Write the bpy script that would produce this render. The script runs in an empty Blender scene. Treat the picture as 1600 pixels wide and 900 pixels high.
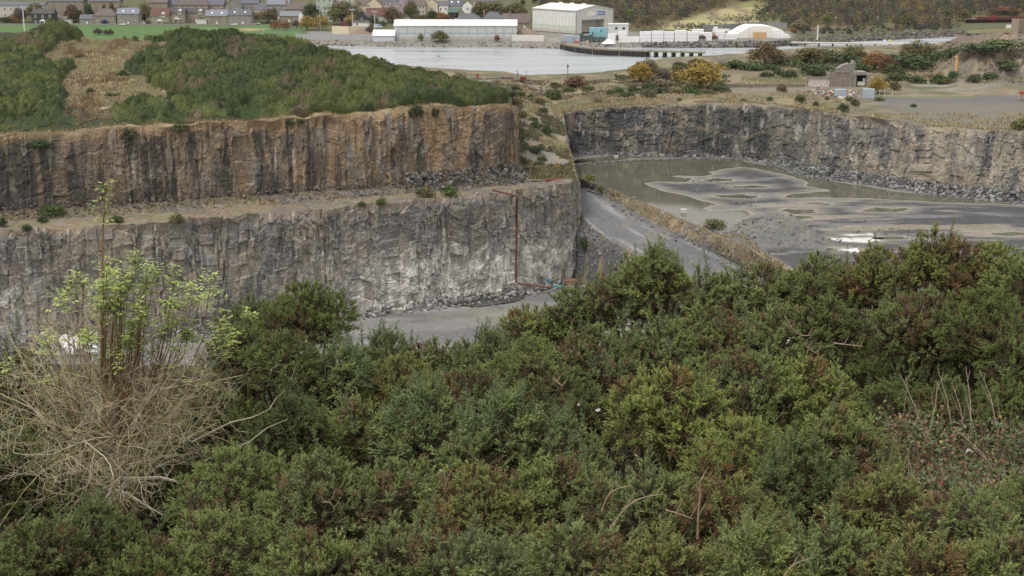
import bpy, math, random
import numpy as np
from mathutils import Vector
from mathutils.geometry import tessellate_polygon
R = math.radians
rng = np.random.default_rng(7)
random.seed(7)
sc = bpy.context.scene
col = sc.collection

# ------------------------------------------------------------------ camera, sky, sun, exposure
F = 2198.0; CZ = 55.0; PITCH = R(14.05)          # photo is 1600 x 900
cam = bpy.data.cameras.new('camera'); co = bpy.data.objects.new('camera', cam); col.objects.link(co)
cam.sensor_width = 36; cam.lens = 36 * F / 1600; cam.clip_start = .2; cam.clip_end = 8000
co.location = (0, 0, CZ); co.rotation_euler = (R(90) - PITCH, 0, 0)
sc.camera = co
SUN_EL, SUN_AZ = 60, 232                          # high diffuse sun, behind the camera and a little left
w = bpy.data.worlds.new('World'); sc.world = w; w.use_nodes = True
nt = w.node_tree; bg = nt.nodes['Background']
sky = nt.nodes.new('ShaderNodeTexSky'); sky.sky_type = 'NISHITA'; sky.sun_disc = False
sky.sun_elevation = R(SUN_EL); sky.sun_rotation = R(SUN_AZ); sky.air_density = 1.0; sky.dust_density = 3.0
hs = nt.nodes.new('ShaderNodeHueSaturation'); hs.inputs['Saturation'].default_value = .25
mx = nt.nodes.new('ShaderNodeMixRGB'); mx.inputs[0].default_value = .6; mx.inputs[2].default_value = (8.9, 8.5, 8.0, 1)  # cloud layer
nt.links.new(sky.outputs[0], hs.inputs['Color']); nt.links.new(hs.outputs[0], mx.inputs[1])
# an overcast sky is about three times brighter overhead than at the horizon
tcw = nt.nodes.new('ShaderNodeTexCoord'); sx = nt.nodes.new('ShaderNodeSeparateXYZ'); mrw = nt.nodes.new('ShaderNodeMapRange'); vmw = nt.nodes.new('ShaderNodeVectorMath'); vmw.operation = 'SCALE'
mrw.inputs[3].default_value = .58; mrw.inputs[4].default_value = 1.5
nt.links.new(tcw.outputs['Generated'], sx.inputs[0]); nt.links.new(sx.outputs['Z'], mrw.inputs[0]); nt.links.new(mx.outputs[0], vmw.inputs[0]); nt.links.new(mrw.outputs[0], vmw.inputs['Scale'])
nt.links.new(vmw.outputs[0], bg.inputs[0]); bg.inputs[1].default_value = .1
sun = bpy.data.lights.new('sun', 'SUN'); so = bpy.data.objects.new('sun', sun); col.objects.link(so)
sun.energy = 1.5; sun.angle = R(16); sun.color = (1, .96, .9)
so.rotation_euler = (R(90 - SUN_EL), 0, R(180 - SUN_AZ) + R(0))
sc.view_settings.view_transform = 'Standard'; sc.view_settings.look = 'None'
sc.view_settings.exposure = 0.55; sc.view_settings.gamma = 1; sc.view_settings.use_curve_mapping = False
sc.render.engine = 'CYCLES'
sc.cycles.max_bounces = 6; sc.cycles.diffuse_bounces = 3; sc.cycles.transparent_max_bounces = 4
sc.cycles.use_denoising = True

# ------------------------------------------------------------------ pixel -> world
def ray(px, py):
    a = (px - 800) / F; b = (450 - py) / F
    return (a, math.cos(PITCH) + b * math.sin(PITCH), -math.sin(PITCH) + b * math.cos(PITCH))
def atz(px, py, z):
    r = ray(px, py); t = (z - CZ) / r[2]; return (r[0] * t, r[1] * t, z)
def aty(px, py, y):
    r = ray(px, py); t = y / r[1]; return (r[0] * t, y, CZ + r[2] * t)
def topix(x, y, z):
    f = y * math.cos(PITCH) - (z - CZ) * math.sin(PITCH); u = y * math.sin(PITCH) + (z - CZ) * math.cos(PITCH)
    return 800 + F * x / f, 450 - F * u / f

# ------------------------------------------------------------------ noise
def hsh(i, j, s=0):
    i = np.asarray(i).astype(np.int64); j = np.asarray(j).astype(np.int64)
    n = (i * 374761393 + j * 668265263 + s * 1442695041) & 0xffffffff
    n = ((n ^ (n >> 13)) * 1274126177) & 0xffffffff
    n = ((n ^ (n >> 16)) * 2246822519) & 0xffffffff
    return ((n ^ (n >> 15)) & 0xffffff) / float(0xffffff)
def vn(x, y, s=0):
    x = np.asarray(x, float); y = np.asarray(y, float)
    i = np.floor(x); j = np.floor(y); f = x - i; g = y - j
    f = f * f * (3 - 2 * f); g = g * g * (3 - 2 * g)
    return (hsh(i, j, s) * (1 - f) + hsh(i + 1, j, s) * f) * (1 - g) + (hsh(i, j + 1, s) * (1 - f) + hsh(i + 1, j + 1, s) * f) * g
def fbm(x, y, o=4, s=0):
    t = 0; a = .5; n = 0
    for k in range(o):
        t = t + a * vn(x * 2 ** k + 17.3 * k, y * 2 ** k - 9.1 * k, s + k); n += a; a *= .5
    return t / n
def sstep(a, b, x):
    t = np.clip((np.asarray(x, float) - a) / (b - a), 0, 1); return t * t * (3 - 2 * t)
def mixc(c, d, t):
    t = np.clip(np.asarray(t, float), 0, 1)[..., None]; return c * (1 - t) + np.asarray(d, float) * t
def inpoly(px, py, poly):
    px = np.asarray(px, float); py = np.asarray(py, float); r = np.zeros(px.shape, bool); n = len(poly)
    for i in range(n):
        x1, y1 = poly[i][:2]; x2, y2 = poly[(i + 1) % n][:2]
        if y1 == y2: continue
        c = ((y1 > py) != (y2 > py)) & (px < (x2 - x1) * (py - y1) / (y2 - y1) + x1); r ^= c
    return r
def polydist(px, py, poly):
    d = np.full(np.shape(px), 1e9); n = len(poly)
    for i in range(n):
        x1, y1 = poly[i][:2]; x2, y2 = poly[(i + 1) % n][:2]; dx = x2 - x1; dy = y2 - y1
        t = np.clip(((px - x1) * dx + (py - y1) * dy) / (dx * dx + dy * dy + 1e-9), 0, 1)
        d = np.minimum(d, np.hypot(px - x1 - t * dx, py - y1 - t * dy))
    return d
def resample(P, n):
    P = np.asarray(P, float); d = np.r_[0, np.cumsum(np.linalg.norm(np.diff(P, axis=0), axis=1))]
    t = np.linspace(0, d[-1], n); return np.stack([np.interp(t, d, P[:, k]) for k in range(P.shape[1])], 1)
def smoothline(P, n, it=3):
    P = np.asarray(P, float)
    for _ in range(it):
        Q = np.empty((2 * len(P), P.shape[1])); Q[0] = P[0]; Q[-1] = P[-1]
        Q[1:-1:2] = P[:-1] * .75 + P[1:] * .25; Q[2:-1:2] = P[:-1] * .25 + P[1:] * .75; P = Q
    return resample(P, n)

# ------------------------------------------------------------------ materials
MATS = {}
def principled(name):
    m = bpy.data.materials.new(name); m.use_nodes = True
    return m, m.node_tree, m.node_tree.nodes['Principled BSDF']
def vmat(name, rough=.95, scale=3., amt=.35, bump=.3, spec=.2, dist=.1, objcol=False, detail=6):
    m, t, b = principled(name)
    at = t.nodes.new('ShaderNodeAttribute'); at.attribute_name = 'Col'
    c = at.outputs['Color']
    if objcol:
        oi = t.nodes.new('ShaderNodeObjectInfo'); mu = t.nodes.new('ShaderNodeMixRGB'); mu.blend_type = 'MULTIPLY'; mu.inputs[0].default_value = 1
        t.links.new(c, mu.inputs[1]); t.links.new(oi.outputs['Color'], mu.inputs[2]); c = mu.outputs[0]
    if amt > 0:
        tc = t.nodes.new('ShaderNodeTexCoord'); nz = t.nodes.new('ShaderNodeTexNoise'); nz.inputs['Scale'].default_value = scale
        nz.inputs['Detail'].default_value = detail; nz.inputs['Roughness'].default_value = .65
        t.links.new(tc.outputs['Object'], nz.inputs['Vector'])
        mr = t.nodes.new('ShaderNodeMapRange'); mr.inputs[1].default_value = .25; mr.inputs[2].default_value = .75
        mr.inputs[3].default_value = 1 - amt; mr.inputs[4].default_value = 1 + amt
        t.links.new(nz.outputs[0], mr.inputs[0])
        mu = t.nodes.new('ShaderNodeVectorMath'); mu.operation = 'SCALE'
        t.links.new(c, mu.inputs[0]); t.links.new(mr.outputs[0], mu.inputs['Scale']); c = mu.outputs[0]
        if bump > 0:
            bp = t.nodes.new('ShaderNodeBump'); bp.inputs['Strength'].default_value = bump; bp.inputs['Distance'].default_value = dist
            t.links.new(nz.outputs[0], bp.inputs['Height']); t.links.new(bp.outputs[0], b.inputs['Normal'])
    t.links.new(c, b.inputs['Base Color'])
    b.inputs['Roughness'].default_value = rough; b.inputs['Specular IOR Level'].default_value = spec
    MATS[name] = m; return m
def cmat(name, rgb, rough=.7, scale=2., amt=.15, spec=.3, metal=0.):
    if name in MATS: return MATS[name]
    m, t, b = principled(name)
    tc = t.nodes.new('ShaderNodeTexCoord'); nz = t.nodes.new('ShaderNodeTexNoise'); nz.inputs['Scale'].default_value = scale
    nz.inputs['Detail'].default_value = 5; t.links.new(tc.outputs['Object'], nz.inputs['Vector'])
    rp = t.nodes.new('ShaderNodeValToRGB')
    rp.color_ramp.elements[0].position = .3; rp.color_ramp.elements[1].position = .7
    rp.color_ramp.elements[0].color = (*[max(0, c * (1 - amt)) for c in rgb], 1); rp.color_ramp.elements[1].color = (*[min(1, c * (1 + amt)) for c in rgb], 1)
    t.links.new(nz.outputs[0], rp.inputs[0]); t.links.new(rp.outputs[0], b.inputs['Base Color'])
    b.inputs['Roughness'].default_value = rough; b.inputs['Specular IOR Level'].default_value = spec; b.inputs['Metallic'].default_value = metal
    MATS[name] = m; return m
def watermat(name, rgb, rough, scale, bump, dist=.05, aniso=1.):
    m, t, b = principled(name)
    tc = t.nodes.new('ShaderNodeTexCoord'); mp = t.nodes.new('ShaderNodeMapping'); mp.inputs['Scale'].default_value = (aniso, 1, 1)
    nz = t.nodes.new('ShaderNodeTexNoise'); nz.inputs['Scale'].default_value = scale; nz.inputs['Detail'].default_value = 5
    t.links.new(tc.outputs['Object'], mp.inputs[0]); t.links.new(mp.outputs[0], nz.inputs['Vector'])
    bp = t.nodes.new('ShaderNodeBump'); bp.inputs['Strength'].default_value = bump; bp.inputs['Distance'].default_value = dist
    t.links.new(nz.outputs[0], bp.inputs['Height']); t.links.new(bp.outputs[0], b.inputs['Normal'])
    b.inputs['Base Color'].default_value = (*rgb, 1); b.inputs['Roughness'].default_value = rough; b.inputs['IOR'].default_value = 1.33
    MATS[name] = m; return m
M_rock = vmat('rock', .9, 1.9, .30, .6, .25, .22, detail=9)
M_soil = vmat('soil', .95, 1.2, .28, .4, .15, .15)
M_land = vmat('land', .95, .25, .22, 0, .1)
M_leaf = vmat('leaf', .65, amt=0, spec=.25, objcol=True)
M_mass = vmat('foliage_mass', .7, amt=0, spec=.2)
M_straw = vmat('straw', .8, amt=0, spec=.2)
M_bark = vmat('bark', .85, 14, .3, .3, .2, .02, objcol=True)
M_stone = vmat('loose_stone', .9, 3, .25, .3, .2)

# ------------------------------------------------------------------ mesh building
def mesh(name, V, Fc, mat=None, C=None, smooth=False, k=None):
    """V (n,3); Fc (m,3|4) int array; C (n,3) per vertex colour"""
    V = np.asarray(V, np.float32); Fc = np.asarray(Fc, np.int32); k = Fc.shape[1]
    me = bpy.data.meshes.new(name); me.vertices.add(len(V)); me.vertices.foreach_set('co', V.ravel())
    me.loops.add(Fc.size); me.loops.foreach_set('vertex_index', Fc.ravel())
    me.polygons.add(len(Fc)); me.polygons.foreach_set('loop_start', np.arange(0, Fc.size, k, dtype=np.int32))
    me.polygons.foreach_set('loop_total', np.full(len(Fc), k, np.int32))
    if C is not None:
        a = me.color_attributes.new('Col', 'FLOAT_COLOR', 'POINT')
        a.data.foreach_set('color', np.c_[np.clip(C, 0, 1), np.ones(len(V))].astype(np.float32).ravel())
    me.update(calc_edges=True)
    me.polygons.foreach_set('use_smooth', np.full(len(Fc), smooth, bool))
    if mat: me.materials.append(mat)
    return me
def link(name, me, parent=None, loc=(0, 0, 0), rz=0., sc_=1.):
    o = bpy.data.objects.new(name, me); col.objects.link(o); o.parent = parent; o.location = loc
    o.rotation_euler = (0, 0, rz); o.scale = (sc_,) * 3 if not hasattr(sc_, '__len__') else sc_
    return o
def tag(o, label=None, cat=None, group=None, kind=None):
    if label: o['label'] = label
    if cat: o['category'] = cat
    if group: o['group'] = group
    if kind: o['kind'] = kind
    return o
def empty(name, loc=(0, 0, 0), rz=0., label=None, cat=None, group=None):
    o = link(name, None, None, loc, rz); o.empty_display_size = .3; return tag(o, label, cat, group)
def gridfaces(n, m):
    i, j = np.meshgrid(np.arange(n - 1), np.arange(m - 1), indexing='ij')
    a = (i * m + j).ravel(); return np.stack([a, a + m, a + m + 1, a + 1], 1)
def structure(name, me): return tag(link(name, me), kind='structure')

class MB:
    """small pieces collected into one mesh"""
    def __init__(s): s.v = []; s.f = []; s.mi = []; s.mats = []; s.cur = 0
    def mat(s, m):
        if m not in s.mats: s.mats.append(m)
        s.cur = s.mats.index(m); return s
    def poly(s, pts, faces):
        b = len(s.v); s.v += [tuple(p) for p in pts]
        for f in faces: s.f.append([b + i for i in f]); s.mi.append(s.cur)
        return s
    def box(s, x0, x1, y0, y1, z0, z1):
        return s.poly([(x0, y0, z0), (x1, y0, z0), (x1, y1, z0), (x0, y1, z0), (x0, y0, z1), (x1, y0, z1), (x1, y1, z1), (x0, y1, z1)],
                      [(0, 3, 2, 1), (4, 5, 6, 7), (0, 1, 5, 4), (1, 2, 6, 5), (2, 3, 7, 6), (3, 0, 4, 7)])
    def tube(s, pts, r, n=6, r2=None):
        pts = [Vector(p) for p in pts]; r2 = r if r2 is None else r2; b = len(s.v); L = len(pts)
        for i, p in enumerate(pts):
            d = (pts[min(i + 1, L - 1)] - pts[max(i - 1, 0)]).normalized()
            a = d.orthogonal().normalized(); c = d.cross(a); rr = r + (r2 - r) * i / max(1, L - 1)
            s.v += [tuple(p + (a * math.cos(6.2832 * k / n) + c * math.sin(6.2832 * k / n)) * rr) for k in range(n)]
        for i in range(L - 1):
            for k in range(n):
                s.f.append([b + i * n + k, b + i * n + (k + 1) % n, b + (i + 1) * n + (k + 1) % n, b + (i + 1) * n + k]); s.mi.append(s.cur)
        s.f.append([b + k for k in range(n)][::-1]); s.f.append([b + (L - 1) * n + k for k in range(n)]); s.mi += [s.cur, s.cur]
        return s
    def me(s, name):
        m = bpy.data.meshes.new(name); m.from_pydata(s.v, [], s.f)
        for a in s.mats: m.materials.append(a)
        m.polygons.foreach_set('material_index', s.mi); m.update(); return m
    def build(s, name, mat=None, parent=None, loc=(0, 0, 0), rz=0.):
        if mat and not s.mats: s.mats = [mat]
        return link(name, s.me(name), parent, loc, rz)

def tubes(chains, n=4):
    """chains: list of (pts (k,3), radii (k,), rgb) -> V, F, C as one numpy mesh"""
    VV, FF, CC = [], [], []; b = 0
    for P, rad, c in chains:
        P = np.asarray(P, float); k = len(P); T = np.gradient(P, axis=0); T /= np.linalg.norm(T, axis=1)[:, None] + 1e-9
        ref = np.array([.31, .52, .79]); A = np.cross(T, ref); A /= np.linalg.norm(A, axis=1)[:, None] + 1e-9; B = np.cross(T, A)
        th = np.arange(n) * 2 * np.pi / n; rad = np.asarray(rad, float)
        ring = P[:, None] + (A[:, None] * np.cos(th)[None, :, None] + B[:, None] * np.sin(th)[None, :, None]) * rad[:, None, None]
        VV.append(ring.reshape(-1, 3)); i, j = np.meshgrid(np.arange(k - 1), np.arange(n), indexing='ij'); i = i.ravel(); j = j.ravel()
        FF.append(b + np.stack([i * n + j, i * n + (j + 1) % n, (i + 1) * n + (j + 1) % n, (i + 1) * n + j], 1))
        CC.append(np.tile(np.asarray(c, float), (k * n, 1))); b += k * n
    return np.concatenate(VV), np.concatenate(FF), np.concatenate(CC)

def unit(a): return a / (np.linalg.norm(a, axis=-1, keepdims=True) + 1e-9)
def cards(P, N, size, C, asp=.6, tilt=.8, g=rng):
    """one small leaf-like quad per point, roughly facing N"""
    n = len(P); N = unit(N + tilt * g.normal(size=(n, 3))); A = unit(np.cross(N, g.normal(size=(n, 3)))); B = np.cross(N, A)
    size = np.broadcast_to(size, (n,))[:, None]
    a = A * size * .5; b = B * size * .5 * asp
    V = np.stack([P - a, P - b * 1.0, P + a, P + b], 1).reshape(-1, 3)
    Fc = np.arange(4 * n).reshape(-1, 4); return V, Fc, np.repeat(C, 4, 0)
def join(parts):
    V = []; Fs = []; C = []; b = 0
    for v, f, c in parts: V.append(v); Fs.append(f + b); C.append(c); b += len(v)
    return np.concatenate(V), np.concatenate(Fs), np.concatenate(C)
def rocks(P, size, C, g=rng, flat=.7):
    n = len(P); base = np.array([[x, y, z] for x in (-.5, .5) for y in (-.5, .5) for z in (-.5, .5)])
    V = base[None] * (.55 + .45 * g.random((n, 8, 1))) * (1 + .35 * g.normal(size=(n, 1, 3)))
    V = V * np.broadcast_to(size, (n,))[:, None, None]; V[..., 2] *= flat
    ax = g.random(n) * 6.28; c, s = np.cos(ax)[:, None], np.sin(ax)[:, None]; t = g.normal(size=(n, 1)) * .4
    x = V[..., 0] * c - V[..., 1] * s; y = V[..., 0] * s + V[..., 1] * c; z = V[..., 2] + x * t
    V = np.stack([x, y, z], -1) + P[:, None]
    f = np.array([[0, 1, 3, 2], [4, 6, 7, 5], [0, 4, 5, 1], [2, 3, 7, 6], [0, 2, 6, 4], [1, 5, 7, 3]])
    Fc = (np.arange(n)[:, None, None] * 8 + f[None]).reshape(-1, 4); return V.reshape(-1, 3), Fc, np.repeat(C, 8, 0)

# ================================================================== QUARRY
BENCH, LOW, PIT = -5.0, -30.5, -12.0
def cliff(name, foot, ztop, zfoot, colfn, lean=1.5, amp=.6, colw=(.7, 2.2), blk=(1.5, 5), res=.24, seed=1, below=1.5, big=1.4):
    """foot: (k,2) line of the foot seen left to right; a jointed face of offset columns and blocks"""
    foot = np.asarray(foot, float); k = len(foot); d = np.r_[0, np.cumsum(np.linalg.norm(np.diff(foot, axis=0), axis=1))]; L = d[-1]
    n = int(L / res); s = np.linspace(0, L, n); ln = smoothline(np.c_[foot, np.broadcast_to(ztop, (k,)), np.broadcast_to(zfoot, (k,))], n, 2)
    XY = ln[:, :2]; zt = ln[:, 2]; zf = ln[:, 3] - below
    T = np.gradient(XY, axis=0); T /= np.linalg.norm(T, axis=1)[:, None]; N = np.stack([T[:, 1], -T[:, 0]], 1)   # towards the viewer
    H = (zt - zf).max(); m = int(H / res); v = np.linspace(0, 1, m)
    S, Vv = np.meshgrid(s, v, indexing='ij'); Z = zf[:, None] + (zt - zf)[:, None] * v[None]
    zt = zt + (fbm(s * .25, s * 0, 4, seed + 9) - .5) * 1.6; Z = zf[:, None] + (zt - zf)[:, None] * v[None]
    g = np.random.default_rng(seed)
    ws = colw[0] * np.exp(g.normal(size=int(L / colw[0] * 3)) * .75 + .35).clip(.4, 9); ed = np.cumsum(ws); ed = ed[ed < L + 30]
    Sw = S + 2.2 * (fbm(S * .12, Z * .1, 3, seed + 30) - .5) + 1.1 * (fbm(S * .3, Z * .12, 3, seed) - .5) + .05 * Z * (vn(S * .05, Z * 0, seed + 3) - .5) * 2 + 3
    ci = np.searchsorted(ed, Sw); left = np.where(ci > 0, ed[np.clip(ci - 1, 0, len(ed) - 1)], 0); right = ed[np.clip(ci, 0, len(ed) - 1)]
    fr = np.clip((Sw - left) / np.maximum(right - left, .05), 0, 1)
    bh = blk[0] + (blk[1] - blk[0]) * hsh(ci, ci * 0, seed + 4); zz = Z / bh + 7 * hsh(ci, ci * 0 + 1, seed + 5) + .35 * (fr - .5) * (hsh(ci, ci * 0 + 2, seed) - .5) * 3
    bi = np.floor(zz); fz = zz - bi
    off = (hsh(ci, bi, seed + 6) - .5) * 2; tl = (hsh(ci, bi, seed + 7) - .5) * (fr - .5) * 1.4; tv = (hsh(ci, bi, seed + 8) - .5) * (fz - .5) * 1.2
    D = amp * (off * .6 + tl + tv * .8) + big * 2 * (fbm(S * .07, Z * .05, 3, seed + 11) - .5) + .22 * (fbm(S * 1.5, Z * 1.5, 3, seed + 12) - .5)
    crack = (1 - sstep(0, .16, np.minimum(fr, 1 - fr))) * hsh(ci, bi * 0, seed + 13) + .7 * (1 - sstep(0, .08, np.minimum(fz, 1 - fz))) * (hsh(ci, bi, seed + 14) > .5)
    D -= amp * .36 * crack * (.3 + 1.2 * vn(S * .2, Z * .15, seed + 21))
    a1 = S * .9 + Z * .25 + 1.5 * fbm(S * .4, Z * .4, 3, seed + 22); b1 = Z * .8 - S * .15 + 1.5 * fbm(S * .4 + 9, Z * .4, 3, seed + 23)     # shattered second joint set
    big_ = vn(S * .13, Z * .16, seed + 27) > .45; a1 = np.where(big_, a1 * .42, a1); b1 = np.where(big_, b1 * .36 + 500, b1); c2i = np.floor(a1); c2j = np.floor(b1); D += .55 * amp * (hsh(c2i, c2j, seed + 24) - .5 + (hsh(c2i, c2j, seed + 25) - .5) * (a1 - c2i - .5) * 1.6 + (hsh(c2i, c2j, seed + 26) - .5) * (b1 - c2j - .5) * 1.6)
    D = D * sstep(0, .1, 1 - Vv) ** .5
    ln_ = lean * Vv
    X = XY[:, 0][:, None] + N[:, 0][:, None] * (D - ln_); Y = XY[:, 1][:, None] + N[:, 1][:, None] * (D - ln_)
    tint = .86 + .2 * hsh(ci, bi, seed + 15) + .14 * hsh(c2i, c2j, seed + 17); warm = hsh(ci, bi, seed + 16) * .7 + .3 * hsh(c2i, c2j, seed + 18)
    C = colfn(S, Z, Vv, X, Y, tint, warm)
    V = np.stack([X, Y, Z], -1)
    structure(name, mesh(name, V.reshape(-1, 3), gridfaces(n, m)[:, [0, 1, 2, 3]], M_rock, C.reshape(-1, 3)))
    return V[:, -1], V[:, 0], N
def pixarr(X, Y, Z):
    f = Y * math.cos(PITCH) - (Z - CZ) * math.sin(PITCH); u = Y * math.sin(PITCH) + (Z - CZ) * math.cos(PITCH)
    return 800 + F * X / f, 450 - F * u / f
def A3(*c): return np.array(c, float)
def col_upper(S, Z, V, X, Y, tint, warm):
    c = np.zeros(S.shape + (3,)) + A3(.145, .126, .105)
    st = fbm(S * .55, Z * .045, 4, 31); blot = fbm(S * .09, Z * .1, 4, 32)
    och = sstep(-85, -35, X) * (1 - sstep(-8, 14, X) * .35)
    c = mixc(c, A3(.268, .196, .120), sstep(.38, .66, fbm(S * .35, Z * .13, 5, 33) + .12 * V) * (.3 + .6 * och))
    c = mixc(c, A3(.055, .052, .051), sstep(.46, .6, st + .18 * (blot - .5) - .12 * och + .13 * sstep(-85, -108, X)) * .88)
    c = mixc(c, A3(.40, .345, .27), sstep(.68, .76, fbm(S * 1.3, Z * .05, 4, 34)) * .7 * sstep(.25, .6, V))
    c = mixc(c, A3(.25, .185, .112), sstep(.84, .98, V + .18 * (fbm(S * .3, Z * .5, 3, 35) - .5)) * .85)
    c = mixc(c, A3(.21, .205, .195), sstep(.6, .7, fbm(S * .5, Z * .3, 4, 36)) * .5)
    return c * (tint * (.8 + .4 * vn(S * 4, Z * 4, 37)))[..., None] * mixc(np.ones(3) + np.zeros(S.shape + (3,)), A3(1.08, .98, .86), warm * .6)
def col_lower(S, Z, V, X, Y, tint, warm):
    c = np.zeros(S.shape + (3,)) + A3(.198, .193, .182)
    c = mixc(c, A3(.265, .23, .185), sstep(.42, .65, fbm(S * .3, Z * .2, 5, 41)) * .75)
    c = mixc(c, A3(.125, .122, .116), sstep(.55, .72, fbm(S * .4, Z * .22, 5, 42)) * .7)
    wz = sstep(-60, -20, X) * sstep(.75, .35, V) + .7 * sstep(-92, -112, X) * sstep(.8, .5, V)
    c = mixc(c, A3(.40, .395, .38), np.clip(wz, 0, 1) * (.4 + .45 * warm))
    c = mixc(c, A3(.58, .57, .54), sstep(.5, .68, .1 * (warm - .5) + fbm(S * .7, Z * .5, 5, 43) * .8 + .22 * wz - .03) * np.clip(.12 + wz, 0, 1) * .9)
    c = mixc(c, A3(.25, .2, .15), sstep(.93, .99, V) * .7)
    c = mixc(c, A3(.5, .49, .46), sstep(.75, .8, fbm(S * 1.6, Z * .2, 3, 44)) * .6)
    return c * (tint * (.75 + .5 * vn(S * 4, Z * 4, 45)))[..., None] * mixc(np.ones(3) + np.zeros(S.shape + (3,)), A3(1.05, .99, .92), warm * .5)
def col_right(S, Z, V, X, Y, tint, warm):
    c = np.zeros(S.shape + (3,)) + A3(.20, .185, .16)
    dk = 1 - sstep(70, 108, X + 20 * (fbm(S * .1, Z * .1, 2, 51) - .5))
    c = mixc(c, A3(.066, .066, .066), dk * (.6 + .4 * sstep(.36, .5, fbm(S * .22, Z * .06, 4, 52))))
    c = mixc(c, A3(.29, .255, .20), sstep(.48, .66, fbm(S * .25, Z * .12, 5, 53)) * (1 - .7 * dk) * .9)
    c = mixc(c, A3(.09, .09, .095), sstep(.56, .66, fbm(S * .35, Z * .09, 4, 54)) * .8)
    c = mixc(c, A3(.42, .40, .36), sstep(.63, .75, fbm(S * .9, Z * .35, 4, 55)) * .5)
    c = mixc(c, A3(.33, .25, .17), (1 - sstep(.0, .05, np.abs(fbm(S * .05, Z * .12, 3, 56) - .5))) * .35)
    c = mixc(c, A3(.25, .215, .15), sstep(.93, .99, V) * .7)
    return c * (tint * (.75 + .5 * vn(S * 3, Z * 3, 57)))[..., None]

# --- upper left face
up = [(-420, 315), (-160,), (0, 340), (400, 315), (600, 300), (700, 292), (770, 287), (806, 281)]
U = []
for p in up: U.append((-260., 245.) if p == (-420, 315) else ((-165., 285.) if len(p) == 1 else atz(p[0], p[1], BENCH)[:2]))
U += [(3.5, 357), (2., 372), (-4, 395)]
U = np.array(U)
utop = [(-1, 14.5)]
zt = np.array([16, 15, aty(0, 214, U[2, 1])[2], aty(400, 190, U[3, 1])[2], aty(600, 176, U[4, 1])[2], aty(700, 168, U[5, 1])[2], aty(770, 162, U[6, 1])[2], aty(806, 166, U[7, 1])[2], 12.5, 11., 7.])
U_top, U_foot, U_N = cliff('upper_cliff', U, zt, BENCH, col_upper, 1.6, .48, (.6, 2.2), (3, 9), .24, 11)
# --- lower left face
lw = [(0, 362), (200, 352), (400, 337), (600, 320), (770, 304), (860, 293), (908, 283)]
Lw = [(-260., 215.), (-165., 262.)] + [atz(*p, BENCH)[:2] for p in lw] + [(17.9, 353), (18.1, 360), (17.6, 376), (17., 392)]
Lw = np.array(Lw); Lw[2:, 1] -= .2
L_top, L_foot, L_N = cliff('lower_cliff', Lw, BENCH, np.array([LOW] * 9 + [-29, -27, -22, -16]), col_lower, 1.2, .62, (.55, 1.9), (1.6, 5.5), .22, 23, big=1.1)

def sheet(name, rows, colfn, mat=M_soil, nu=300, nv=60, nz=(0, 1, 1), ease=None, smooth=True, zf=None, curve=0):
    """loft through the given rows of 3D points"""
    rows = [resample(r, nu) if not (isinstance(r, np.ndarray) and len(r) == nu) else r for r in rows]; A = np.stack(rows, 0)
    t = np.linspace(0, len(rows) - 1, nv); i = np.clip(np.floor(t).astype(int), 0, len(rows) - 2); f = (t - i)[:, None, None]
    if ease: f = f * f * (3 - 2 * f) * ease + f * (1 - ease)
    P = A[i] * (1 - f) + A[i + 1] * f
    for _ in range(curve): P[1:-1] = (P[:-2] + 2 * P[1:-1] + P[2:]) / 4
    ed = (np.minimum(np.arange(nv), np.arange(nv)[::-1]) > 0)[:, None]
    if zf: P[..., 2] += zf(P[..., 0], P[..., 1], P[..., 2]) * ed
    if nz[0]: P[..., 2] += nz[0] * (fbm(P[..., 0] * nz[1], P[..., 1] * nz[1], 5, int(nz[2])) - .5) * ed
    C = colfn(P[..., 0], P[..., 1], P[..., 2])
    structure(name, mesh(name, P.reshape(-1, 3), gridfaces(nv, nu)[:, [3, 2, 1, 0]][:, ::-1], mat, C.reshape(-1, 3), smooth))
    return P
# --- bench between them
def col_bench(x, y, z):
    c = np.zeros(x.shape + (3,)) + A3(.135, .12, .10)
    c = mixc(c, A3(.19, .145, .095), sstep(.45, .62, fbm(x * .12, y * .25, 4, 61)) * .9)
    c = mixc(c, A3(.16, .155, .075), sstep(.55, .68, fbm(x * .2, y * .3, 4, 62)) * .7 * sstep(5, -30, x))
    c = mixc(c, A3(.2, .185, .165), sstep(.55, .72, fbm(x * .5, y * .7, 5, 63)) * .6)
    return c
n_ = 420
ut = resample(U_foot[:, :3], n_).copy(); keep = U_foot.copy()
iu = np.argmax(U_foot[:, 0] > 2.2) if (U_foot[:, 0] > 2.2).any() else len(U_foot) - 1
inner = U_foot[:iu + 1].copy(); inner[:, 2] = BENCH + 1.6; inner[:, 1] += 1.5
il = np.argmax(L_top[:, 1] > 358); outer = L_top[:il + 1]
mid = resample(inner, n_) * .62 + resample(outer, n_) * .38; mid[:, 2] = BENCH + .25
def zb(x, y, z): return .5 * (fbm(x * .3, y * .3, 4, 64) - .5)
BEN = sheet('bench_ground', [resample(outer, n_), resample(outer, n_) * .97 + mid * .03, mid, resample(inner, n_)], col_bench, nu=n_, nv=46, zf=zb)
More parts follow.
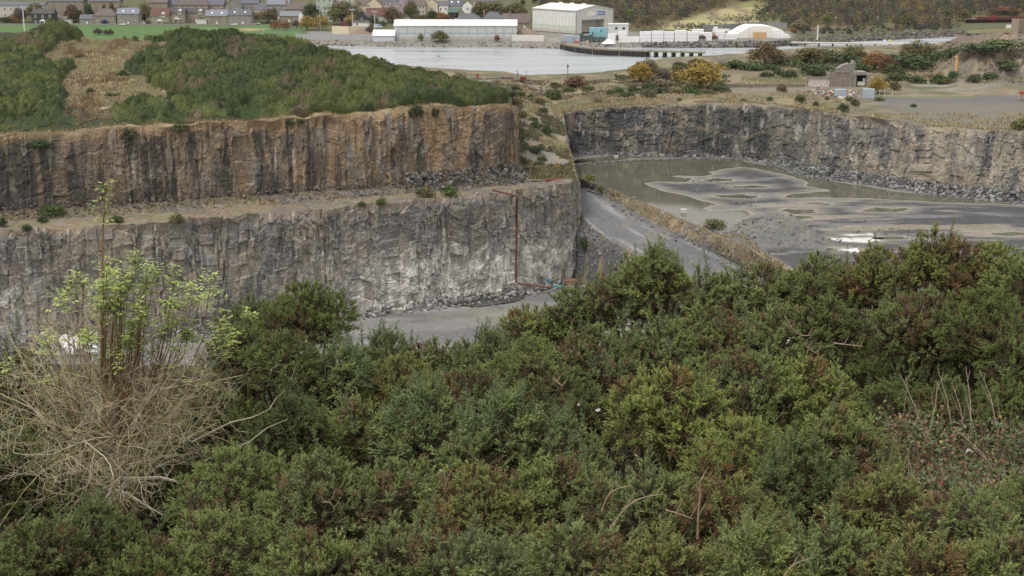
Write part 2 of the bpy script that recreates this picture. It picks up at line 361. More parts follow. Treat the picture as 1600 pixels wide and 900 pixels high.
# link slope from bench end up to the plateau, with its own rock buttress
def col_slope(x, y, z):
    c = np.zeros(x.shape + (3,)) + A3(.165, .135, .09)
    c = mixc(c, A3(.11, .105, .05), sstep(.4, .6, fbm(x * .15, y * .12, 4, 71)))
    c = mixc(c, A3(.19, .185, .175), sstep(.55, .65, fbm(x * .2, y * .1, 4, 72)) * .9)
    c = mixc(c, A3(.27, .22, .14), sstep(.55, .7, fbm(x * .3, y * .3, 4, 73)) * .6)
    return c
sl_front = [(2.4, 348, BENCH + .6), (8, 350, BENCH + .2), (13, 351, BENCH), (16.6, 351.5, BENCH - .1)]
sl_mid = [(.5, 374, -2.5), (9, 378, -3.8), (13, 380, -4.6), (16.7, 380, -4.2)]
sl_mid2 = [(-3, 396, 3.), (8, 399, -.5), (12, 400, -2.), (16.2, 400, -3.)]
sl_3 = [(-8, 418, 5.5), (8, 420, 3.2), (12, 420, 1.2), (16., 418, -.2)]
sl_back = [(-14, 446, 6.), (6, 448, 4.6), (12, 446, 3.6), (15.8, 445.5, 2.2)]
SLP = sheet('slope', [sl_front, sl_mid, sl_mid2, sl_3, sl_back], col_slope, nu=90, nv=110, nz=(1.2, .2, 74), ease=.5)
butt = np.array([(15.9, 358), (16.4, 368), (17.1, 380), (16.6, 400), (16.2, 418), (15.8, 436), (15.6, 449)])
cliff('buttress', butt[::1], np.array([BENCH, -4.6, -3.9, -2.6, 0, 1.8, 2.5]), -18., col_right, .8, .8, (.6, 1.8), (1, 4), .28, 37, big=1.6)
# --- right pit: face, talus, floor, pools
rp = [(862, 240, 178), (884, 240, 176), (905, 241, 173), (960, 242, 168), (1030, 243, 164), (1090, 244, 163), (1150, 246, 162), (1190, 252, 162), (1240, 263, 169), (1286, 273, 176), (1340, 281, 183),
      (1400, 290, 193), (1450, 297, 198), (1520, 305, 203), (1600, 312, 206), (1720, 330, 214), (1860, 352, 225)]
RF = []; RT = []
for px, pf, pt in rp:
    p = atz(px, pf, PIT); RF.append(p[:2]); RT.append(aty(px, pt, p[1])[2])
RF = np.array(RF)
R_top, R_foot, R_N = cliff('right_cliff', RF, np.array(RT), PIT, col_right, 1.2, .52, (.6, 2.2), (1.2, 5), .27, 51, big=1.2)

ramp = dict(
    crest=[(905, 277, -9.0), (930, 287, -10.), (960, 299, -10.5), (1000, 317, -11), (1080, 350, -11.2), (1180, 394, -11.5), (1290, 455, -12.5)],
    right=[(907, 286, -11.5), (940, 305, -12.5), (985, 333, -13.5), (1020, 352, -14), (1065, 374, -14.6), (1160, 418, -16.5), (1270, 480, -19)],
    left=[(903, 322, -13.6), (915, 345, -15), (940, 366, -16.5), (970, 384, -17.2), (1005, 402, -18), (1080, 447, -20.5), (1180, 505, -24)],
    spoil=[(893, 355, -18), (900, 372, -19.5), (918, 385, -20.5), (948, 405, -21.5), (985, 425, -22), (1060, 470, -25), (1160, 530, -28)],
    foot=[(870, 410, LOW), (880, 425, LOW), (895, 440, LOW - .2), (925, 455, LOW - .3), (965, 480, LOW - .3), (1040, 520, LOW - .3), (1120, 580, LOW - .3)])
CR = {k: np.array([atz(*p) for p in v]) for k, v in ramp.items()}
CR = {k: smoothline(v, 200, 3) for k, v in CR.items()}
def zramp(x, y, z):
    j = np.linspace(0, 4, x.shape[0])[:, None] + 0 * x
    return (2.2 * (fbm(x * .16, y * .16, 5, 79) - .5) + .8 * (fbm(x * .6, y * .6, 3, 78) - .5)) * np.maximum(sstep(.85, .3, j), sstep(2.05, 2.6, j)) + (1.6 * (1 - np.abs(2 * fbm(x * .13 + y * .05, y * .09, 3, 77) - 1) * 3)).clip(-.5, 2) * sstep(2.2, 3, j)
def col_ramp(x, y, z):
    j = np.linspace(0, 4, x.shape[0])[:, None] + 0 * x; s_ = np.linspace(0, 95, x.shape[1])[None] + 0 * x
    c = np.zeros(x.shape + (3,)) + A3(.122, .124, .13)                       # roadway
    c = mixc(c, A3(.25, .252, .26), sstep(.5, .72, fbm(s_ * .05, j * 7, 4, 81)) * .7)
    c = mixc(c, A3(.105, .105, .108), sstep(.5, .66, fbm(s_ * .09, j * 11, 4, 82)) * .6)
    c = mixc(c, A3(.165, .15, .13), sstep(.5, .65, fbm(x * .2, y * .2, 4, 76)) * .5)
    gr = np.zeros(x.shape + (3,)) + A3(.20, .165, .11); gr = mixc(gr, A3(.29, .235, .15), sstep(.4, .7, fbm(x * .6, y * .6, 5, 83)) * .8); gr = mixc(gr, A3(.15, .13, .11), sstep(.5, .65, fbm(x * .3 + z * .4, y * .3, 4, 84)))
    c = mixc(c, gr, 1 - sstep(.5, 1.0, j + .55 * (fbm(x * .25, y * .25, 4, 85) - .5)))
    sp = np.zeros(x.shape + (3,)) + A3(.10, .10, .105); sp = mixc(sp, A3(.15, .15, .15), sstep(.45, .6, fbm(x * .5 + y * .2, z * .12, 4, 80)) * .7); sp = mixc(sp, A3(.25, .195, .12), sstep(.56, .68, fbm(x * .2 + z * .1, y * .3, 4, 86)) * .9)
    return mixc(c, sp, sstep(1.95, 2.15, j + .2 * (fbm(x * .3, y * .3, 3, 87) - .5)))
RAMP = sheet('ramp', [CR['crest'], CR['right'], CR['left'], CR['spoil'], CR['foot']], col_ramp, nu=240, nv=190, nz=(.12, .8, 88), curve=10, zf=zramp)

POOL = [(840, 272), (872, 256), (900, 251), (1000, 249), (1100, 249), (1150, 250), (1195, 258), (1240, 268), (1300, 283), (1400, 299), (1500, 308), (1600, 321), (1530, 317), (1450, 315), (1370, 310), (1290, 308), (1235, 309.5), (1224, 307), (1240, 303.5),
        (1280, 301), (1300, 299), (1296, 296), (1262, 291), (1263, 284), (1240, 276), (1200, 266.5), (1180, 262.5), (1155, 261.5), (1125, 264), (1106, 269), (1113, 272), (1100, 275), (1060, 274), (1045, 275.5), (1062, 277),
        (1080, 279), (1072, 284), (1025, 284), (1006, 287), (1016, 291), (1030, 297), (1070, 306), (1092, 313), (1118, 319.5), (1097, 326), (1112, 331), (1165, 329), (1174, 334), (1150, 342), (1142, 360), (1100, 350), (1040, 333), (980, 309), (925, 288), (880, 276)]
BACKPOOL = [(880, 256), (904, 248), (960, 243.5), (1060, 243), (1100, 244.5), (1085, 246), (1000, 247), (930, 251)]
def oval(px, py, wd, ht, n=22, seed=1):
    g = np.random.default_rng(seed); ph = g.random(3) * 6.28
    return [(px + wd / 2 * math.cos(t) * (1 + .22 * math.sin(2 * t + ph[0]) + .12 * math.sin(5 * t + ph[1])), py + ht / 2 * math.sin(t) * (1 + .25 * math.sin(3 * t + ph[2]))) for t in np.linspace(0, 6.283, n, endpoint=False)]
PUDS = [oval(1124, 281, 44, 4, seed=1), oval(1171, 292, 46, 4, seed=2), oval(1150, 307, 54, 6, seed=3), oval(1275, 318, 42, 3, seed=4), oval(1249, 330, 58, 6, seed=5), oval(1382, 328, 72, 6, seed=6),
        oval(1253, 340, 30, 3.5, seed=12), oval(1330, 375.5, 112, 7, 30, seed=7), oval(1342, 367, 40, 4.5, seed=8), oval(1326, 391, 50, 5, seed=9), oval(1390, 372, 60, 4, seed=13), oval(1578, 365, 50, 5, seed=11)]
def towz(poly, z): return [atz(p[0], p[1], z) for p in poly]
def ragged(poly, step, amp, seed):
    out = []
    for (x1, y1, _), (x2, y2, _) in zip(poly, poly[1:] + poly[:1]):
        n = max(1, int(math.hypot(x2 - x1, y2 - y1) / step))
        for i in range(n): out.append((x1 + (x2 - x1) * i / n, y1 + (y2 - y1) * i / n))
    P = np.array(out); P = np.stack([P[:, 0] + amp * (fbm(P[:, 0] * .35, P[:, 1] * .35, 3, seed) - .5), P[:, 1] + 2.2 * amp * (fbm(P[:, 0] * .3 + 5, P[:, 1] * .3, 3, seed + 1) - .5)], 1)
    return [(a, b, PIT) for a, b in P]
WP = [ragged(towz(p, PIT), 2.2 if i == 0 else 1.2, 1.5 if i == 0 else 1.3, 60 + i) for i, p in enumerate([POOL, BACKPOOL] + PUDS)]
_dc = {}
def pooldist(x, y):
    k = (x.shape, float(x.sum()), float(y.sum()))
    if k not in _dc:
        d = np.full(x.shape, 1e9)
        for q in WP:
            a = np.array(q); m = (x > a[:, 0].min() - 9) & (x < a[:, 0].max() + 9) & (y > a[:, 1].min() - 9) & (y < a[:, 1].max() + 9)
            if m.any(): dd = polydist(x[m], y[m], q); dd[inpoly(x[m], y[m], q)] *= -1; d[m] = np.minimum(d[m], dd)
        _dc[k] = d
    return _dc[k]
mound_c = atz(1222, 372, PIT)
def zpit(x, y, z):
    h = 4.8 * np.exp(-(((x - mound_c[0] + .25 * (y - mound_c[1])) / 6.5) ** 2 + ((y - mound_c[1]) / 10.5) ** 2)) * (1 + .9 * (fbm(x * .25, y * .25, 4, 90) - .5))
    h = h + 3.4 * np.exp(-(((x - atz(1180, 384, PIT)[0]) / 5) ** 2 + ((y - atz(1180, 384, PIT)[1]) / 7) ** 2))
    d = np.maximum(pooldist(x, y), 0)
    h = h + .12 * sstep(.2, 3.5, d) + .10 * (fbm(x * .15, y * .15, 3, 91) - .3) * sstep(.5, 5, d)
    return np.where(d <= .01, -.05, h)
def col_pit(x, y, z):
    c = np.zeros(x.shape + (3,)) + A3(.066, .066, .069)
    xr = x * .8 + y * .35
    c = mixc(c, A3(.07, .071, .078), sstep(.45, .62, fbm(x * .04, y * .16, 4, 92)) * .8)
    c = mixc(c, A3(.165, .163, .16), sstep(.55, .68, fbm(x * .06, y * .25, 4, 93)) * .7)
    c = mixc(c, A3(.24, .215, .165), sstep(.63, .70, fbm(x * .045 + 5, y * .15, 4, 94)) * .7)
    d = np.abs(pooldist(x, y))
    c = c * (.8 + .4 * fbm(x * .9, y * .9, 4, 89))[..., None]
    c = mixc(c, A3(.30, .275, .225), (1 - sstep(.2, 1.6 , d + 1.2 * (fbm(x * .3, y * .5, 3, 95) - .5))) * .85)
    c = mixc(c, A3(.21, .195, .17), (1 - sstep(1., 6., d + 4 * (fbm(x * .15, y * .3, 3, 96) - .5))) * .6)
    tv = np.linspace(0, 1, x.shape[0])[:, None] + .05 * (fbm(x * .15, y * .15, 4, 74) - .5); vg = np.zeros(x.shape + (3,)) + A3(.22, .19, .14); vg = mixc(vg, A3(.34, .285, .19), sstep(.45, .65, fbm(x * .5, y * .5, 4, 73)))
    if x.shape[0] > 100: c = mixc(c, vg, (1 - sstep(.05, .12, tv)) * .85)
    m = sstep(.35, 1., z - PIT - .3); mc = np.zeros(x.shape + (3,)) + A3(.13, .13, .128); mc = mixc(mc, A3(.17, .155, .13), sstep(.4, .7, fbm(x * .5, y * .5, 5, 97)) * .7)
    return mixc(c, mc, m)
nfl = 460
crest2 = CR['crest'].copy(); crest2[:, 2] -= .15
flo_near = resample(crest2, nfl); flo_far = resample(np.c_[R_foot[:, :2] - R_N * 2.2, np.full(len(R_foot), PIT)], nfl)
flo_near2 = flo_near.copy(); flo_near2[:, 2] = PIT
dv = flo_far - flo_near; dv /= np.linalg.norm(dv[:, :2], axis=1)[:, None]; flo_near2[:, :2] += dv[:, :2] * 2.2
PITS = sheet('pit_floor', [flo_near, flo_near2] + [flo_near2 + (flo_far - flo_near2) * t for t in (.12, .24, .36, .48, .6, .72, .84, 1)], col_pit, nu=nfl, nv=420, zf=zpit, nz=(.02, .5, 98))
fe = flo_near2[::8].copy(); fe = fe[fe[:, 1].argsort()]; fk = fe[fe[:, 1] < 345]; fa = flo_far[-1]
ext = [(fk[0, 0] + 1, fk[0, 1] - 45, PIT - .3), (260, 175, PIT - .3)]
sheet('pit_floor', [np.array([ext[0], ext[1]]), np.array([flo_near2[-1] + [-3, -1, -.06], flo_far[-1] + [0, 0, -.06]])], col_pit, nu=200, nv=60, nz=(.1, .3, 99))
M_pale = watermat('pale_water', (.60, .61, .62), .1, 1.2, .05, .03)  # near-white base colour, used for a few of the puddles
M_pool = watermat('pool_water', (.092, .09, .065), .06, 1.2, .05, .03)
def polymesh(name, pts, mat):
    tri = tessellate_polygon([[Vector(p) for p in pts]]); V = np.array(pts); Fc = np.array([t for t in tri])
    n = np.cross(V[Fc[:, 1]] - V[Fc[:, 0]], V[Fc[:, 2]] - V[Fc[:, 0]])[:, 2] < 0; Fc[n] = Fc[n][:, ::-1]
    return mesh(name, V, Fc, mat)
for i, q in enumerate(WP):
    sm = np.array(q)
    structure('pool' if i < 2 else 'puddle', polymesh('pool', [(p[0], p[1], PIT + .02) for p in sm], M_pale if i in (9, 10, 11) else M_pool))
# rubble along the right face foot and at the feet of the left faces
def scatter_line(F3, N, n, w0, w1, hgt, g, s0=.2, s1=.9, zb=0, i0=0., i1=1.):
    t = g.uniform(i0, i1, n) * (len(F3) - 1); i = t.astype(int); a = g.random(n) ** 1.4
    d = w0 + (w1 - w0) * a; P = F3[i].copy(); P[:, :2] += N[i] * d[:, None] + g.normal(size=(n, 2)) * .25; P[:, 2] = zb + hgt * (1 - a) ** 1.3 + .05
    return P, s0 + (s1 - s0) * g.random(n) ** 3
def grey(n, g, lo=.08, hi=.34, warm=.04):
    v = lo + (hi - lo) * g.random(n) ** 1.6; return np.stack([v * (1 + warm), v, v * (1 - warm)], 1)
g = np.random.default_rng(5); rr = []
for n, a, b, i0, i1, h, z in [(3800, -.5, 6.5, .42, 1, 2.2, PIT), (900, -.5, 2., .05, .45, .6, PIT), (900, -.5, 4, .38, .5, 1.6, PIT)]:
    P, s = scatter_line(R_foot, R_N, n, a, b, h, g, .2, 1.1, z, i0, i1); rr.append(rocks(P, s, grey(n, g, .09, .36, .0), g))
V, Fc, C = join(rr); o = tag(link('rubble', mesh('rubble', V, Fc, M_stone, C)), 'grey broken rock heaped along the foot of the right quarry face', 'rubble', kind='stuff')
rr = []
P, s = scatter_line(L_foot, L_N, 2600, -.5, 4.5, 1.6, g, .2, 1., LOW, .35, .86); rr.append(rocks(P, s, grey(2600, g, .1, .5, .02), g))
Pp = np.array([atz(*p, LOW) for p in zip(g.normal(900, 28, 700), g.normal(432, 13, 700))]); Pp[:, 2] += .2; rr.append(rocks(Pp, .2 + .9 * g.random(700) ** 2, grey(700, g, .08, .5, .02), g))
V, Fc, C = join(rr); tag(link('rubble', mesh('rubble', V, Fc, M_stone, C)), 'pale rubble on the lowest quarry floor under the lower face', 'rubble', kind='stuff')
rr = []
P, s = scatter_line(U_foot, U_N, 4200, -.5, 6.5, 2.6, g, .15, .7, BENCH, .3, .86); rr.append(rocks(P, s, grey(4200, g, .08, .22, .16), g))
P, s = scatter_line(U_foot, U_N, 900, -.5, 6.5, 4.2, g, .3, 1., BENCH, .77, .87); rr.append(rocks(P, s, grey(900, g, .08, .26, .06), g))
V, Fc, C = join(rr); tag(link('rubble', mesh('rubble', V, Fc, M_stone, C)), 'brown grey scree below the upper face on the bench', 'rubble', kind='stuff')
# causeway of stones in the right pool
P = resample([atz(*p, PIT) for p in [(896, 259), (940, 254.5), (1010, 250.5), (1110, 248), (1200, 252)]], 2000); P[:, :2] += g.normal(size=(2000, 2)) * .45; P[:, 2] += .12
tag(link('rubble', mesh('rubble', *rocks(P, .3 + .5 * g.random(2000), grey(2000, g, .1, .28, .05), g)[:2], M_stone, np.repeat(grey(2000, g, .1, .28, .05), 8, 0))), 'thin stone causeway running across the back of the quarry pool', 'rubble', kind='stuff')
# --- lowest floor
def col_low(x, y, z):
    c = np.zeros(x.shape + (3,)) + A3(.17, .168, .168)
    c = mixc(c, A3(.12, .12, .125), sstep(.45, .6, fbm(x * .05, y * .2, 4, 101)) * .8)
    c = mixc(c, A3(.25, .245, .235), sstep(.55, .68, fbm(x * .07, y * .25, 4, 102)) * .7)
    c = mixc(c, A3(.2, .19, .13), sstep(.6, .68, fbm(x * .04 + 3, y * .16, 4, 103)) * .35)
    return c
lf = np.c_[L_foot[:, :2] - L_N * 3, np.full(len(L_foot), LOW)]; lf = np.r_[lf[:int(len(lf) * .88)], [(40, 372, LOW - .3), (300, 372, LOW - .3)]]
ln = lf.copy(); ln[:, 1] = 195 + 0 * ln[:, 1]; ln[:, 0] = np.linspace(-240, 300, len(ln)); lf = resample(lf, 300); ln = resample(ln, 300)
lm = lf * .4 + ln * .6; lm[:, 0] = np.linspace(-250, 230, 300)
LOWS = sheet('quarry_floor', [ln, lm, lf], col_low, nu=300, nv=160, nz=(.35, .15, 104))
lp = [(690, 470), (745, 455), (800, 446), (826, 452), (815, 470), (770, 476), (735, 480)]
structure('puddle', polymesh('puddle', smoothline(np.array(towz(lp + [lp[0]], LOW + .32)), 40, 2)[:-1], watermat('floor_water', (.05, .05, .045), .06, 1.2, .05, .03)))

# ================================================================== LEFT HILL, PLATEAU, SEA, FAR LAND
ridge = [(-420, 60, 400), (-100, 50, 425), (0, 52, 430), (60, 49, 430), (110, 56, 428), (150, 68, 428), (200, 64, 425), (260, 68, 425), (310, 62, 420), (400, 72, 418), (460, 80, 415), (520, 97, 408), (600, 113, 400), (660, 127, 394), (720, 143, 388), (765, 157, 382), (800, 163, 378)]
RG = smoothline(np.array([aty(*p) for p in ridge]), n_, 2)
ih = np.argmax(U_top[:, 1] > 374) or len(U_top); edge = resample(U_top[:ih], n_)
e2 = edge.copy(); e2[:, 1] += 2.0; e2[:, 2] += .2
back = RG.copy(); back[:, 1] = np.interp(RG[:, 0], [-170, -40, 10], [560, 560, 520]); back[:, 2] = np.minimum(2., 2 + 0 * back[:, 2])
def H(u, t):
    return e2 * (1 - t) + RG * t
hr = [edge, e2] + [np.c_[(e2 * (1 - t) + RG * t)[:, :2], e2[:, 2] + (RG[:, 2] - e2[:, 2]) * (t ** .8)] for t in (.2, .4, .6, .8, .92, 1)] + [np.c_[(RG * (1 - t) + back * t)[:, :2], back[:, 2] + (RG[:, 2] - back[:, 2]) * (1 - t ** 1.1 * (1.3 - .3 * t))] for t in (.1, .4, 1)]
HP = [(98, 95), (110, 68), (160, 60), (205, 66), (213, 86), (205, 112), (222, 136), (262, 150), (240, 162), (200, 164), (185, 176), (140, 178), (112, 172), (106, 140), (110, 108)]
def hillmask(X, Y, Z, seed=0):
    px, py = pixarr(X, Y, Z); px = 165 + (px - 165) / 1.16 + 70 * (fbm(X * .13, Y * .08, 4, 120) - .5); py = 118 + (py - 118) / 1.1 + 26 * (fbm(X * .15, Y * .1, 3, 121) - .5)
    m = inpoly(px, py, HP).astype(float)
    for cx, cy, rx, ry in [(225, 84, 16, 7), (292, 90, 12, 9), (476, 130, 10, 9), (490, 94, 8, 4), (380, 103, 7, 4), (515, 150, 9, 3)]: m = np.maximum(m, (((px - cx) / rx) ** 2 + ((py - cy) / ry) ** 2 < 1))
    return m
def col_hill(x, y, z):
    c = np.zeros(x.shape + (3,)) + A3(.04, .045, .024)
    c = mixc(c, A3(.28, .24, .155), hillmask(x, y, z)); c = mixc(c, A3(.17, .12, .08), hillmask(x, y, z) * sstep(.6, .7, fbm(x * .2, y * .1, 4, 123)) * .8)
    b = np.zeros(x.shape); b[:9] = 1; b = b * (fbm(x * .2, y * .2, 3, 122) * .6 + .5)
    return mixc(c, A3(.27, .215, .135), np.clip(b, 0, 1))
HILL = sheet('hill', hr, col_hill, nu=n_, nv=110, nz=(3.2, .11, 124))
# plateau behind the right face out to the shore
shore = [(-34, 446, 2), (-30, 520, 1.), (-30, 560, .0)] 
sh = [(560, 108, 0), (700, 119, 0), (780, 122.5, 0), (830, 123.5, 0), (920, 121.5, 0), (980, 117, 0), (1000, 106, 0), (1060, 98, 0), (1130, 97, 0), (1180, 90, 0), (1260, 82, 0), (1400, 78, 0), (1452, 76, 0), (1500, 72, 0), (1560, 62, 0), (1640, 54, 0), (1900, 45, 0)]
npl = 420
SH = resample([atz(*p) for p in sh], npl)
RTL = np.concatenate([[(-14, 446, 5.5), (4, 447, 4.6), (13, 446, 3.4)], R_top[::6]]); RTL[:, 2] += .05
PT = resample(RTL, npl)
outx = atz(1520, 118, 4)
def zplat(x, y, z):
    px, py = pixarr(x, y, np.full(x.shape, 3.5))
    h = .7 * (fbm(x * .06, y * .06, 4, 131) - .5)
    h = h + 2.6 * sstep(133, 124, py) * sstep(1100, 1140, px) * (1 - sstep(1300, 1330, px)) * sstep(84, 96, py)         # grassed terrace left of the ruin
    ro = sstep(1448, 1500, px + 26 * (fbm(x * .12, y * .12, 4, 132) - .5)) * sstep(130, 119, py + 12 * (fbm(x * .12, y * .12, 4, 133) - .5))
    h = h + (7.0 + 3.5 * sstep(1480, 1600, px) + 9 * (fbm(x * .09, y * .09, 5, 134) - .5) + 2.0 * (np.abs(fbm(x * .25, y * .25, 4, 135) - .5)) * 2) * ro * sstep(70, 92, py)            # rocky outcrop at the right
    h = h + 3.2 * np.exp(-((px - 1575) / 38) ** 2 - ((py - 141) / 9) ** 2) + 2.2 * np.exp(-((px - 1500) / 14) ** 2 - ((py - 133) / 6) ** 2) + 1.4 * np.exp(-((px - 1410) / 12) ** 2 - ((py - 137) / 4) ** 2)
    return h
def col_plat(x, y, z):
    px, py = pixarr(x, y, np.full(x.shape, 3.5))
    c = np.zeros(x.shape + (3,)) + A3(.14, .122, .085)
    c = mixc(c, A3(.085, .095, .042), sstep(.42, .6, fbm(x * .12, y * .12, 5, 141)) * .85)
    c = mixc(c, A3(.25, .21, .135), sstep(.52, .68, fbm(x * .16, y * .14, 5, 142)) * .7)
    c = mixc(c, A3(.19, .15, .11), sstep(.55, .7, fbm(x * .1 + 9, y * .1, 4, 143)) * .7)
    tr = sstep(1340, 1400, px) * sstep(172, 162, py) * sstep(150, 158, py); c = mixc(c, A3(.118, .114, .116), tr)        # dark track
    gv = sstep(1330, 1420, px + 60 * (fbm(x * .07, y * .1, 3, 144) - .5)) * sstep(158, 168, py) ; c = mixc(c, A3(.145, .135, .118), gv * .85)
    yd = sstep(1380, 1420, px) * sstep(131, 134, py) * (1 - sstep(140, 150, py)); c = mixc(c, A3(.2, .19, .165), yd * sstep(.4, .6, fbm(x * .05, y * .3, 4, 145)))
    rd = sstep(1120, 1150, px) * (1 - sstep(1330, 1360, px)) * sstep(133, 136, py) * (1 - sstep(143, 147, py)); c = mixc(c, A3(.18, .16, .13), rd * .9)
    c = mixc(c, A3(.21, .2, .175), sstep(900, 840, px) * sstep(146, 142, py) * sstep(125, 130, py) * .8)
    oc = mixc(np.zeros(x.shape + (3,)) + A3(.15, .122, .096), A3(.25, .205, .14), sstep(.5, .65, fbm(x * .15, y * .15, 4, 148))); oc = oc * (.7 + .6 * fbm(x * .7, y * .7 + z * .5, 4, 149))[..., None]; k_ = sstep(6.2, 7.5, z + 2 * (fbm(x * .3, y * .3, 3, 146) - .5)); c = c * (1 - k_[..., None]) + oc * k_[..., None]
    c = mixc(c, A3(.11, .11, .11), np.maximum(np.exp(-((px - 1580) / 34) ** 4 - ((py - 136) / 9) ** 4), np.exp(-((px - 1500) / 14) ** 4 - ((py - 130) / 6) ** 4)) * .9)
    return mixc(c, A3(.17, .16, .14), sstep(1.2, .4, z))
pr = [PT]
for t in (.03, .12, .25, .4, .55, .7, .85, .95, 1.0):
    q = PT * (1 - t) + SH * t; q[:, 2] = np.where(t < .97, np.minimum(PT[:, 2], 4) * (1 - t) ** .3 + 3.2 * (1 - (1 - t) ** .3), -.4) if t < .97 else -.4
    pr.append(q)
PLAT = sheet('plateau', pr, col_plat, nu=npl, nv=190, zf=zplat, nz=(.5, .3, 147))
sea = [(-1500, 548, 0), (1500, 548, 0), (1500, 1000, 0), (-1500, 1000, 0)]
_sm = watermat('sea_water', (.30, .325, .345), .24, .55, .5, .3, .35)
_t = _sm.node_tree; _tc = _t.nodes.new('ShaderNodeTexCoord'); _mp = _t.nodes.new('ShaderNodeMapping'); _mp.inputs['Scale'].default_value = (.012, .07, 1); _nz = _t.nodes.new('ShaderNodeTexNoise'); _nz.inputs['Scale'].default_value = 1; _nz.inputs['Detail'].default_value = 6; _mr = _t.nodes.new('ShaderNodeMapRange'); _mr.inputs[1].default_value = .35; _mr.inputs[2].default_value = .65; _mr.inputs[3].default_value = .1; _mr.inputs[4].default_value = .42
_t.links.new(_tc.outputs['Object'], _mp.inputs[0]); _t.links.new(_mp.outputs[0], _nz.inputs['Vector']); _t.links.new(_nz.outputs[0], _mr.inputs[0]); _t.links.new(_mr.outputs[0], _t.nodes['Principled BSDF'].inputs['Roughness'])
structure('sea', mesh('sea', sea, [[0, 1, 2, 3]], _sm))
fs = [(-900, 40, 0), (-200, 66, 0), (200, 69.5, 0), (440, 70, 0), (600, 73.2, 0), (800, 74.2, 0), (868, 76, 0), (885, 74, 0), (960, 74, 0), (1080, 75, 0), (1200, 74.5, 0), (1250, 70, 0), (1300, 67, 0), (1400, 62, 0), (1500, 57, 0), (1600, 52.5, 0), (1720, 47, 0), (2400, 38, 0)]
nf = 420; FS = resample([atz(*p) for p in fs], nf)
def zfar(x, y):
    x = np.asarray(x, float); y = np.asarray(y, float)
    l = 2.6 + .052 * np.maximum(0, y - 888); r = 3.0 + .10 * np.maximum(0, y - np.interp(x, [0, 100, 180, 300], [815, 800, 800, 905]))
    k = sstep(10, 90, x); return l * (1 - k) + r * k
def col_far(x, y, z):
    px, py = pixarr(x, y, z)
    c = np.zeros(x.shape + (3,)) + A3(.09, .095, .05)
    c = mixc(c, A3(.17, .145, .115), 1 - sstep(.6, 2.4, z))
    fld = (px < 475 + 20 * (py - 50) / -12) * (py > 37.5) * (y > 748) * (px < 478)
    c = mixc(c, A3(.078, .142, .052), fld * (.85 + .15 * fbm(x * .05, y * .1, 3, 151)))
    c = mixc(c, A3(.33, .25, .13), np.clip(np.exp(-((py - 44.2 - (px - 300) * .012) / .9) ** 2), 0, 1) * (px > 60) * (px < 420) * .55 * sstep(250, 400, px) + np.exp(-((px - 390) / 14) ** 2 - ((py - 46.5) / 1.8) ** 2) * .8)
    yard = (px > 478) * (px < 1240) * (py > 49) * (z < 4.2); c = mixc(c, A3(.2, .19, .175), yard * .85)
    bare = (x > 40) * (z > 3.6); clr = sstep(0, 6, py - (50 - (px - 985) * .27 + 4 * (fbm(x * .05, y * .05, 3, 152) - .5))) * sstep(975, 1010, px) * (1 - sstep(1190, 1240, px))
    c = mixc(c, A3(.13, .105, .06), bare * .8); gc = mixc(np.zeros(x.shape + (3,)) + A3(.30, .27, .145), A3(.18, .19, .08), sstep(.4, .6, fbm(x * .06, y * .06, 4, 153)))
    gc = mixc(gc, A3(.16, .12, .09), sstep(.55, .65, fbm(x * .1, y * .05, 4, 154)) * .7); c = c * (1 - (clr * bare)[..., None]) + gc * (clr * bare)[..., None]
    return c
fr_ = []
for t, z in ((0, -.6), (3.5, .9), (8, 2.3), (12, None)) : q = FS.copy(); q[:, 1] += t; q[:, 2] = z if z is not None else zfar(q[:, 0], q[:, 1]); fr_.append(q)
def far_row(t): q = FS.copy(); q[:, 1] += t; q[:, 0] *= 1 + t / 1500; q[:, 2] = zfar(q[:, 0], q[:, 1]); return q
P = fr_ + [far_row(t) for t in (20, 32, 45, 60, 75, 90, 105, 120, 135, 150, 165, 180, 200, 225, 260, 300, 360, 450, 600, 900, 2200)]
FAR = sheet('far_ground', P, col_far, M_land, nu=nf, nv=(len(P) - 1) * 5 + 1)
# near slope under the viewer's feet
def zg(y): return np.interp(y, [-60, -6, 0, 4, 30, 45, 70, 150, 215, 240], [53.6, 53.4, 53.2, 51.0, 45.6, 41, 28, -22, LOW - .5, LOW - 1.5])
ys = np.r_[np.linspace(-60, 45, 60), np.linspace(48, 240, 40)]
P = [np.stack([np.linspace(-140, 140, 120), np.full(120, y), np.full(120, zg(y))], 1) for y in ys]
structure('near_slope', mesh('near_slope', np.concatenate(P) + np.c_[np.zeros((12000, 2)), .3 * (rng.random(12000) - .5)], gridfaces(100, 120)[:, [3, 2, 1, 0]][:, ::-1], M_soil, np.tile(A3(.03, .024, .016), (12000, 1)), True))
e1 = np.array([ext[0], ext[1]]); fb = [np.array([CR['crest'][-1], ext[0], ext[1]]), np.array([CR['foot'][-1] + [4, -18, 0], (ext[0][0] + 2, ext[0][1] - 34, LOW), (250, 140, LOW)])]
sheet('bank', fb, col_low, nu=120, nv=30, nz=(1.5, .2, 107))
bpy.context.view_layer.update()
DG = bpy.context.evaluated_depsgraph_get()
def hit(px, py):
    d = Vector(ray(px, py)).normalized(); ok, loc, *_ = sc.ray_cast(DG, Vector((0, 0, CZ)), d); 
    return np.array(loc) if ok else np.array(atz(px, py, 0))

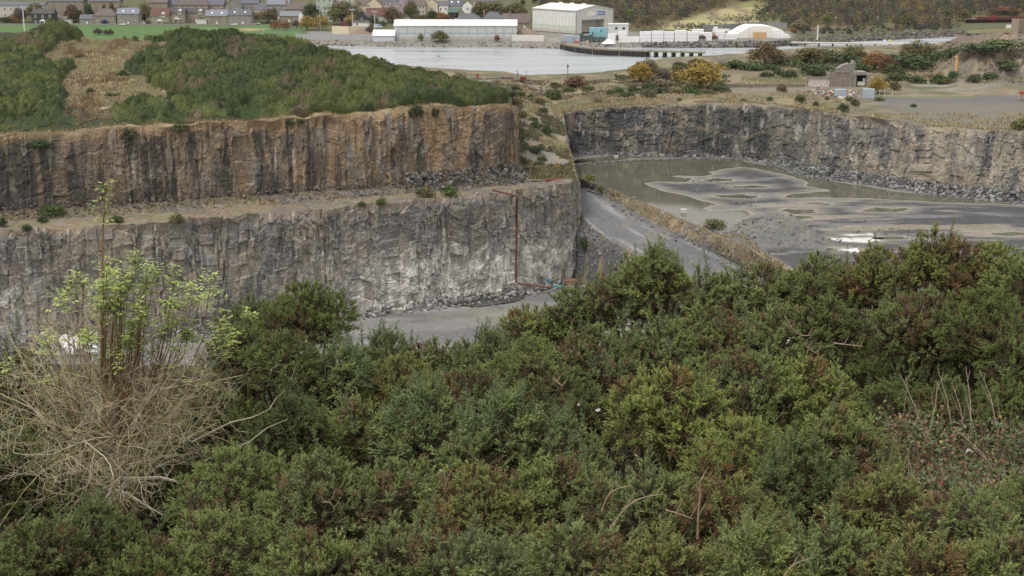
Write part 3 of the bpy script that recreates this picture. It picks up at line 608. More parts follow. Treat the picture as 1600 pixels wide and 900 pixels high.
# ================================================================== VEGETATION: shared meshes
def leaf_crown(lobes, n, size, base, tip, g, asp=.6, tilt=.7, dark=None, flat=.9):
    """leaf faces through the outer part of a few lobes: (x, y, z, r)"""
    L = np.array(lobes, float); wgt = L[:, 3] ** 2; k = g.choice(len(L), n, p=wgt / wgt.sum())
    d = unit(g.normal(size=(n, 3))); d[:, 2] = np.where(g.random(n) < .6, np.abs(d[:, 2]), d[:, 2]); d = unit(d)
    rr_ = g.random(n) ** .35; P = L[k, :3] + d * (L[k, 3] * rr_)[:, None] * np.array([1, 1, flat])
    t = np.clip(rr_ * 1.0, 0, 1); v = (.75 + .5 * g.random(n))[:, None]
    C = np.array(tip) * v
    return cards(P, d, size * (.6 + .8 * g.random(n)), C, asp, tilt, g)
def puff_lobes(w, h, n, g):
    out = []
    for i in range(n):
        a = i * 2.4 + g.random(); r = w * (.2 + .08 * g.random()); q = w * .5 - r * .8; out.append((q * math.cos(a), q * math.sin(a), r * .7 + (h - 2 * r) * (i / n) ** 1.6 * .7, r))
    for i in range(n):
        a = g.random() * 6.28; q = math.sqrt(g.random()) * w * .36; r = w * (.2 + .12 * g.random())
        out.append((q * math.cos(a), q * math.sin(a), max(r * .55, h * (.35 + .4 * g.random()) * (1 - .5 * (q / (w * .5)) ** 2)), r))
    out.append((0, 0, h - w * .3, w * .3)); return out
G = np.random.default_rng(21)
def samp(Pg, n, g, v0=0., v1=1., u0=0., u1=1.):
    a = (v0 + (v1 - v0) * g.random(n)) * (Pg.shape[0] - 1.001); b = (u0 + (u1 - u0) * g.random(n)) * (Pg.shape[1] - 1.001); i = a.astype(int); j = b.astype(int); fa = (a - i)[:, None]; fb = (b - j)[:, None]
    return (Pg[i, j] * (1 - fa) + Pg[i + 1, j] * fa) * (1 - fb) + (Pg[i, j + 1] * (1 - fa) + Pg[i + 1, j + 1] * fa) * fb
# small gorse / shrub, unit width 1 and height about .75, colour comes from the object
SHRUB = []
for i in range(5):
    g = np.random.default_rng(100 + i); SHRUB.append(mesh('shrub_foliage', *leaf_crown(puff_lobes(1, .72, 7, g), 760, .10, (.75, .75, .75), (.75, .75, .7), g)[:2], M_leaf, leaf_crown(puff_lobes(1, .72, 7, np.random.default_rng(100 + i)), 760, .10, (.6, .6, .6), (.8, .8, .7), np.random.default_rng(200 + i))[2]))
def branchy(h, w, n, g, r=.03, up=.9, start=.15, c=(1, 1, 1)):
    ch = []
    for i in range(n):
        a = g.random() * 6.28; e = w * .5 * (.3 + .7 * g.random()); z0 = h * start * g.random(); p0 = np.array([.03 * g.normal(), .03 * g.normal(), z0])
        p2 = np.array([e * math.cos(a), e * math.sin(a), h * (.45 + .55 * g.random()) * (1 - .25 * (e / (w * .5)) ** 2)]); p1 = p0 * .4 + p2 * .6; p1[:2] *= .8; p1 += g.normal(size=3) * .03 * h
        rr_ = r * (.5 + .7 * g.random()); ch.append(([p0, p1, p2], [rr_, rr_ * .6, rr_ * .25], c))
        for j in range(3):
            q = p1 + (p2 - p1) * g.random(); e2_ = q + g.normal(size=3) * .14 * h + [0, 0, .1 * h]; ch.append(([q, (q + e2_) / 2 + g.normal(size=3) * .02 * h, e2_], [rr_ * .4, rr_ * .3, rr_ * .12], c))
    return ch
STEM = mesh('stems', *tubes(branchy(.5, .7, 12, np.random.default_rng(3)))[:2], M_bark, np.ones((10, 3)) if False else tubes(branchy(.5, .7, 12, np.random.default_rng(3)))[2])
BARE = []
for i in range(3):
    V, Fc, C = tubes(branchy(1., 1., 70, np.random.default_rng(40 + i), .012), 3); BARE.append(mesh('twigs', V, Fc, M_bark, C))
TREE = []
for i in range(5):
    g = np.random.default_rng(300 + i); V, Fc, C = leaf_crown(puff_lobes(1, .95, 11, g), 3600, .058, (.6, .6, .6), (.8, .8, .7), g); V[:, 2] = V[:, 2] * .94 + .1; TREE.append(mesh('crown', V, Fc, M_leaf, C))
TRUNK = []
for i in range(2):
    V, Fc, C = tubes([([(0, 0, -.05), (.01, 0, .2), (0, .02, .45), (.03, 0, .75)], [.04, .03, .022, .01], (1, 1, 1))] + branchy(.85, .7, 14, np.random.default_rng(60 + i), .012, start=.5), 5); TRUNK.append(mesh('trunk', V, Fc, M_bark, C))
GREEN, DKG, OLV, YEL, BRN, RED, PUR, ORG, BGE, LIME, MIDG = (.085, .12, .036), (.058, .086, .032), (.15, .135, .055), (.34, .245, .055), (.155, .11, .06), (.15, .075, .05), (.11, .085, .085), (.27, .13, .05), (.24, .2, .13), (.17, .22, .05), (.075, .105, .04)
def shrub(px, py, wp, hp, c, label, group, name='gorse_bush', bare=False, cat='bush', twc=(.3, .24, .18)):
    p = hit(px, py); W = wp * p[1] / F; Hh = hp * p[1] / F; r = empty(name, p - [0, 0, .12 * Hh], random.random() * 6.28, label, cat, group)
    if bare:
        o = link('twigs', random.choice(BARE), r, sc_=(W, W, Hh * 1.05)); o.color = (*twc, 1)
        if c is None: return r
        o = link('foliage', random.choice(SHRUB), r, sc_=(W * .9, W * .9, Hh * 1.2)); o.color = (*c, 1); return r
    o = link('foliage', random.choice(SHRUB), r, sc_=(W * 1.22, W * 1.22, Hh * 1.5)); o.color = (*[k * random.uniform(.9, 1.12) for k in c], 1)
    o = link('stems', STEM, r, sc_=(W, W, Hh * 1.2)); o.color = (.1, .075, .05, 1); return r
def tree(px, py, wp, hp, c, label, group, name='tree', tc=(.14, .11, .085), base=None, cat='tree'):
    p = hit(px, py) if base is None else np.array(base); W = wp * p[1] / F; Hh = hp * p[1] / F; r = empty(name, p - [0, 0, .2], random.random() * 6.28, label, cat, group)
    o = link('crown', random.choice(TREE), r, sc_=(W * 1.02, W * 1.02, Hh * .97)); o.color = (*c, 1)
    o = link('trunk', random.choice(TRUNK), r, sc_=(W, W, Hh)); o.color = (*tc, 1); return r

GP = 'shrubs on the ground between the quarry and the shore'
K = dict(G=GREEN, D=DKG, O=OLV, Y=YEL, B=BRN, R=RED, P=PUR, N=ORG, E=BGE, L=LIME, M=MIDG)
def table(txt, fn, group, **kw):
    for ln_ in txt.strip().splitlines():
        a, lab = ln_.split('|'); px, py, wp, hp, k = a.split(); fn(float(px), float(py), float(wp), float(hp), K[k], lab.strip(), group, **kw)
table('''
805 142 14 10 D | small dark gorse bush nearest the shore above the head of the bank slope
781 150 24 15 G | wide green gorse bush beside the pale grass where the upper face ends
800 150 13 9 D | low gorse bush between the wide green one and the dark cluster
813 151 15 10 G | gorse bush at the right end of the cluster above the bank slope
865 137 12 10 D | round dark gorse bush left of the white marker post
889 144 17 9 M | pale green gorse bush just below the white marker post
897 138 13 9 D | dark gorse bush under the red brown shrub
863 156 26 19 G | largest green gorse bush on top of the bank slope
830 153 9 7 D | tiny gorse bush left of the largest one on the bank top
844 163 15 12 O | olive gorse bush straggling below the largest one
806 166 17 16 O | olive brown shrub beside the end of the upper face
849 176 13 11 D | dark gorse bush in the middle of the bank slope
817 184 12 12 O | dull gorse bush below the flowering one on the bank slope
837 200 18 13 D | dark gorse bush above the bare track on the bank slope
855 210 16 17 D | tall dark gorse bush overhanging the foot of the bank slope
834 188 14 6 M | light green patch of low gorse on the bank slope
819 257 18 14 O | yellowish green bush at the foot of the upper face end
838 239 20 14 D | dark bush below the bank slope close to the rock buttress
842 259 16 9 M | green bush on the bench beside the rock buttress
872 266 13 12 Y | yellow bush at the foot of the rock buttress
920 281 20 11 L | light green bush at the top end of the grassy ridge
940 301 11 13 O | olive bush on the grassy ridge next to the rusty rail
1117 357 30 17 O | grey olive bush on the grassy ridge by the white puddle
914 388 20 22 D | dark ivy green bush in the notch behind the lower face corner
899 137 36 20 R | red brown leafless looking shrub in front of the shore
870 137 18 8 B | low brown scrub left of the red brown shrub
1033 136 32 15 E | beige seeding shrub between the two yellow trees
989 143 17 11 D | dark gorse bush below the smaller yellow tree
998 144 10 7 D | tiny gorse bush right under the smaller yellow tree
1013 153 21 13 M | bright green round gorse bush on the dry grass edge
980 152 21 10 D | flat dark gorse bush left of the bright green round one
967 146 15 11 G | upright green gorse bush in the row above the far face
953 149 13 9 D | small dark gorse bush at the left of the row above the far face
912 141 12 7 G | small gorse bush right of the red brown shrub
923 141 11 7 G | small gorse bush beside the brown heather patch
1016 140 24 12 D | gorse bush behind the bright green round one
1036 145 28 10 D | low dark gorse bush in front of the beige shrub
1077 145 24 12 G | gorse bush left of the large yellow tree's foot
1105 147 20 8 G | low gorse bush in front of the large yellow tree
1126 144 24 12 D | dark gorse bush right of the large yellow tree's foot
1089 149 9 7 G | tiny gorse bush on the dry grass below the large yellow tree
1062 158 7 6 G | lone seedling bush on the rim of the far face
1057 146 20 12 E | grey beige twiggy bush left of the large yellow tree
1150 108 36 16 D | dark gorse bush right of the large yellow tree by the water
1175 110 34 13 G | gorse bush left of the round brown tree's foot
1202 110 32 11 D | gorse bush in front of the round brown tree
1230 104 44 14 G | long green gorse bank right of the round brown tree
1256 98 30 12 D | gorse bush below the bare small tree
1285 98 52 22 D | tall dark gorse bush with flecks of yellow flower
1272 96 9 9 Y | yellow flowering spray in the tall dark gorse
1320 102 50 20 D | wide gorse bush above the ruined building
1342 112 34 16 G | gorse bush between ruin tower and orange tree
1233 119 24 11 D | gorse bush on the terrace bank left of the ruin
1197 119 20 8 D | low gorse bush at the middle of the terrace bank
1216 116 14 9 D | small dark gorse bush beside the terrace middle
1276 116 48 18 D | broad gorse mound behind the whitewashed wall
1308 117 20 11 D | gorse bush at the left foot of the ruin tower
1161 160 9 7 D | tiny dark bush on the rim left of the bare shrub
1203 158 11 8 D | tiny dark bush on the rim under the bare shrub
1250 160 16 13 M | green bush on the rim left of the building rubble
1292 157 6 7 D | tiny bush directly below the building rubble
1274 166 9 9 D | small dark bush on the rim below the green one
1317 175 15 15 D | dark bush hanging low on the rim below the steel sheet
1336 166 14 12 G | green bush right of the dark hanging one on the rim
1327 158 13 8 M | pale bush behind the pair below the steel sheet
1374 158 13 8 G | green bush at the end of the dark track
1427 167 9 6 D | lone dark bush on the edge of the dark track
1593 203 28 20 O | large olive bush at the right edge above the far face
1398 141 17 17 O | yellow olive bush beside the yellow willow
1403 128 36 16 D | dark gorse mound in front of the wooded bank
1432 130 26 14 D | dark gorse bush left of the outcrop foot
1467 131 28 16 D | dark gorse bush at the foot of the brown outcrop
1481 131 16 12 O | olive bush at the foot of the brown outcrop
1490 124 14 14 D | dark bush right under the yellow pipe
1523 128 22 14 D | dark bush below the outcrop next to the pale post
1548 126 24 14 D | dark bush under the outcrop right of the pale post
1573 108 36 18 D | dark gorse bush high on the outcrop at the right
1530 80 60 14 D | long dark gorse thicket along the crest of the outcrop
1570 76 60 16 G | gorse thicket on the crest nearest the right edge
1487 88 36 14 D | gorse bush on the left shoulder of the outcrop crest
1456 96 40 18 D | dark gorse below the small water view
1420 108 60 26 D | great dark gorse mass beneath the olive tree
1395 116 30 18 D | dark scrub right of the orange tree
''', shrub, GP)
table('''
1000 129 40 36 Y | smaller yellow tree at the left of the shore grove
1013 126 36 40 O | olive tree rising behind the smaller yellow tree
1058 130 26 32 O | pale olive tree leaning on the large yellow one
1094 138 74 50 Y | large round yellow tree, broadest of the grove
1090 116 44 28 O | olive crown showing over the large yellow tree
1060 112 26 18 D | dark green holly like tree between the yellow trees
1196 103 58 40 B | round brown tree standing at the water's edge
1269 100 64 28 O | spreading olive yellow willow left of the road trees
1335 98 46 32 O | olive tree above the ruined building
1367 110 44 34 N | orange brown tree behind the ruin
1387 114 30 30 R | red brown tree right of the orange one
1433 94 52 36 O | broad olive tree at the right end of the inlet
1372 146 30 32 Y | yellow willow beside the ruined building doorway
1487 86 26 14 O | small yellow olive tree at the foot of the inlet
''', tree, 'autumn trees on the near shore')
shrub(1037, 132, 28, 34, PUR, 'purple bare tree between olive and yellow crowns', 'autumn trees on the near shore', 'tree', True, 'tree', (.15, .12, .115))
shrub(1227, 100, 26, 24, None, 'small bare tree beside the round brown one', 'autumn trees on the near shore', 'tree', True, 'tree', (.2, .16, .13))
shrub(1130, 106, 34, 22, None, 'bare grey thin tree right of the large yellow tree', 'autumn trees on the near shore', 'tree', True, 'tree', (.32, .28, .26))
shrub(1222, 143, 20, 17, BRN, 'bare brown shrub standing alone on the gravel road', GP, 'shrub', True)
shrub(935, 161, 34, 22, None, 'grey brown twiggy shrub on the rim of the far face', GP, 'shrub', True, twc=(.2, .165, .12))
shrub(718, 130, 26, 24, BGE, 'pale straw coloured birch at the end of the left hill', 'autumn trees on the near shore', 'tree', True, 'tree', (.35, .28, .2))
shrub(668, 122, 20, 16, BRN, 'bare thin tree behind the crest of the left hill', 'autumn trees on the near shore', 'tree', True, 'tree', (.3, .25, .2))
shrub(690, 128, 26, 14, ORG, 'rusty scrub behind the crest of the left hill', 'autumn trees on the near shore', 'shrub', True, 'bush')
GB = 'bushes growing on the benches and rims of the left faces'
table('''
62 232 38 17 D | wide dark bush hanging over the rim at the left
203 216 26 17 D | round gorse bush on the rim below the bare grass patch
281 204 24 13 G | gorse bush on the rim right of the round one
452 195 15 11 D | small gorse bush spilling over the ochre rim, left of a pair
468 194 13 10 D | small gorse bush spilling over the ochre rim, right of a pair
650 181 22 20 D | gorse bush hanging over the ochre rim beyond the middle
679 181 12 14 D | thin bush hanging down the face beside the ochre rim
80 336 34 18 G | domed green bush below the darkest part of the upper face
67 347 17 10 D | small dark bush just below the domed green one
42 361 15 12 D | dark bush on the bench edge at the left
4 354 14 18 D | dark bush at the left end of the bench
181 347 22 11 D | low dark bush on the bench right of the tall shoot
277 348 22 18 O | dry olive bush on the bench edge
565 322 11 9 D | tiny dark bush on the bench, left of the small round one
596 319 18 11 G | small round green bush on the bench
665 308 26 18 O | olive bush growing from the scree on the bench
702 305 24 20 G | bright dense bush growing from the scree on the bench
''', shrub, GB)

# ------------------------------------------------------------------ gorse mass on the left hill, scrub on the plateau
def darts(P, r, f=.62):
    cell = {}; keep = []
    for i in range(len(P)):
        cx, cy = int(P[i, 0] // 3), int(P[i, 1] // 3); ok = True
        for a in (-1, 0, 1):
            for b in (-1, 0, 1):
                for j in cell.get((cx + a, cy + b), ()):
                    if (P[i, 0] - P[j, 0]) ** 2 + (P[i, 1] - P[j, 1]) ** 2 < (f * (r[i] + r[j])) ** 2: ok = False
        if ok: cell.setdefault((cx, cy), []).append(i); keep.append(i)
    return np.array(keep)
def gorse_mass(P, W, Hm, Cb, g, per=46, size=.34):
    n = len(P); k = np.repeat(np.arange(n), per); m = len(k)
    d = unit(g.normal(size=(m, 3))); d[:, 2] = np.abs(d[:, 2]); q = P[k] + d * np.c_[W[k] * .62, W[k] * .62, Hm[k]] * (.75 + .3 * g.random((m, 1)))
    C = Cb[k] * (.65 + .7 * g.random((m, 1)))
    return cards(q, d, size * (.6 + .8 * g.random(m)), C, .55, .38, g)
g = np.random.default_rng(76)
Q = samp(PLAT, 30000, g, .04, .97); px, py = pixarr(Q[:, 0], Q[:, 1], Q[:, 2]); f_ = fbm(Q[:, 0] * .11, Q[:, 1] * .11, 4, 191)
top_ = np.interp(px, [1120, 1160, 1240, 1330, 1440, 1480, 1600], [96, 97, 84, 80, 80, 76, 66])
dense = (px > 1120) & (py < np.interp(px, [1120, 1200, 1300, 1420, 1460, 1600], [112, 108, 106, 122, 100, 82])) & (py > top_ + 6); mid_ = (px > 960) & (px < 1140) & (py > 118) & (py < 146); out_ = (px > 1440) & (py > 66) & (py < 130) & (f_ > .53)
low_ = (px > 770) & (px < 990) & (py > 126) & (py < 158) & (f_ > .5)
ok = (dense & (f_ > .36)) | (mid_ & (f_ > .44)) | out_ | low_; Q = Q[ok]; n = len(Q); Q = Q[:]; pal = np.array([(.06, .08, .035), (.085, .10, .04), (.12, .105, .055), (.15, .115, .07), (.10, .075, .055), (.17, .15, .075)])
ic = np.clip((fbm(Q[:, 0] * .09, Q[:, 1] * .09, 3, 192) * 9 - 1.6 + g.normal(size=n) * .7), 0, 5).astype(int); ic = np.where(low_[ok], np.maximum(ic, 3), ic); hgt = np.where(dense[ok], 1.5, np.where(low_[ok], .55, .8))
V, Fc, C = gorse_mass(Q, (.7 + 1.0 * g.random(n)) * (.6 + .4 * hgt), hgt * (.4 + .9 * g.random(n)), pal[ic] * (.8 + .4 * g.random((n, 1))), g, 30, .42)
tag(link('scrub', mesh('scrub', V, Fc, M_mass, C)), 'low green and brown scrub between the trees of the near shore', 'scrub', kind='stuff')
Q = samp(SLP, 2600, g, .02, .98, .05, .97); f_ = fbm(Q[:, 0] * .16, Q[:, 1] * .09, 4, 197); Q = Q[f_ > .5]; n = len(Q)
V, Fc, C = gorse_mass(Q, .5 + .9 * g.random(n), .3 + .8 * g.random(n), np.array([(.075, .095, .035), (.10, .105, .045), (.14, .12, .065), (.11, .08, .05)])[g.integers(0, 4, n)] * (.8 + .4 * g.random((n, 1))), g, 34, .36)
tag(link('scrub', mesh('scrub', V, Fc, M_mass, C)), 'thin rough scrub on the bank slope at the end of the upper face', 'scrub', kind='stuff')
g = np.random.default_rng(77)
iv = g.random(22000) * 80; iu_ = g.random(22000) * (n_ - 2); a = np.clip(iv.astype(int), 0, 108); b = iu_.astype(int)
fa_ = (iv - a)[:, None]; fb_ = (iu_ - b)[:, None]
HPnt = (HILL[a, b] * (1 - fa_) + HILL[a + 1, b] * fa_) * (1 - fb_) + (HILL[a, b + 1] * (1 - fa_) + HILL[a + 1, b + 1] * fa_) * fb_
px, py = pixarr(HPnt[:, 0], HPnt[:, 1], HPnt[:, 2])
edged = iv * (1 + .5 * (fbm(HPnt[:, 0] * .15, HPnt[:, 1] * .15, 3, 161) - .5)); ok = (hillmask(HPnt[:, 0], HPnt[:, 1], HPnt[:, 2]) < .5) & (px > -160) & (px < 790) & (edged > 13.5 - 4 * sstep(380, 500, px))
def domes(x, y, cs, r, seed, jit=.8):
    """height 0..1 of the tallest jittered dome over each point, and that dome's own random number"""
    i0 = np.floor(x / cs); j0 = np.floor(y / cs); h = np.zeros(x.shape); rid = np.zeros(x.shape)
    for a in (-1, 0, 1):
        for b in (-1, 0, 1):
            i = i0 + a; j = j0 + b; k = hsh(i, j, seed + 2); d2 = ((x - (i + .5 + jit * (hsh(i, j, seed) - .5)) * cs) ** 2 + (y - (j + .5 + jit * (hsh(i, j, seed + 1) - .5)) * cs) ** 2) / (r * (.65 + .5 * k)) ** 2
            t = np.sqrt(np.clip(1 - d2, 0, 1)) * (.55 + .6 * hsh(i, j, seed + 3)); m = t > h; h = np.where(m, t, h); rid = np.where(m, k, rid)
    return h, rid
nu_, nv_ = 900, 400; ua = np.linspace(n_ * .36, n_ - 2, nu_); va = np.linspace(6, 84, nv_); b, a = np.meshgrid(ua, va); ai = np.clip(a.astype(int), 0, 108); bi_ = np.clip(b.astype(int), 0, n_ - 2); fa_ = (a - ai)[..., None]; fb_ = (b - bi_)[..., None]
S = (HILL[ai, bi_] * (1 - fa_) + HILL[ai + 1, bi_] * fa_) * (1 - fb_) + (HILL[ai, bi_ + 1] * (1 - fa_) + HILL[ai + 1, bi_ + 1] * fa_) * fb_
X, Y = S[..., 0], S[..., 1]; Xw = X + 1.2 * (fbm(X * .3, Y * .3, 3, 167) - .5); Yw = Y + 1.2 * (fbm(X * .3 + 7, Y * .3, 3, 168) - .5)
h1, r1 = domes(Xw, Yw, 4.6, 3.5, 301); h2, r2 = domes(Xw, Yw, 1.7, 1.25, 311); h3, r3 = domes(X, Y, .75, .55, 321)
spx, spy = pixarr(X, Y, S[..., 2]); ev = a * (1 + .5 * (fbm(X * .15, Y * .15, 3, 161) - .5)); mk = (hillmask(X, Y, S[..., 2]) < .5) & (ev > 12.5 - 4 * sstep(380, 500, spx)) & (spx < 792)
mk = mk & ~((fbm(X * .11, Y * .2, 3, 169) > .70) & (r1 < .5))
hue = fbm(X * .06, Y * .06, 3, 163); Cs = mixc(np.zeros(X.shape + (3,)) + A3(.046, .068, .022), A3(.078, .092, .027), sstep(.38, .62, hue + .5 * (r1 - .5))); Cs = Cs * (.6 + .28 * r1 + .28 * r2)[..., None]
Cs = mixc(Cs, A3(.115, .08, .055), ((fbm(X * .16, Y * .1, 3, 164) > .70) & (r1 > .3)) * .7)
mf = mk.astype(float)
for _ in range(7): mf = (np.roll(mf, 1, 0) + np.roll(mf, -1, 0) + np.roll(mf, 2, 1) + np.roll(mf, -2, 1)) / 4
S2 = S.copy(); S2[..., 2] += np.where(mk, .15 + (2.0 * h1 + 1.35 * h2 + .7 * h3) * sstep(11.5, 17, ev + 4 * sstep(380, 500, spx)) * sstep(.3, .98, mf), -.6)
tdu = np.gradient(S2, axis=1); tdv = np.gradient(S2, axis=0); Nn = unit(np.cross(tdu, tdv)); Nn *= np.sign(Nn[..., 2:3])
k = np.flatnonzero(mk.ravel()); k = k[(spx.ravel()[k] > -60) & (a.ravel()[k] < 78)]; k = k[g.integers(0, len(k), 330000)]; P = S2.reshape(-1, 3)[k] + Nn.reshape(-1, 3)[k] * (.04 + .34 * g.random((len(k), 1)) ** 1.5) + g.normal(size=(len(k), 3)) * .1; Cc = Cs.reshape(-1, 3)[k] * (.75 + .85 * g.random((len(k), 1)))
q3 = gridfaces(nv_, nu_); q3 = q3[mk.ravel()[q3].any(1)]
V, Fc, C = join([(S2.reshape(-1, 3), q3, Cs.reshape(-1, 3)), cards(P, Nn.reshape(-1, 3)[k], .25 * (.6 + .9 * g.random(len(k))), Cc, .5, .7, g)])
tag(link('gorse_thicket', mesh('gorse_thicket', V, Fc, M_mass, C)), 'dense green gorse thicket covering the left hill', 'gorse', kind='stuff')
table('''
193 121 17 13 D | lone gorse bush high in the bare grass patch
142 147 12 11 D | smallest lone gorse bush in the bare grass patch
172 156 26 14 G | wide gorse bush low in the bare grass patch
161 184 18 13 D | gorse bush at the lower left tip of the bare grass patch
195 178 20 14 G | gorse bush in the lower part of the bare grass patch
212 172 16 12 M | pale gorse bush at the lower right of the bare grass patch
126 93 18 10 R | brown dead gorse at the top of the bare grass patch
''', shrub, 'gorse bushes in the bare patch on the left hill')
# dry grass tufts as ground cover: bare patch, grassy ridge, rims
def grass(P, h, wd, Cc, g, name, label):
    n = len(P); a = g.random(n) * 6.28; d = np.stack([np.cos(a), np.sin(a), 0 * a], 1) * wd[:, None] * .5; lean = g.normal(size=(n, 3)) * .35; lean[:, 2] = 1; top = P + lean * h[:, None]
    V = np.stack([P - d, P + d, top + d * .15, top - d * .15], 1).reshape(-1, 3); C = np.repeat(Cc, 4, 0); C[0::4] *= .9; C[1::4] *= .9
    return tag(link(name, mesh(name, V, np.arange(4 * n).reshape(-1, 4), M_straw, C)), label, 'grass', kind='stuff')
def straw(n, g, a=(.36, .28, .15), b=(.24, .18, .10)): t = g.random((n, 1)); return (np.array(a) * t + np.array(b) * (1 - t)) * (.8 + .4 * g.random((n, 1)))
q = HPnt[hillmask(HPnt[:, 0], HPnt[:, 1], HPnt[:, 2]) > .5]; q = np.repeat(q, 38, 0); q[:, :2] += g.normal(size=(len(q), 2)) * .6
cg = straw(len(q), g, (.42, .37, .23), (.30, .25, .155)); br = fbm(q[:, 0] * .2, q[:, 1] * .1, 4, 123) > .63; cg[br] *= A3(.7, .6, .55)
grass(q, .5 + .5 * g.random(len(q)), .12 + .12 * g.random(len(q)), cg, g, 'dry_grass', 'tan dry grass in the bare patch on the left hill')
q = np.r_[samp(RAMP, 14000, g, 0, .22), samp(PITS, 9000, g, 0, .06)]; k = fbm(q[:, 0] * .3, q[:, 1] * .3, 4, 171) + .35 * (g.random(len(q)) - .5) > .5; q = q[k]
q2 = samp(RAMP, 9000, g, .46, .85); q2 = q2[fbm(q2[:, 0] * .25, q2[:, 1] * .25, 4, 172) + .25 * (g.random(9000) - .5) > .6]; q = np.r_[q, q2]
grass(q, .2 + .45 * g.random(len(q)) ** 2, .1 + .12 * g.random(len(q)), straw(len(q), g, (.42, .35, .22), (.27, .22, .14)), g, 'dry_grass', 'tan grass along the ridge between the ramp and the pool')
q = np.r_[samp(PLAT, 90000, g, 0, .55), samp(SLP, 9000, g)]; dens = fbm(q[:, 0] * .1, q[:, 1] * .1, 4, 142); ppx, ppy = pixarr(q[:, 0], q[:, 1], q[:, 2])
q = q[(dens > .47) & (ppx > 780) & (ppx < 1680) & ~((ppx > 1340) & (ppy > 132) & (ppy < 178)) & ~((ppx > 1130) & (ppx < 1345) & (ppy > 134) & (ppy < 146))]
grass(q, .3 + .6 * g.random(len(q)), .12 + .2 * g.random(len(q)), straw(len(q), g, (.42, .34, .21), (.22, .19, .10)), g, 'dry_grass', 'pale rough grass on the ground above the far face')
q = np.r_[samp(HILL, 9000, g, 0, .14), samp(BEN, 9000, g, .6, .98, 0, .75)]; q = q[fbm(q[:, 0] * .2, q[:, 1] * .2, 3, 175) > .45]
grass(q, .25 + .4 * g.random(len(q)), .12 + .12 * g.random(len(q)), straw(len(q), g, (.32, .24, .13), (.2, .17, .08)), g, 'dry_grass', 'brown grass on the rim and bench of the left faces')

P = samp(BEN, 5200, g, .05, .97); P = P[fbm(P[:, 0] * .12, P[:, 1] * .2, 4, 195) + .3 * (g.random(len(P)) - .5) > .5]; P[:, 2] += .05; C = grey(len(P), g, .10, .34, .10)
tag(link('rubble', mesh('rubble', *rocks(P, .12 + .45 * g.random(len(P)) ** 3, C, g)[:2], M_stone, np.repeat(C, 8, 0))), 'stones strewn over the bench between the two left faces', 'rubble', kind='stuff')
P = np.concatenate([samp(RAMP, 2600, g, .5, .98), samp(RAMP, 900, g, 0, .3)]); P[:, 2] += .05; C = grey(len(P), g, .08, .30, .04)
tag(link('rubble', mesh('rubble', *rocks(P, .15 + .6 * g.random(len(P)) ** 3, C, g)[:2], M_stone, np.repeat(C, 8, 0))), 'stones scattered on the banks either side of the ramp', 'rubble', kind='stuff')
P = samp(PITS, 9000, g, .02, .6); ppx, ppy = pixarr(P[:, 0], P[:, 1], P[:, 2]); P = P[(P[:, 2] > PIT + .25) | (fbm(P[:, 0] * .1, P[:, 1] * .1, 3, 196) > .62)]; P[:, 2] += .03; C = grey(len(P), g, .08, .26, .02)
tag(link('rubble', mesh('rubble', *rocks(P, .12 + .5 * g.random(len(P)) ** 3, C, g)[:2], M_stone, np.repeat(C, 8, 0))), 'loose stones on the spoil mound and the right quarry floor', 'rubble', kind='stuff')
# ------------------------------------------------------------------ far hillside wood as one mass, with the trees that stand out of it
g = np.random.default_rng(88)
n = 9000; xs = g.uniform(20, 520, n); ysh = np.interp(xs, FS[:, 0], FS[:, 1]); ysf = ysh + 14 + 330 * g.random(n) ** .8; zf_ = zfar(xs, ysf); px, py = pixarr(xs, ysf, zf_)
clr = (py > 50 - (px - 985) * .27) & (px > 975) & (px < 1195 + 12 * g.normal(size=n))
yard = (px < 1250) & (py > 44); road = np.abs(py - np.interp(px, [1240, 1320, 1420, 1500], [45, 43, 40, 36])) < 2.0
ok = ~clr & ~yard & (px > 815) & ~((px < 1000) & (py > 47)) & ~road & (py > -26) & ~((px > 1490) & (py > 26) & (py < 46)) & ~((px > 1230) & (py > 47) & (g.random(n) < .75))
Q = np.stack([xs, ysf, zf_], 1)[ok]; pxk = px[ok]; pyk = py[ok]; W = (2.6 + 4.4 * g.random(len(Q))) * (1 - .5 * (pyk > 44)); od = np.argsort(-W + 2 * g.random(len(Q))); od = od[darts(Q[od] * .4, W[od] * .62 * .4, .5)]; Q = Q[od]; W = W[od]; pxk = pxk[od]; pyk = pyk[od]; n = len(Q); low = sstep(0, 1, pyk > 44)
Hm = W * (1.0 + .5 * g.random(n)) * (1 - .2 * low)
pal = np.array([(.11, .09, .055), (.14, .10, .07), (.105, .078, .07), (.065, .075, .038), (.15, .125, .058), (.075, .058, .058), (.045, .058, .033), (.19, .135, .06)]); ic = (fbm(Q[:, 0] * .03, Q[:, 1] * .03, 3, 181) * 5 + g.random(n) * 5.2).astype(int) % 8
V, Fc, C = gorse_mass(Q, W, Hm, pal[ic] * (.8 + .4 * g.random((n, 1))) * (1 - .25 * sstep(1400, 1560, pxk))[:, None], g, 240, .7)
tag(link('woodland', mesh('woodland', V, Fc, M_mass, C)), 'brown and olive autumn wood covering the far hillside', 'woodland', kind='stuff')
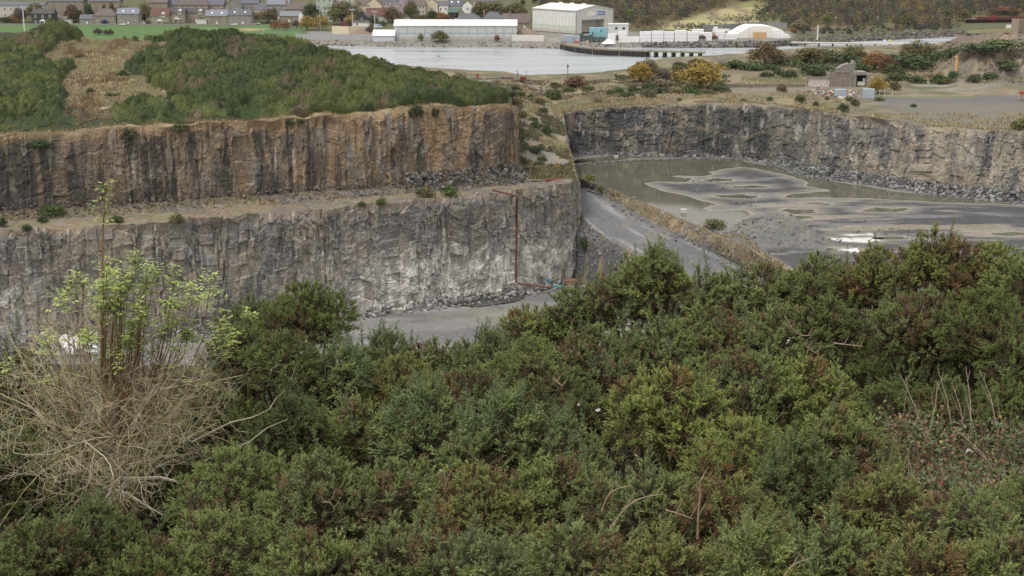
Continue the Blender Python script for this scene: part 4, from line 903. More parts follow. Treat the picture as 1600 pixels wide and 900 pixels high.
# scrub patches on the clearing
n = 210; a = g.random(n); Qx = np.concatenate([g.normal(1165, 26, 70), g.normal(1085, 18, 80), g.normal(1015, 14, 60)]); Qy = np.concatenate([g.normal(31, 5, 70), g.normal(43, 3, 80), g.normal(43, 3, 60)])
Q = np.array([hit(a, b) for a, b in zip(Qx, Qy)]); Cb = np.where((Qx[:, None] > 1060) & (Qx[:, None] < 1125) & (Qy[:, None] > 36), A3(.05, .07, .03), A3(.13, .1, .075))
V, Fc, C = gorse_mass(Q, .8 + g.random(n), .8 + 1.2 * g.random(n), Cb, g, 40, .45); tag(link('scrub', mesh('scrub', V, Fc, M_mass, C)), 'dark scrub spreading over the grassy clearing behind the yard', 'scrub', kind='stuff')
table('''
985 29 22 16 L | bright lime green tree at the corner of the big shed
835 6 8 14 D | dark pointed conifer behind the big shed, nearer the left
817 9 8 12 D | small dark conifer left of the one behind the big shed
1293 34 18 14 L | bright green round tree on the far hillside
1437 26 14 20 Y | tall golden tree on the far slope
1432 9 18 18 Y | golden tree above the tall golden one
1420 39 34 22 O | large olive tree above the rocky shore
1475 26 30 18 O | yellow olive tree on the terrace of the far slope
1505 33 24 20 O | yellow green tree beside the red bridge end
1570 22 42 14 N | russet flat topped tree over the red bridge
1248 46 26 18 E | grey beige tree just right of the white tent
1240 52 12 10 N | small orange bush beside the white tent
1072 20 10 10 D | single dark thorn bush on the grassy clearing
''', tree, 'trees standing out on the far hillside')

# ================================================================== TOWN, YARD, SHORE
WHT = cmat('white_paint', (.78, .77, .74), .6); CRM = cmat('cream_render', (.62, .55, .41), .85); STN = cmat('brown_stone', (.27, .225, .175), .9, 3, .25); GST = cmat('grey_stone', (.25, .235, .215), .9, 3, .25)
PLE = cmat('pale_render', (.5, .47, .42), .85); DRK = cmat('charcoal_render', (.05, .045, .05), .8); LIL = cmat('lilac_render', (.42, .35, .36), .85); PGR = cmat('pale_green_render', (.42, .47, .41), .85)
SLT = cmat('slate', (.10, .105, .125), .7, 1.5, .2); BSL = cmat('blue_slate', (.16, .175, .205), .6, 1.5, .15); BRT = cmat('brown_tile', (.13, .105, .10), .85, 1.5, .2); RDT = cmat('red_tile', (.125, .062, .052), .85, 1.5, .2); DKT = cmat('dark_tile', (.07, .062, .066), .8, 1.5, .2)
PAN = cmat('window_pane', (.035, .04, .05), .1, 1, .1, .5); CHM = cmat('chimney_stone', (.25, .17, .12), .9, 3, .2); BLU = cmat('blue_paint', (.03, .06, .2), .5); GSH = cmat('green_sheet', (.06, .12, .1), .6)
MT = dict(W=WHT, C=CRM, S=STN, G=GST, P=PLE, D=DRK, L=LIL, E=PGR, s=SLT, b=BSL, n=BRT, r=RDT, d=DKT, g=GSH)
def window_mesh(w_, h_):
    b = MB(); b.mat(WHT).box(-w_ / 2, w_ / 2, -.08, .02, 0, h_); b.mat(PAN)
    for s in (-1, 1):
        x0, x1 = (-.39 * w_, -.03 * w_) if s < 0 else (.03 * w_, .39 * w_)
        b.box(x0, x1, -.10, -.05, .1 * h_, .9 * h_)
    return b.me('window')
WM = [window_mesh(1.15, 1.7), window_mesh(1.7, 1.7), window_mesh(.9, 1.3)]
def gable_roof(b, w_, d_, h, rh, kind, ov=.35):
    x0, x1, y0, y1 = -w_ / 2 - ov, w_ / 2 + ov, -ov, d_ + ov; z = h
    if kind == 'side': P = [(x0, y0, z), (x1, y0, z), (x1, y1, z), (x0, y1, z), (x0, d_ / 2, z + rh), (x1, d_ / 2, z + rh)]; Fc = [(0, 1, 5, 4), (2, 3, 4, 5), (0, 4, 3), (1, 2, 5), (0, 3, 2, 1)]
    elif kind == 'front': P = [(x0, y0, z), (x1, y0, z), (x1, y1, z), (x0, y1, z), (0, y0, z + rh), (0, y1, z + rh)]; Fc = [(0, 4, 5, 3), (1, 2, 5, 4), (3, 5, 2), (0, 1, 4), (0, 3, 2, 1)]
    else:
        k = min(w_ * .3, d_ / 2); P = [(x0, y0, z), (x1, y0, z), (x1, y1, z), (x0, y1, z), (x0 + k, d_ / 2, z + rh), (x1 - k, d_ / 2, z + rh)]; Fc = [(0, 1, 5, 4), (2, 3, 4, 5), (0, 4, 3), (1, 2, 5), (0, 3, 2, 1)]
    b.poly(P, Fc)
def house(pl, pr, pb, pe, pt, kind, wl, rf, rows, cols, ch, label, rz=0., d_=8., wt=0, door=True, extra='', name='house', cat='house', group='houses of the town across the bay'):
    cx = (pl + pr) / 2; p = hit(cx, pb); k = p[1] / F; W = (pr - pl) * k; h = (pb - pe) * k; rh = max(1., (pe - pt) * k); r = empty(name, p, R(rz), label, cat, group)
    b = MB(); b.box(-W / 2, W / 2, 0, d_, -1.5, h)
    if kind == 'front': b.poly([(-W / 2, .0, h), (W / 2, .0, h), (0, .0, h + rh * .97), (-W / 2, .4, h), (W / 2, .4, h), (0, .4, h + rh * .97)], [(0, 1, 2), (5, 4, 3), (0, 2, 5, 3), (1, 4, 5, 2)])
    if kind == 'side': b.poly([(sx * W / 2, y, z) for sx in (-1, 1) for y, z in ((0, h), (d_, h), (d_ / 2, h + rh * .97))], [(0, 1, 2), (5, 4, 3)])
    b.build('wall', MT[wl], r)
    b = MB()
    if kind == 'front':
        ov = .3
        for s in (-1, 1): b.poly([(0, -.06, h + rh), (s * (W / 2 + ov), -.06, h - ov * .3), (s * (W / 2 + ov), d_ + ov, h - ov * .3), (0, d_ + ov, h + rh), (0, -.06, h + rh + .18), (s * (W / 2 + ov), -.06, h + .1), (s * (W / 2 + ov), d_ + ov, h + .1), (0, d_ + ov, h + rh + .18)], [(0, 1, 2, 3), (7, 6, 5, 4), (0, 4, 5, 1), (1, 5, 6, 2), (2, 6, 7, 3)])
    else: gable_roof(b, W, d_, h + .02, rh, kind)
    ro = b.build('roof', MT[rf], r)
    for i in range(ch):
        cx_ = (-W / 2 + .5) if i == 0 else (W / 2 - .5) if i == 1 else 0
        z0 = h + rh * (.9 if kind == 'side' else .5); MB().box(cx_ - .45, cx_ + .45, d_ / 2 - .6, d_ / 2 + .6, z0 - .5, h + rh + 1.5).build('chimney', CHM, ro)
    sp = h / max(rows, 1)
    for i in range(rows):
        for j in range(cols):
            if door and i == 0 and j == cols // 2: continue
            link('window', WM[wt if (i + j) % 3 else wt], r, ((j + .5 - cols / 2) * W / cols, -.02, sp * i + min(.9, sp * .3)), 0, (1, 1, min(1, sp / 2.6)))
    if door:
        x = (cols // 2 + .5 - cols / 2) * W / max(cols, 1); MB().box(x - .5, x + .5, -.07, .02, 0, 2.1).build('door', BLU if 'b' in extra else WHT, r)
        if 'p' in extra: b = MB(); b.box(x - 1.5, x - 1.2, -1.5, -.1, 0, 2.3); b.box(x + 1.2, x + 1.5, -1.5, -.1, 0, 2.3); b.poly([(x - 1.9, -1.8, 2.3), (x + 1.9, -1.8, 2.3), (x, -1.8, 3.5), (x - 1.9, .0, 2.3), (x + 1.9, .0, 2.3), (x, .0, 3.5)], [(0, 1, 2), (0, 2, 5, 3), (1, 4, 5, 2), (0, 3, 4, 1)]); b.build('porch', BLU if 'b' in extra else WHT, r)
    if 'v' in extra:
        for j in range(2): x = (j - .5) * W * .45; MB().poly([(x - .4, -.35 + d_ * .18, h + rh * .33), (x + .4, -.35 + d_ * .18, h + rh * .33), (x + .4, d_ * .28, h + rh * .6 + .1), (x - .4, d_ * .28, h + rh * .6 + .1)], [(0, 1, 2, 3)]).build('skylight', WHT, ro)
    if 'd' in extra:
        for x in ([W * .2] if 'D' not in extra else [-W * .25, W * .25]): b = MB(); b.mat(WHT).box(x - .9, x + .9, -.25, 2.2, h - .8, h + 1.3); b.poly([(x - 1.1, -.3, h + 1.3), (x + 1.1, -.3, h + 1.3), (x, -.3, h + 2.3), (x, 3, h + 2.3), (x - 1.1, 3, h + 1.3), (x + 1.1, 3, h + 1.3)], [(0, 1, 2), (0, 2, 3, 4), (1, 5, 3, 2)]); b.mat(PAN).box(x - .55, x + .55, -.3, -.2, h - .2, h + 1.0); b.build('dormer', None, r)
    return r
H_ = lambda s: [house(*[float(t) for t in l.split('|')[0].split()[:5]], l.split('|')[0].split()[5], *l.split('|')[0].split()[6:8], int(l.split('|')[0].split()[8]), int(l.split('|')[0].split()[9]), int(l.split('|')[0].split()[10]), l.split('|')[1].strip(), extra=(l.split('|')[0].split() + [''])[11] if len(l.split('|')[0].split()) > 11 else '', d_=float((l.split('|')[0].split() + ['', '8', '8'])[12]) if len(l.split('|')[0].split()) > 12 else 8., rz=float(l.split('|')[0].split()[13]) if len(l.split('|')[0].split()) > 13 else 0.) for l in s.strip().splitlines()]
H_('''
51 84 39 22 15 side D d 2 3 2 p | charcoal fronted house with white window surrounds and a white gabled porch
86 103 38 32 26 side S n 0 1 0 | low brown roofed outbuilding just right of the charcoal house
125 147 39 30 23.5 side G s 1 3 0 | low grey cottage wing joined to the hipped house
147 181 39 25 14.5 hip S n 2 3 1 pb | hipped stone house with a bright blue porch
184 217 39.3 22.5 13.5 side G b 2 3 2 v | grey stone house with two skylights in its slate roof
236 264 39 25 14.5 side S r 2 3 0 pd | stone semi with dark red roof, white dormer and white porch
264 289 36 20.5 13.5 side S d 2 3 0 pd | stone semi with dark roof set back beside the red roofed one
291 323 35 20.5 13.5 side S d 2 3 0 d | dark roofed stone house left of the white garage
322 356 39.3 25.5 16 side S b 2 3 1 v | brown stone house with blue grey slate roof and white door
357 393 39.3 24 15.5 side G s 2 4 2 v | long grey stone house with roof lights at the end of the row
-5 70 28 9 4 side P s 2 8 0 - 9 | pale terrace high at the left edge behind the field lamp
76 131 31 3 -8 side S s 3 5 2 - 10 | big brown stone tenement with rows of white windows
142 188 30 3 -4 side S s 2 4 2 - 9 | stone house with grey roof behind the hipped house
232 262 28 5 -5 side S n 2 3 0 - 9 | plain stone house with two dark windows behind the red roofed semi
262 282 27 8 -2 hip G s 2 2 1 - 9 | narrow grey roofed house between two stone ones
276 326 28 8.5 -6 hip S n 2 5 1 - 10 | broad house under a large hipped brown roof
325 350 27 8.5 -1 side S s 2 3 1 - 9 | dark stone house with slate roof right of the broad hipped one
352 378 28 11 0 front G s 2 2 0 - 9 | grey gable fronted house with white roof edges
378 404 26 6 -2 side G s 2 3 0 - 9 | slate roofed house right of the gable fronted one
398 420 30 15.5 6 hip P s 1 2 0 - 9 | pale grey hipped roof low beside the bare tree
418 452 30 8 -1 side G b 2 3 1 - 9 | grey house with wide blue slate roof behind the white gable cottage
446 486 31 15 4.5 hip S n 2 3 2 - 9 | house with brown pyramid roof and tall chimney
438 466 36 25.5 18.5 side S b 1 3 0 - 8 | stone cottage with pale slate roof and white gable end
466 474 36 25 18 front W b 1 1 0 - 8 | small white gable end attached to the stone cottage
487 501 35 24 20 front W s 1 1 0 - 7 | tiny white gable between the two yellow trees
495 520 34 -3 -9 side E s 4 3 0 - 9 | pale green flats rising beside the big olive tree
520 553 32 -5 -12 side P s 3 3 0 - 9 | pale flats mostly hidden behind the big olive tree
560 577 30 9 0 side C n 2 2 0 - 11 | long cream wing under a brown roof
573 596 30 8 -1 front C n 2 2 0 - 14 | cream gable end of a large house left of the lilac flats
598 622 28 3 -6 side L s 3 4 0 - 9 | lilac flats with dark window strips
622 640 24 2 -7 front L n 2 2 0 - 12 | pink gable beside the lilac flats
632 664 30 9 0 side P n 3 6 0 - 9 | pale flats with three rows of windows and dark roof
664 686 28 8.5 0 front C s 2 1 0 - 12 | cream gable house with slate roof in the middle of town
685 700 28 9 3 side W s 2 2 0 - 8 | white modern house with a balcony between two gables
700 722 26 10 -2 side P s 2 2 0 v 9 | slate roof with solar panels left of the ivory gable
722 739 26 10 3 front W s 2 1 0 - 12 | ivory gable house with a bare tree in front
556 575 41 28 17.5 front D s 2 1 0 - 9 | dark slate gable house with white bay windows
573 604 35 25 13.5 side P r 1 2 0 - 9 | house with a steep dark red tiled roof
552 576 42.5 35 33.5 side W d 1 2 0 - 6 | low white building with two black windows
700 716 34 20 14 side D g 1 2 0 - 8 | green sheeted shed roof left of the pointed gable
712 727 34 26 14 front S n 1 1 0 - 9 | brown pointed gable with white barge boards
712 752 40 31 22 hip G s 1 3 0 - 10 | long slate hip roof just above the warehouse, leftmost of three
755 786 40 30 20 hip G s 1 3 1 - 10 | slate hip roof just above the warehouse, in the middle
778 808 40 31 22 hip G n 1 3 0 - 10 | slate hip roof just above the warehouse, nearest the big shed
796 827 46 36 22.5 side S n 1 2 1 - 9 | brown roofed house squeezed between warehouse and big shed
640 700 24 -1 -8 side C s 2 6 0 - 9 | cream terrace along the top of the town
740 775 18 2 -5 side P s 2 4 0 - 9 | pale house half hidden by trees at the top of the town
''')
GT = 'trees and hedges in the town'
def town_tree(px, py, wp, hp, c, lab, group):
    if 8 < py < 34.5 and px < 830: hp += 34.5 - py; py = 34.5
    return tree(px, py, wp * 1.1, hp, c, lab, group)
table('''
8 37 26 12 D | dark hedge at the left edge of the field
20 36 24 13 N | orange brown hedge left of the field lamp
32 35 22 26 P | dark brown bare tree behind the field lamp
58 20 30 18 O | loose olive tree in front of the pale terrace
114 22 26 17 R | reddish tree in front of the brown tenement
110 31 28 11 M | clipped green hedge between cottage and charcoal house
126 30 14 16 D | dark green tree left of the low grey cottage
140 17 14 14 M | light green tree beside the tenement
164 16 10 11 D | dark conifer above the hipped house
176 19 12 18 B | bare brown tree above the hipped house
195 16 34 10 O | olive hedge trees behind the stone house with skylights
226 24 24 24 O | tall olive tree behind the red roofed semi
223 33 12 18 D | dark yew between skylight house and red roofed semi
292 34 9 15 D | dark green conifer between two stone semis
316 33 15 11 L | bright green bush above the white garage
264 39 18 5 L | clipped bright hedge in front of the semis
385 37 13 12 M | green bush in front of the long grey house
355 38 15 20 B | brown bare tree between the slate roofed houses
397 34 18 18 O | olive tree at the end of the stone row
419 36 32 24 B | big brown orange tree beside the playing field
429 28 10 18 D | dark conifer behind the brown orange tree
430 46 15 14 N | small rusty tree on the field edge, left of the orange one
446 47 17 17 N | orange young tree on the field edge
463 44 14 13 P | purple bare young tree on the field edge
480 47 24 25 Y | yellow olive tree left of the middle floodlight
500 47 26 26 Y | yellow tree behind the middle floodlight
487 21 26 18 D | dark green tree beside the pale green flats
536 38 48 40 O | biggest olive tree in the town
551 40 22 20 Y | yellow tree in front of the dark gable house
583 40 16 18 M | green tree below the red roof
597 42 14 12 G | green bushes beside the blue van
578 53 12 15 P | purple bare tree at the end of the cream wall
613 36 26 30 B | bare brown tree in front of the lilac flats
643 12 22 14 O | olive tree in front of the flats with three window rows
676 23 18 9 D | dark green hedge under the cream gable
690 31 24 14 N | orange tree under the white modern house
660 31 26 10 B | brown scrub above the warehouse ridge
770 23 54 24 O | spreading olive tree at the right of the town
750 16 26 16 B | brown tree beside the ivory gable
806 16 34 16 O | olive trees behind the squeezed brown house
792 22 14 8 R | red brown bush above the slate hip roofs
657 64 9 14 L | yellow green sapling in front of the warehouse
687 65 25 19 O | round olive bush in front of the warehouse
777 65 9 13 N | rusty sapling at the right of the warehouse front
965 66 7 14 B | brown sapling by the white heap of the yard
1097 63 10 11 B | brown bush beside the stacked white packs, the left one
1109 62 8 11 B | brown bush beside the stacked white packs, the middle one
1117 62 9 9 N | orange brown bush beside the stacked white packs
153 54 13 12 P | leafless little tree on the green field
166 55 8 11 P | smaller bare tree on the green field, next to the first
173 55 9 12 B | thin brown sapling on the green field
''', town_tree, GT)
# field wall along the houses
def wall_line(name, pts, h, t, mat, label, cat='wall', zoff=0, ins=.6):
    b = MB(); Q = [hit(*p) for p in pts]
    for p, q in zip(Q[:-1], Q[1:]):
        d = unit(q - p) * .001; nrm = np.array([-(q - p)[1], (q - p)[0], 0]); nrm = unit(nrm) * t / 2
        b.poly([p - nrm - [0, 0, ins], q - nrm - [0, 0, ins], q + nrm - [0, 0, ins], p + nrm - [0, 0, ins], p - nrm + [0, 0, h], q - nrm + [0, 0, h], q + nrm + [0, 0, h], p + nrm + [0, 0, h]], [(0, 3, 2, 1), (4, 5, 6, 7), (0, 1, 5, 4), (1, 2, 6, 5), (2, 3, 7, 6), (3, 0, 4, 7)])
    return tag(b.build(name, mat), label, cat)
wall_line('garden_wall', [(-60, 38.6), (60, 39.2), (180, 39.6), (300, 39.8), (400, 40)], .9, .4, GST, 'low stone wall between the playing field and the front gardens')
# palisade and wire fences
def fence(name, p0, p1, h, n, mat, label, solid=.9, rails=2):
    A, B = hit(*p0), hit(*p1); r = empty(name, A, 0, label, 'fence'); d = B - A; L = np.linalg.norm(d[:2]); u = d / L; b = MB()
    for i in range(n):
        c = u * L * (i + .5) / n; hw = u * L / n * solid / 2; b.poly([c - hw, c + hw, c + hw + [0, 0, h], c - hw + [0, 0, h]] + [c - hw + [0, .05, 0], c + hw + [0, .05, 0], c + hw + [0, .05, h], c - hw + [0, .05, h]], [(0, 1, 2, 3), (7, 6, 5, 4), (0, 3, 7, 4), (1, 5, 6, 2), (3, 2, 6, 7)])
    b.build('palings', mat, r)
    b = MB()
    for k in range(rails): z = h * (.25 + .5 * k); b.tube([tuple([0, .1, z]), tuple(d + [0, .1, z])], .05, 4)
    b.build('rail', mat, r); return r
STL = cmat('galvanised_steel', (.36, .37, .385), .55, 1, .15, .5); DST = cmat('dark_steel', (.12, .12, .125), .6); CON = cmat('concrete', (.42, .40, .36), .9, 1, .2)
fence('palisade_fence', (462, 62), (583, 63), 3.1, 150, STL, 'grey steel palisade fence along the shore left of the warehouse', .72)
fence('wire_fence', (405, 55), (470, 53), 3.5, 44, STL, 'tall thin wire fence at the end of the playing field', .06, 3)
wall_line('yard_wall', [(519, 53), (545, 53.5), (572, 52.5)], 4.2, .4, CRM, 'cream rendered wall behind the brown heap')
def heap(name, px, py, wp, hp, rgb, label, seed=1, cat='heap'):
    p = hit(px, py); k = p[1] / F; n = 26; a, rr_ = np.meshgrid(np.linspace(0, 2 * np.pi, 40), np.linspace(0, 1, n), indexing='ij'); w2 = wp * k / 2
    x = rr_ * np.cos(a) * w2 * (1 + .12 * np.sin(3 * a + seed)); y = rr_ * np.sin(a) * w2 * .8; z = hp * k * (1 - rr_ ** 1.25) * (1 + .2 * (fbm(x * .5 + 9, y * .5, 3, seed) - .5)) - .1
    v = (.85 + .3 * fbm(x * .8, y * .8, 3, seed + 3))[..., None]; return tag(link(name, mesh(name, np.stack([x, y, z], -1).reshape(-1, 3), gridfaces(40, n)[:, [0, 3, 2, 1]][:, ::-1], M_soil, (np.array(rgb) * v).reshape(-1, 3), True), loc=p), label, cat)
heap('gravel_heap', 562, 57, 52, 11, (.20, .15, .12), 'brown gravel heap behind the palisade fence')
heap('gravel_heap', 822, 60, 58, 17, (.22, .17, .135), 'larger brown gravel heap between warehouse and big shed')
heap('sand_heap', 950, 68, 22, 7, (.72, .70, .66), 'white powder heap on the quay')
# warehouse
CLD = cmat('pale_cladding', (.50, .52, .525), .5, .3, .05, .4); CLR = cmat('pale_roof_sheet', (.60, .60, .58), .5, .3, .05, .4); CGR = cmat('grey_cladding', (.60, .61, .585), .5, .3, .06, .4); GRN = cmat('greenish_cladding', (.46, .50, .43), .6, .3, .08); RLT = cmat('roof_light', (.42, .43, .44), .4)
def gabled(name, L, W, he, hr, loc, rz, wallm, roofm, label, stripes=0, cat='warehouse', plinth=None, group=None):
    r = empty(name, loc, rz, label, cat, group); b = MB(); b.box(0, L, 0, W, -.5, he); b.poly([(x, y, z) for x in (0, L) for y, z in ((0, he), (W, he), (W / 2, hr))], [(0, 2, 1), (3, 4, 5)]); b.build('wall', wallm, r)
    b = MB(); o = .3
    for s in (0, 1):
        y0 = -o if s == 0 else W + o; ze = he - .12; b.poly([(-o, y0, ze), (L + o, y0, ze), (L + o, W / 2, hr), (-o, W / 2, hr), (-o, y0, ze + .25), (L + o, y0, ze + .25), (L + o, W / 2, hr + .25), (-o, W / 2, hr + .25)], [(0, 1, 2, 3), (7, 6, 5, 4), (0, 4, 5, 1), (1, 5, 6, 2), (0, 3, 7, 4)])
    ro = b.build('roof', roofm, r)
    sl = (hr - he) / (W / 2)
    for i in range(stripes):
        x = L * (i + .75) / stripes; yA, yB = 1.0, W / 2 - .8
        MB().poly([(x, yA, he + sl * yA + .17), (x + .9, yA, he + sl * yA + .17), (x + .9, yB, he + sl * yB + .17), (x, yB, he + sl * yB + .17), (x, yA, he + sl * yA + .1), (x + .9, yA, he + sl * yA + .1), (x + .9, yB, he + sl * yB + .1), (x, yB, he + sl * yB + .1)], [(0, 1, 2, 3), (0, 4, 5, 1), (1, 5, 6, 2), (3, 7, 4, 0)]).build('roof_light', RLT, ro)
    return r
p = hit(616, 62.6); k = p[1] / F; WL = 189 * k
wr = gabled('warehouse', WL, 17, 21.5 * k, 21.5 * k + 2.6, p, 0, CLD, CLR, 'long pale warehouse with skylight strips on the far shore', 11)
b = MB(); nb = 10
for i in range(nb): b.box(WL * i / nb + .25, WL * (i + 1) / nb - .25, -.06, -.01, 1.6, 21.5 * k * .47)
b.build('shutter', cmat('grey_panel', (.50, .53, .56), .5, .5, .1), wr)
MB().box(0, WL, -.16, -.02, 21.5 * k * .49, 21.5 * k * .52).build('gutter', STL, wr); MB().box(0, WL, -.22, -.02, 21.5 * k * .96, 21.5 * k).build('gutter', STL, wr)
MB().box(0, WL, -.35, -.01, -.5, 1.35).build('plinth', CON, wr)
b = MB()
for i in range(14): x = WL * (i + .5) / 14; b.box(x - .09, x + .09, -.12, -.03, 1.4, 21.5 * k * .95)
b.build('downpipe', cmat('seam_grey_dark', (.33, .34, .35), .6), wr)
# white marquee next to it
p = hit(583, 66); k = p[1] / F; gabled('tent', 33 * k, 9, 10 * k, 17.5 * k, p, 0, cmat('grey_canvas', (.5, .53, .56), .6), WHT, 'white roofed tent at the left end of the warehouse', cat='tent')
# big shed
p = np.array(hit(900, 53.5)); p[2] = 3.4; a = R(38); k = p[1] / F
hE, hR, LW, LS = 11.8, 14.3, 27., 38.
sh_ = empty('industrial_shed', p, a, 'big pale grey shed with a blue and white sign on its gable', 'shed')
b = MB()   # gable wall along +x (facing -y), long wall along +y at x=0 (facing -x)
dw0, dw1, dh = 4., 20.5, 6.6
b.box(0, dw0, 0, LS, -.5, hE); b.box(dw1, LW, 0, LS, -.5, hE); b.box(dw0, dw1, 0, LS, dh, hE); b.box(dw0, dw1, 6, LS, -.5, dh)
b.poly([(0, 0, hE), (LW, 0, hE), (LW / 2, 0, hR), (0, LS, hE), (LW, LS, hE), (LW / 2, LS, hR)], [(0, 1, 2), (5, 4, 3)]); b.build('wall', CGR, sh_)
b = MB(); o = .3
for x0, x1 in ((-o, LW / 2), (LW + o, LW / 2)): b.poly([(x0, -o, hE - .05), (x0, LS + o, hE - .05), (x1, LS + o, hR), (x1, -o, hR), (x0, -o, hE + .3), (x0, LS + o, hE + .3), (x1, LS + o, hR + .35), (x1, -o, hR + .35)], [(0, 1, 2, 3), (7, 6, 5, 4), (0, 3, 7, 4), (0, 4, 5, 1), (1, 5, 6, 2)])
ro = b.build('roof', CLR, sh_)
for y in (8, 18, 28): MB().box(LW / 2 - .7, LW / 2 + .7, y, y + 2.4, hR + .2, hR + .85).build('roof_vent', WHT, ro)
MB().box(-.08, -.01, 1, LS - .4, 1.2, 3.6).build('cladding_band', GRN, sh_)
MB().box(-.25, -.01, 0, LS, -.5, 1.2).build('plinth', CON, sh_)
SEAM = cmat('seam_grey', (.36, .37, .36), .6); b = MB()
for i in range(1, 13): b.box(-.05, -.005, LS * i / 13 - .06, LS * i / 13 + .06, 3.65, hE - .3)
for i in range(1, 9): b.box(LW * i / 9 - .05, LW * i / 9 + .05, -.05, -.005, dh + .3, hE - .2)
b.box(-.35, .2, -.35, .2, -.2, hE); b.box(LW - .2, LW + .3, -.3, .2, -.2, hE); b.box(-.3, -.02, .3, LS, hE - .35, hE - .1); b.build('trim', SEAM, sh_)
MB().box(dw0 - .3, dw1 + .3, -.2, -.02, dh + .02, dh + .45).build('door_rail', SEAM, sh_)
MB().box(dw0 + .1, dw1 - 6, 4.2, 5.9, -.2, dh - .02).build('sliding_door', cmat('buff_door', (.45, .42, .36), .6), sh_)
BLS = cmat('blue_sign', (.05, .14, .42), .4, 1, .03)
sg = MB().box(8.2, 14.2, -.14, -.02, 8.9, 11.3).build('sign', WHT, sh_); MB().box(14.2, 21.0, -.15, -.02, 9.2, 11.1).build('sign', BLS, sh_)
b = MB()                                     # lettering too small to read in the photograph: a round mark and a row of letter strokes
b.poly([(15.2 + .75 * math.cos(t), -.18, 10.15 + .8 * math.sin(t)) for t in np.linspace(0, 6.28, 14, endpoint=False)], [tuple(range(14))])
for i in range(5): x = 16.5 + i * .8; b.box(x, x + .5, -.19, -.16, 9.75, 10.5)
b.build('lettering', WHT, sh_)
an = empty('annex', hit(951, 66), 0, 'white flat roofed annex with two dark windows beside the big shed', 'building'); k = 765 / F
MB().box(0, 29 * k, 0, 8, -.4, 25.5 * k).build('wall', cmat('dull_white', (.55, .55, .53), .7), an); MB().box(-.15, 29 * k + .15, -.15, 8.1, 25.5 * k, 25.5 * k + .3).build('roof', CLR, an)
for x in (9, 20): MB().box(x * k, (x + 3.8) * k, -.05, .05, 18.5 * k, 21.8 * k).build('window', PAN, an)
# containers, boxes, packs
def crate(name, px0, px1, pt, pb, dep, mat, label, cat, group=None, ribs=0, cap=None, z0=None, y=None):
    p = hit((px0 + px1) / 2, pb) if y is None else np.array(aty((px0 + px1) / 2, pb, y)); k = p[1] / F; W = (px1 - px0) * k; Hh = (pb - pt) * k; r = empty(name, p, 0, label, cat, group)
    b = MB(); b.box(-W / 2, W / 2, 0, dep, -.2 if y is None else .02, Hh)
    for i in range(ribs): x = -W / 2 + W * (i + .5) / ribs; b.box(x - W / ribs * .22, x + W / ribs * .22, -.06, .0, .15, Hh - .15)
    b.build('body', mat, r)
    if cap: cap(r, W, Hh, dep)
    return r
CBL = cmat('light_blue_steel', (.27, .50, .58), .5, .6, .1); CGB = cmat('grey_blue_steel', (.36, .42, .48), .5, .6, .1); DGR = cmat('dark_green_steel', (.06, .10, .09), .6)
def doorcap(r, W, Hh, dep): MB().box(-.35, .35, -.1, -.02, Hh * .35, Hh * .65).build('vent', DST, r)
c1 = crate('shipping_container', 931, 948, 54, 63, 2.5, CBL, 'light blue container, the lower of the pair in the shed doorway', 'container', 'light blue containers', 9, doorcap)
yb = c1.location[1]; crate('shipping_container', 931, 948, 43.6, 53.6, 2.5, CBL, 'light blue container stacked on top of another in the shed doorway', 'container', 'light blue containers', 9, doorcap, y=yb + .05)
crate('shipping_container', 921.5, 930.5, 43.6, 63, 2.5, CBL, 'tall light blue container left of the stacked pair', 'container', 'light blue containers', 5, doorcap)
crate('portable_cabin', 879, 896.5, 55.5, 66.5, 3, CGB, 'grey blue cabin at the root of the pier', 'cabin', 'grey cabins on the quay', 6); crate('portable_cabin', 897, 906, 57, 66, 3, CGB, 'smaller grey cabin right of the first on the quay', 'cabin', 'grey cabins on the quay', 4)
def machine(px, py, label, mat, L=8.):
    p = hit(px, py); r = empty('yard_machine', p, 0, label, 'machine'); MB().box(-L / 2, L / 2, 0, 2.4, .8, 2.6).build('body', mat, r); MB().box(-L / 2 + .4, -L / 2 + 2.6, .2, 2.2, 2.6, 3.7).build('cab', mat, r)
    for x in (-L * .3, 0, L * .3):
        MB().tube([(x, -.15, .75), (x, .35, .75)], .75, 12).build('wheel', DST, r)
    return r
machine(915, 64, 'dark green machine parked among the quay containers', DGR, 7); machine(932, 66, 'dark wheeled plant in front of the light blue containers', DGR, 9)
crate('steel_skip', 897, 905, 64.5, 67.5, 2, cmat('orange_steel', (.45, .12, .06), .6), 'small red orange skip on the quay', 'skip'); crate('plywood_board', 915.5, 920, 63.5, 67.5, .3, cmat('plywood', (.6, .42, .28), .7), 'pale plywood board leaning on the quay', 'board')
WPK = cmat('white_wrap', (.80, .80, .82), .45, 1.2, .06, .4)
def bands(r, W, Hh, dep):
    n = max(1, int(Hh / 1.5))
    for i in range(1, n): MB().box(-W / 2 - .02, W / 2 + .02, -.03, dep, Hh * i / n - .05, Hh * i / n + .05).build('bearer', STL, r)
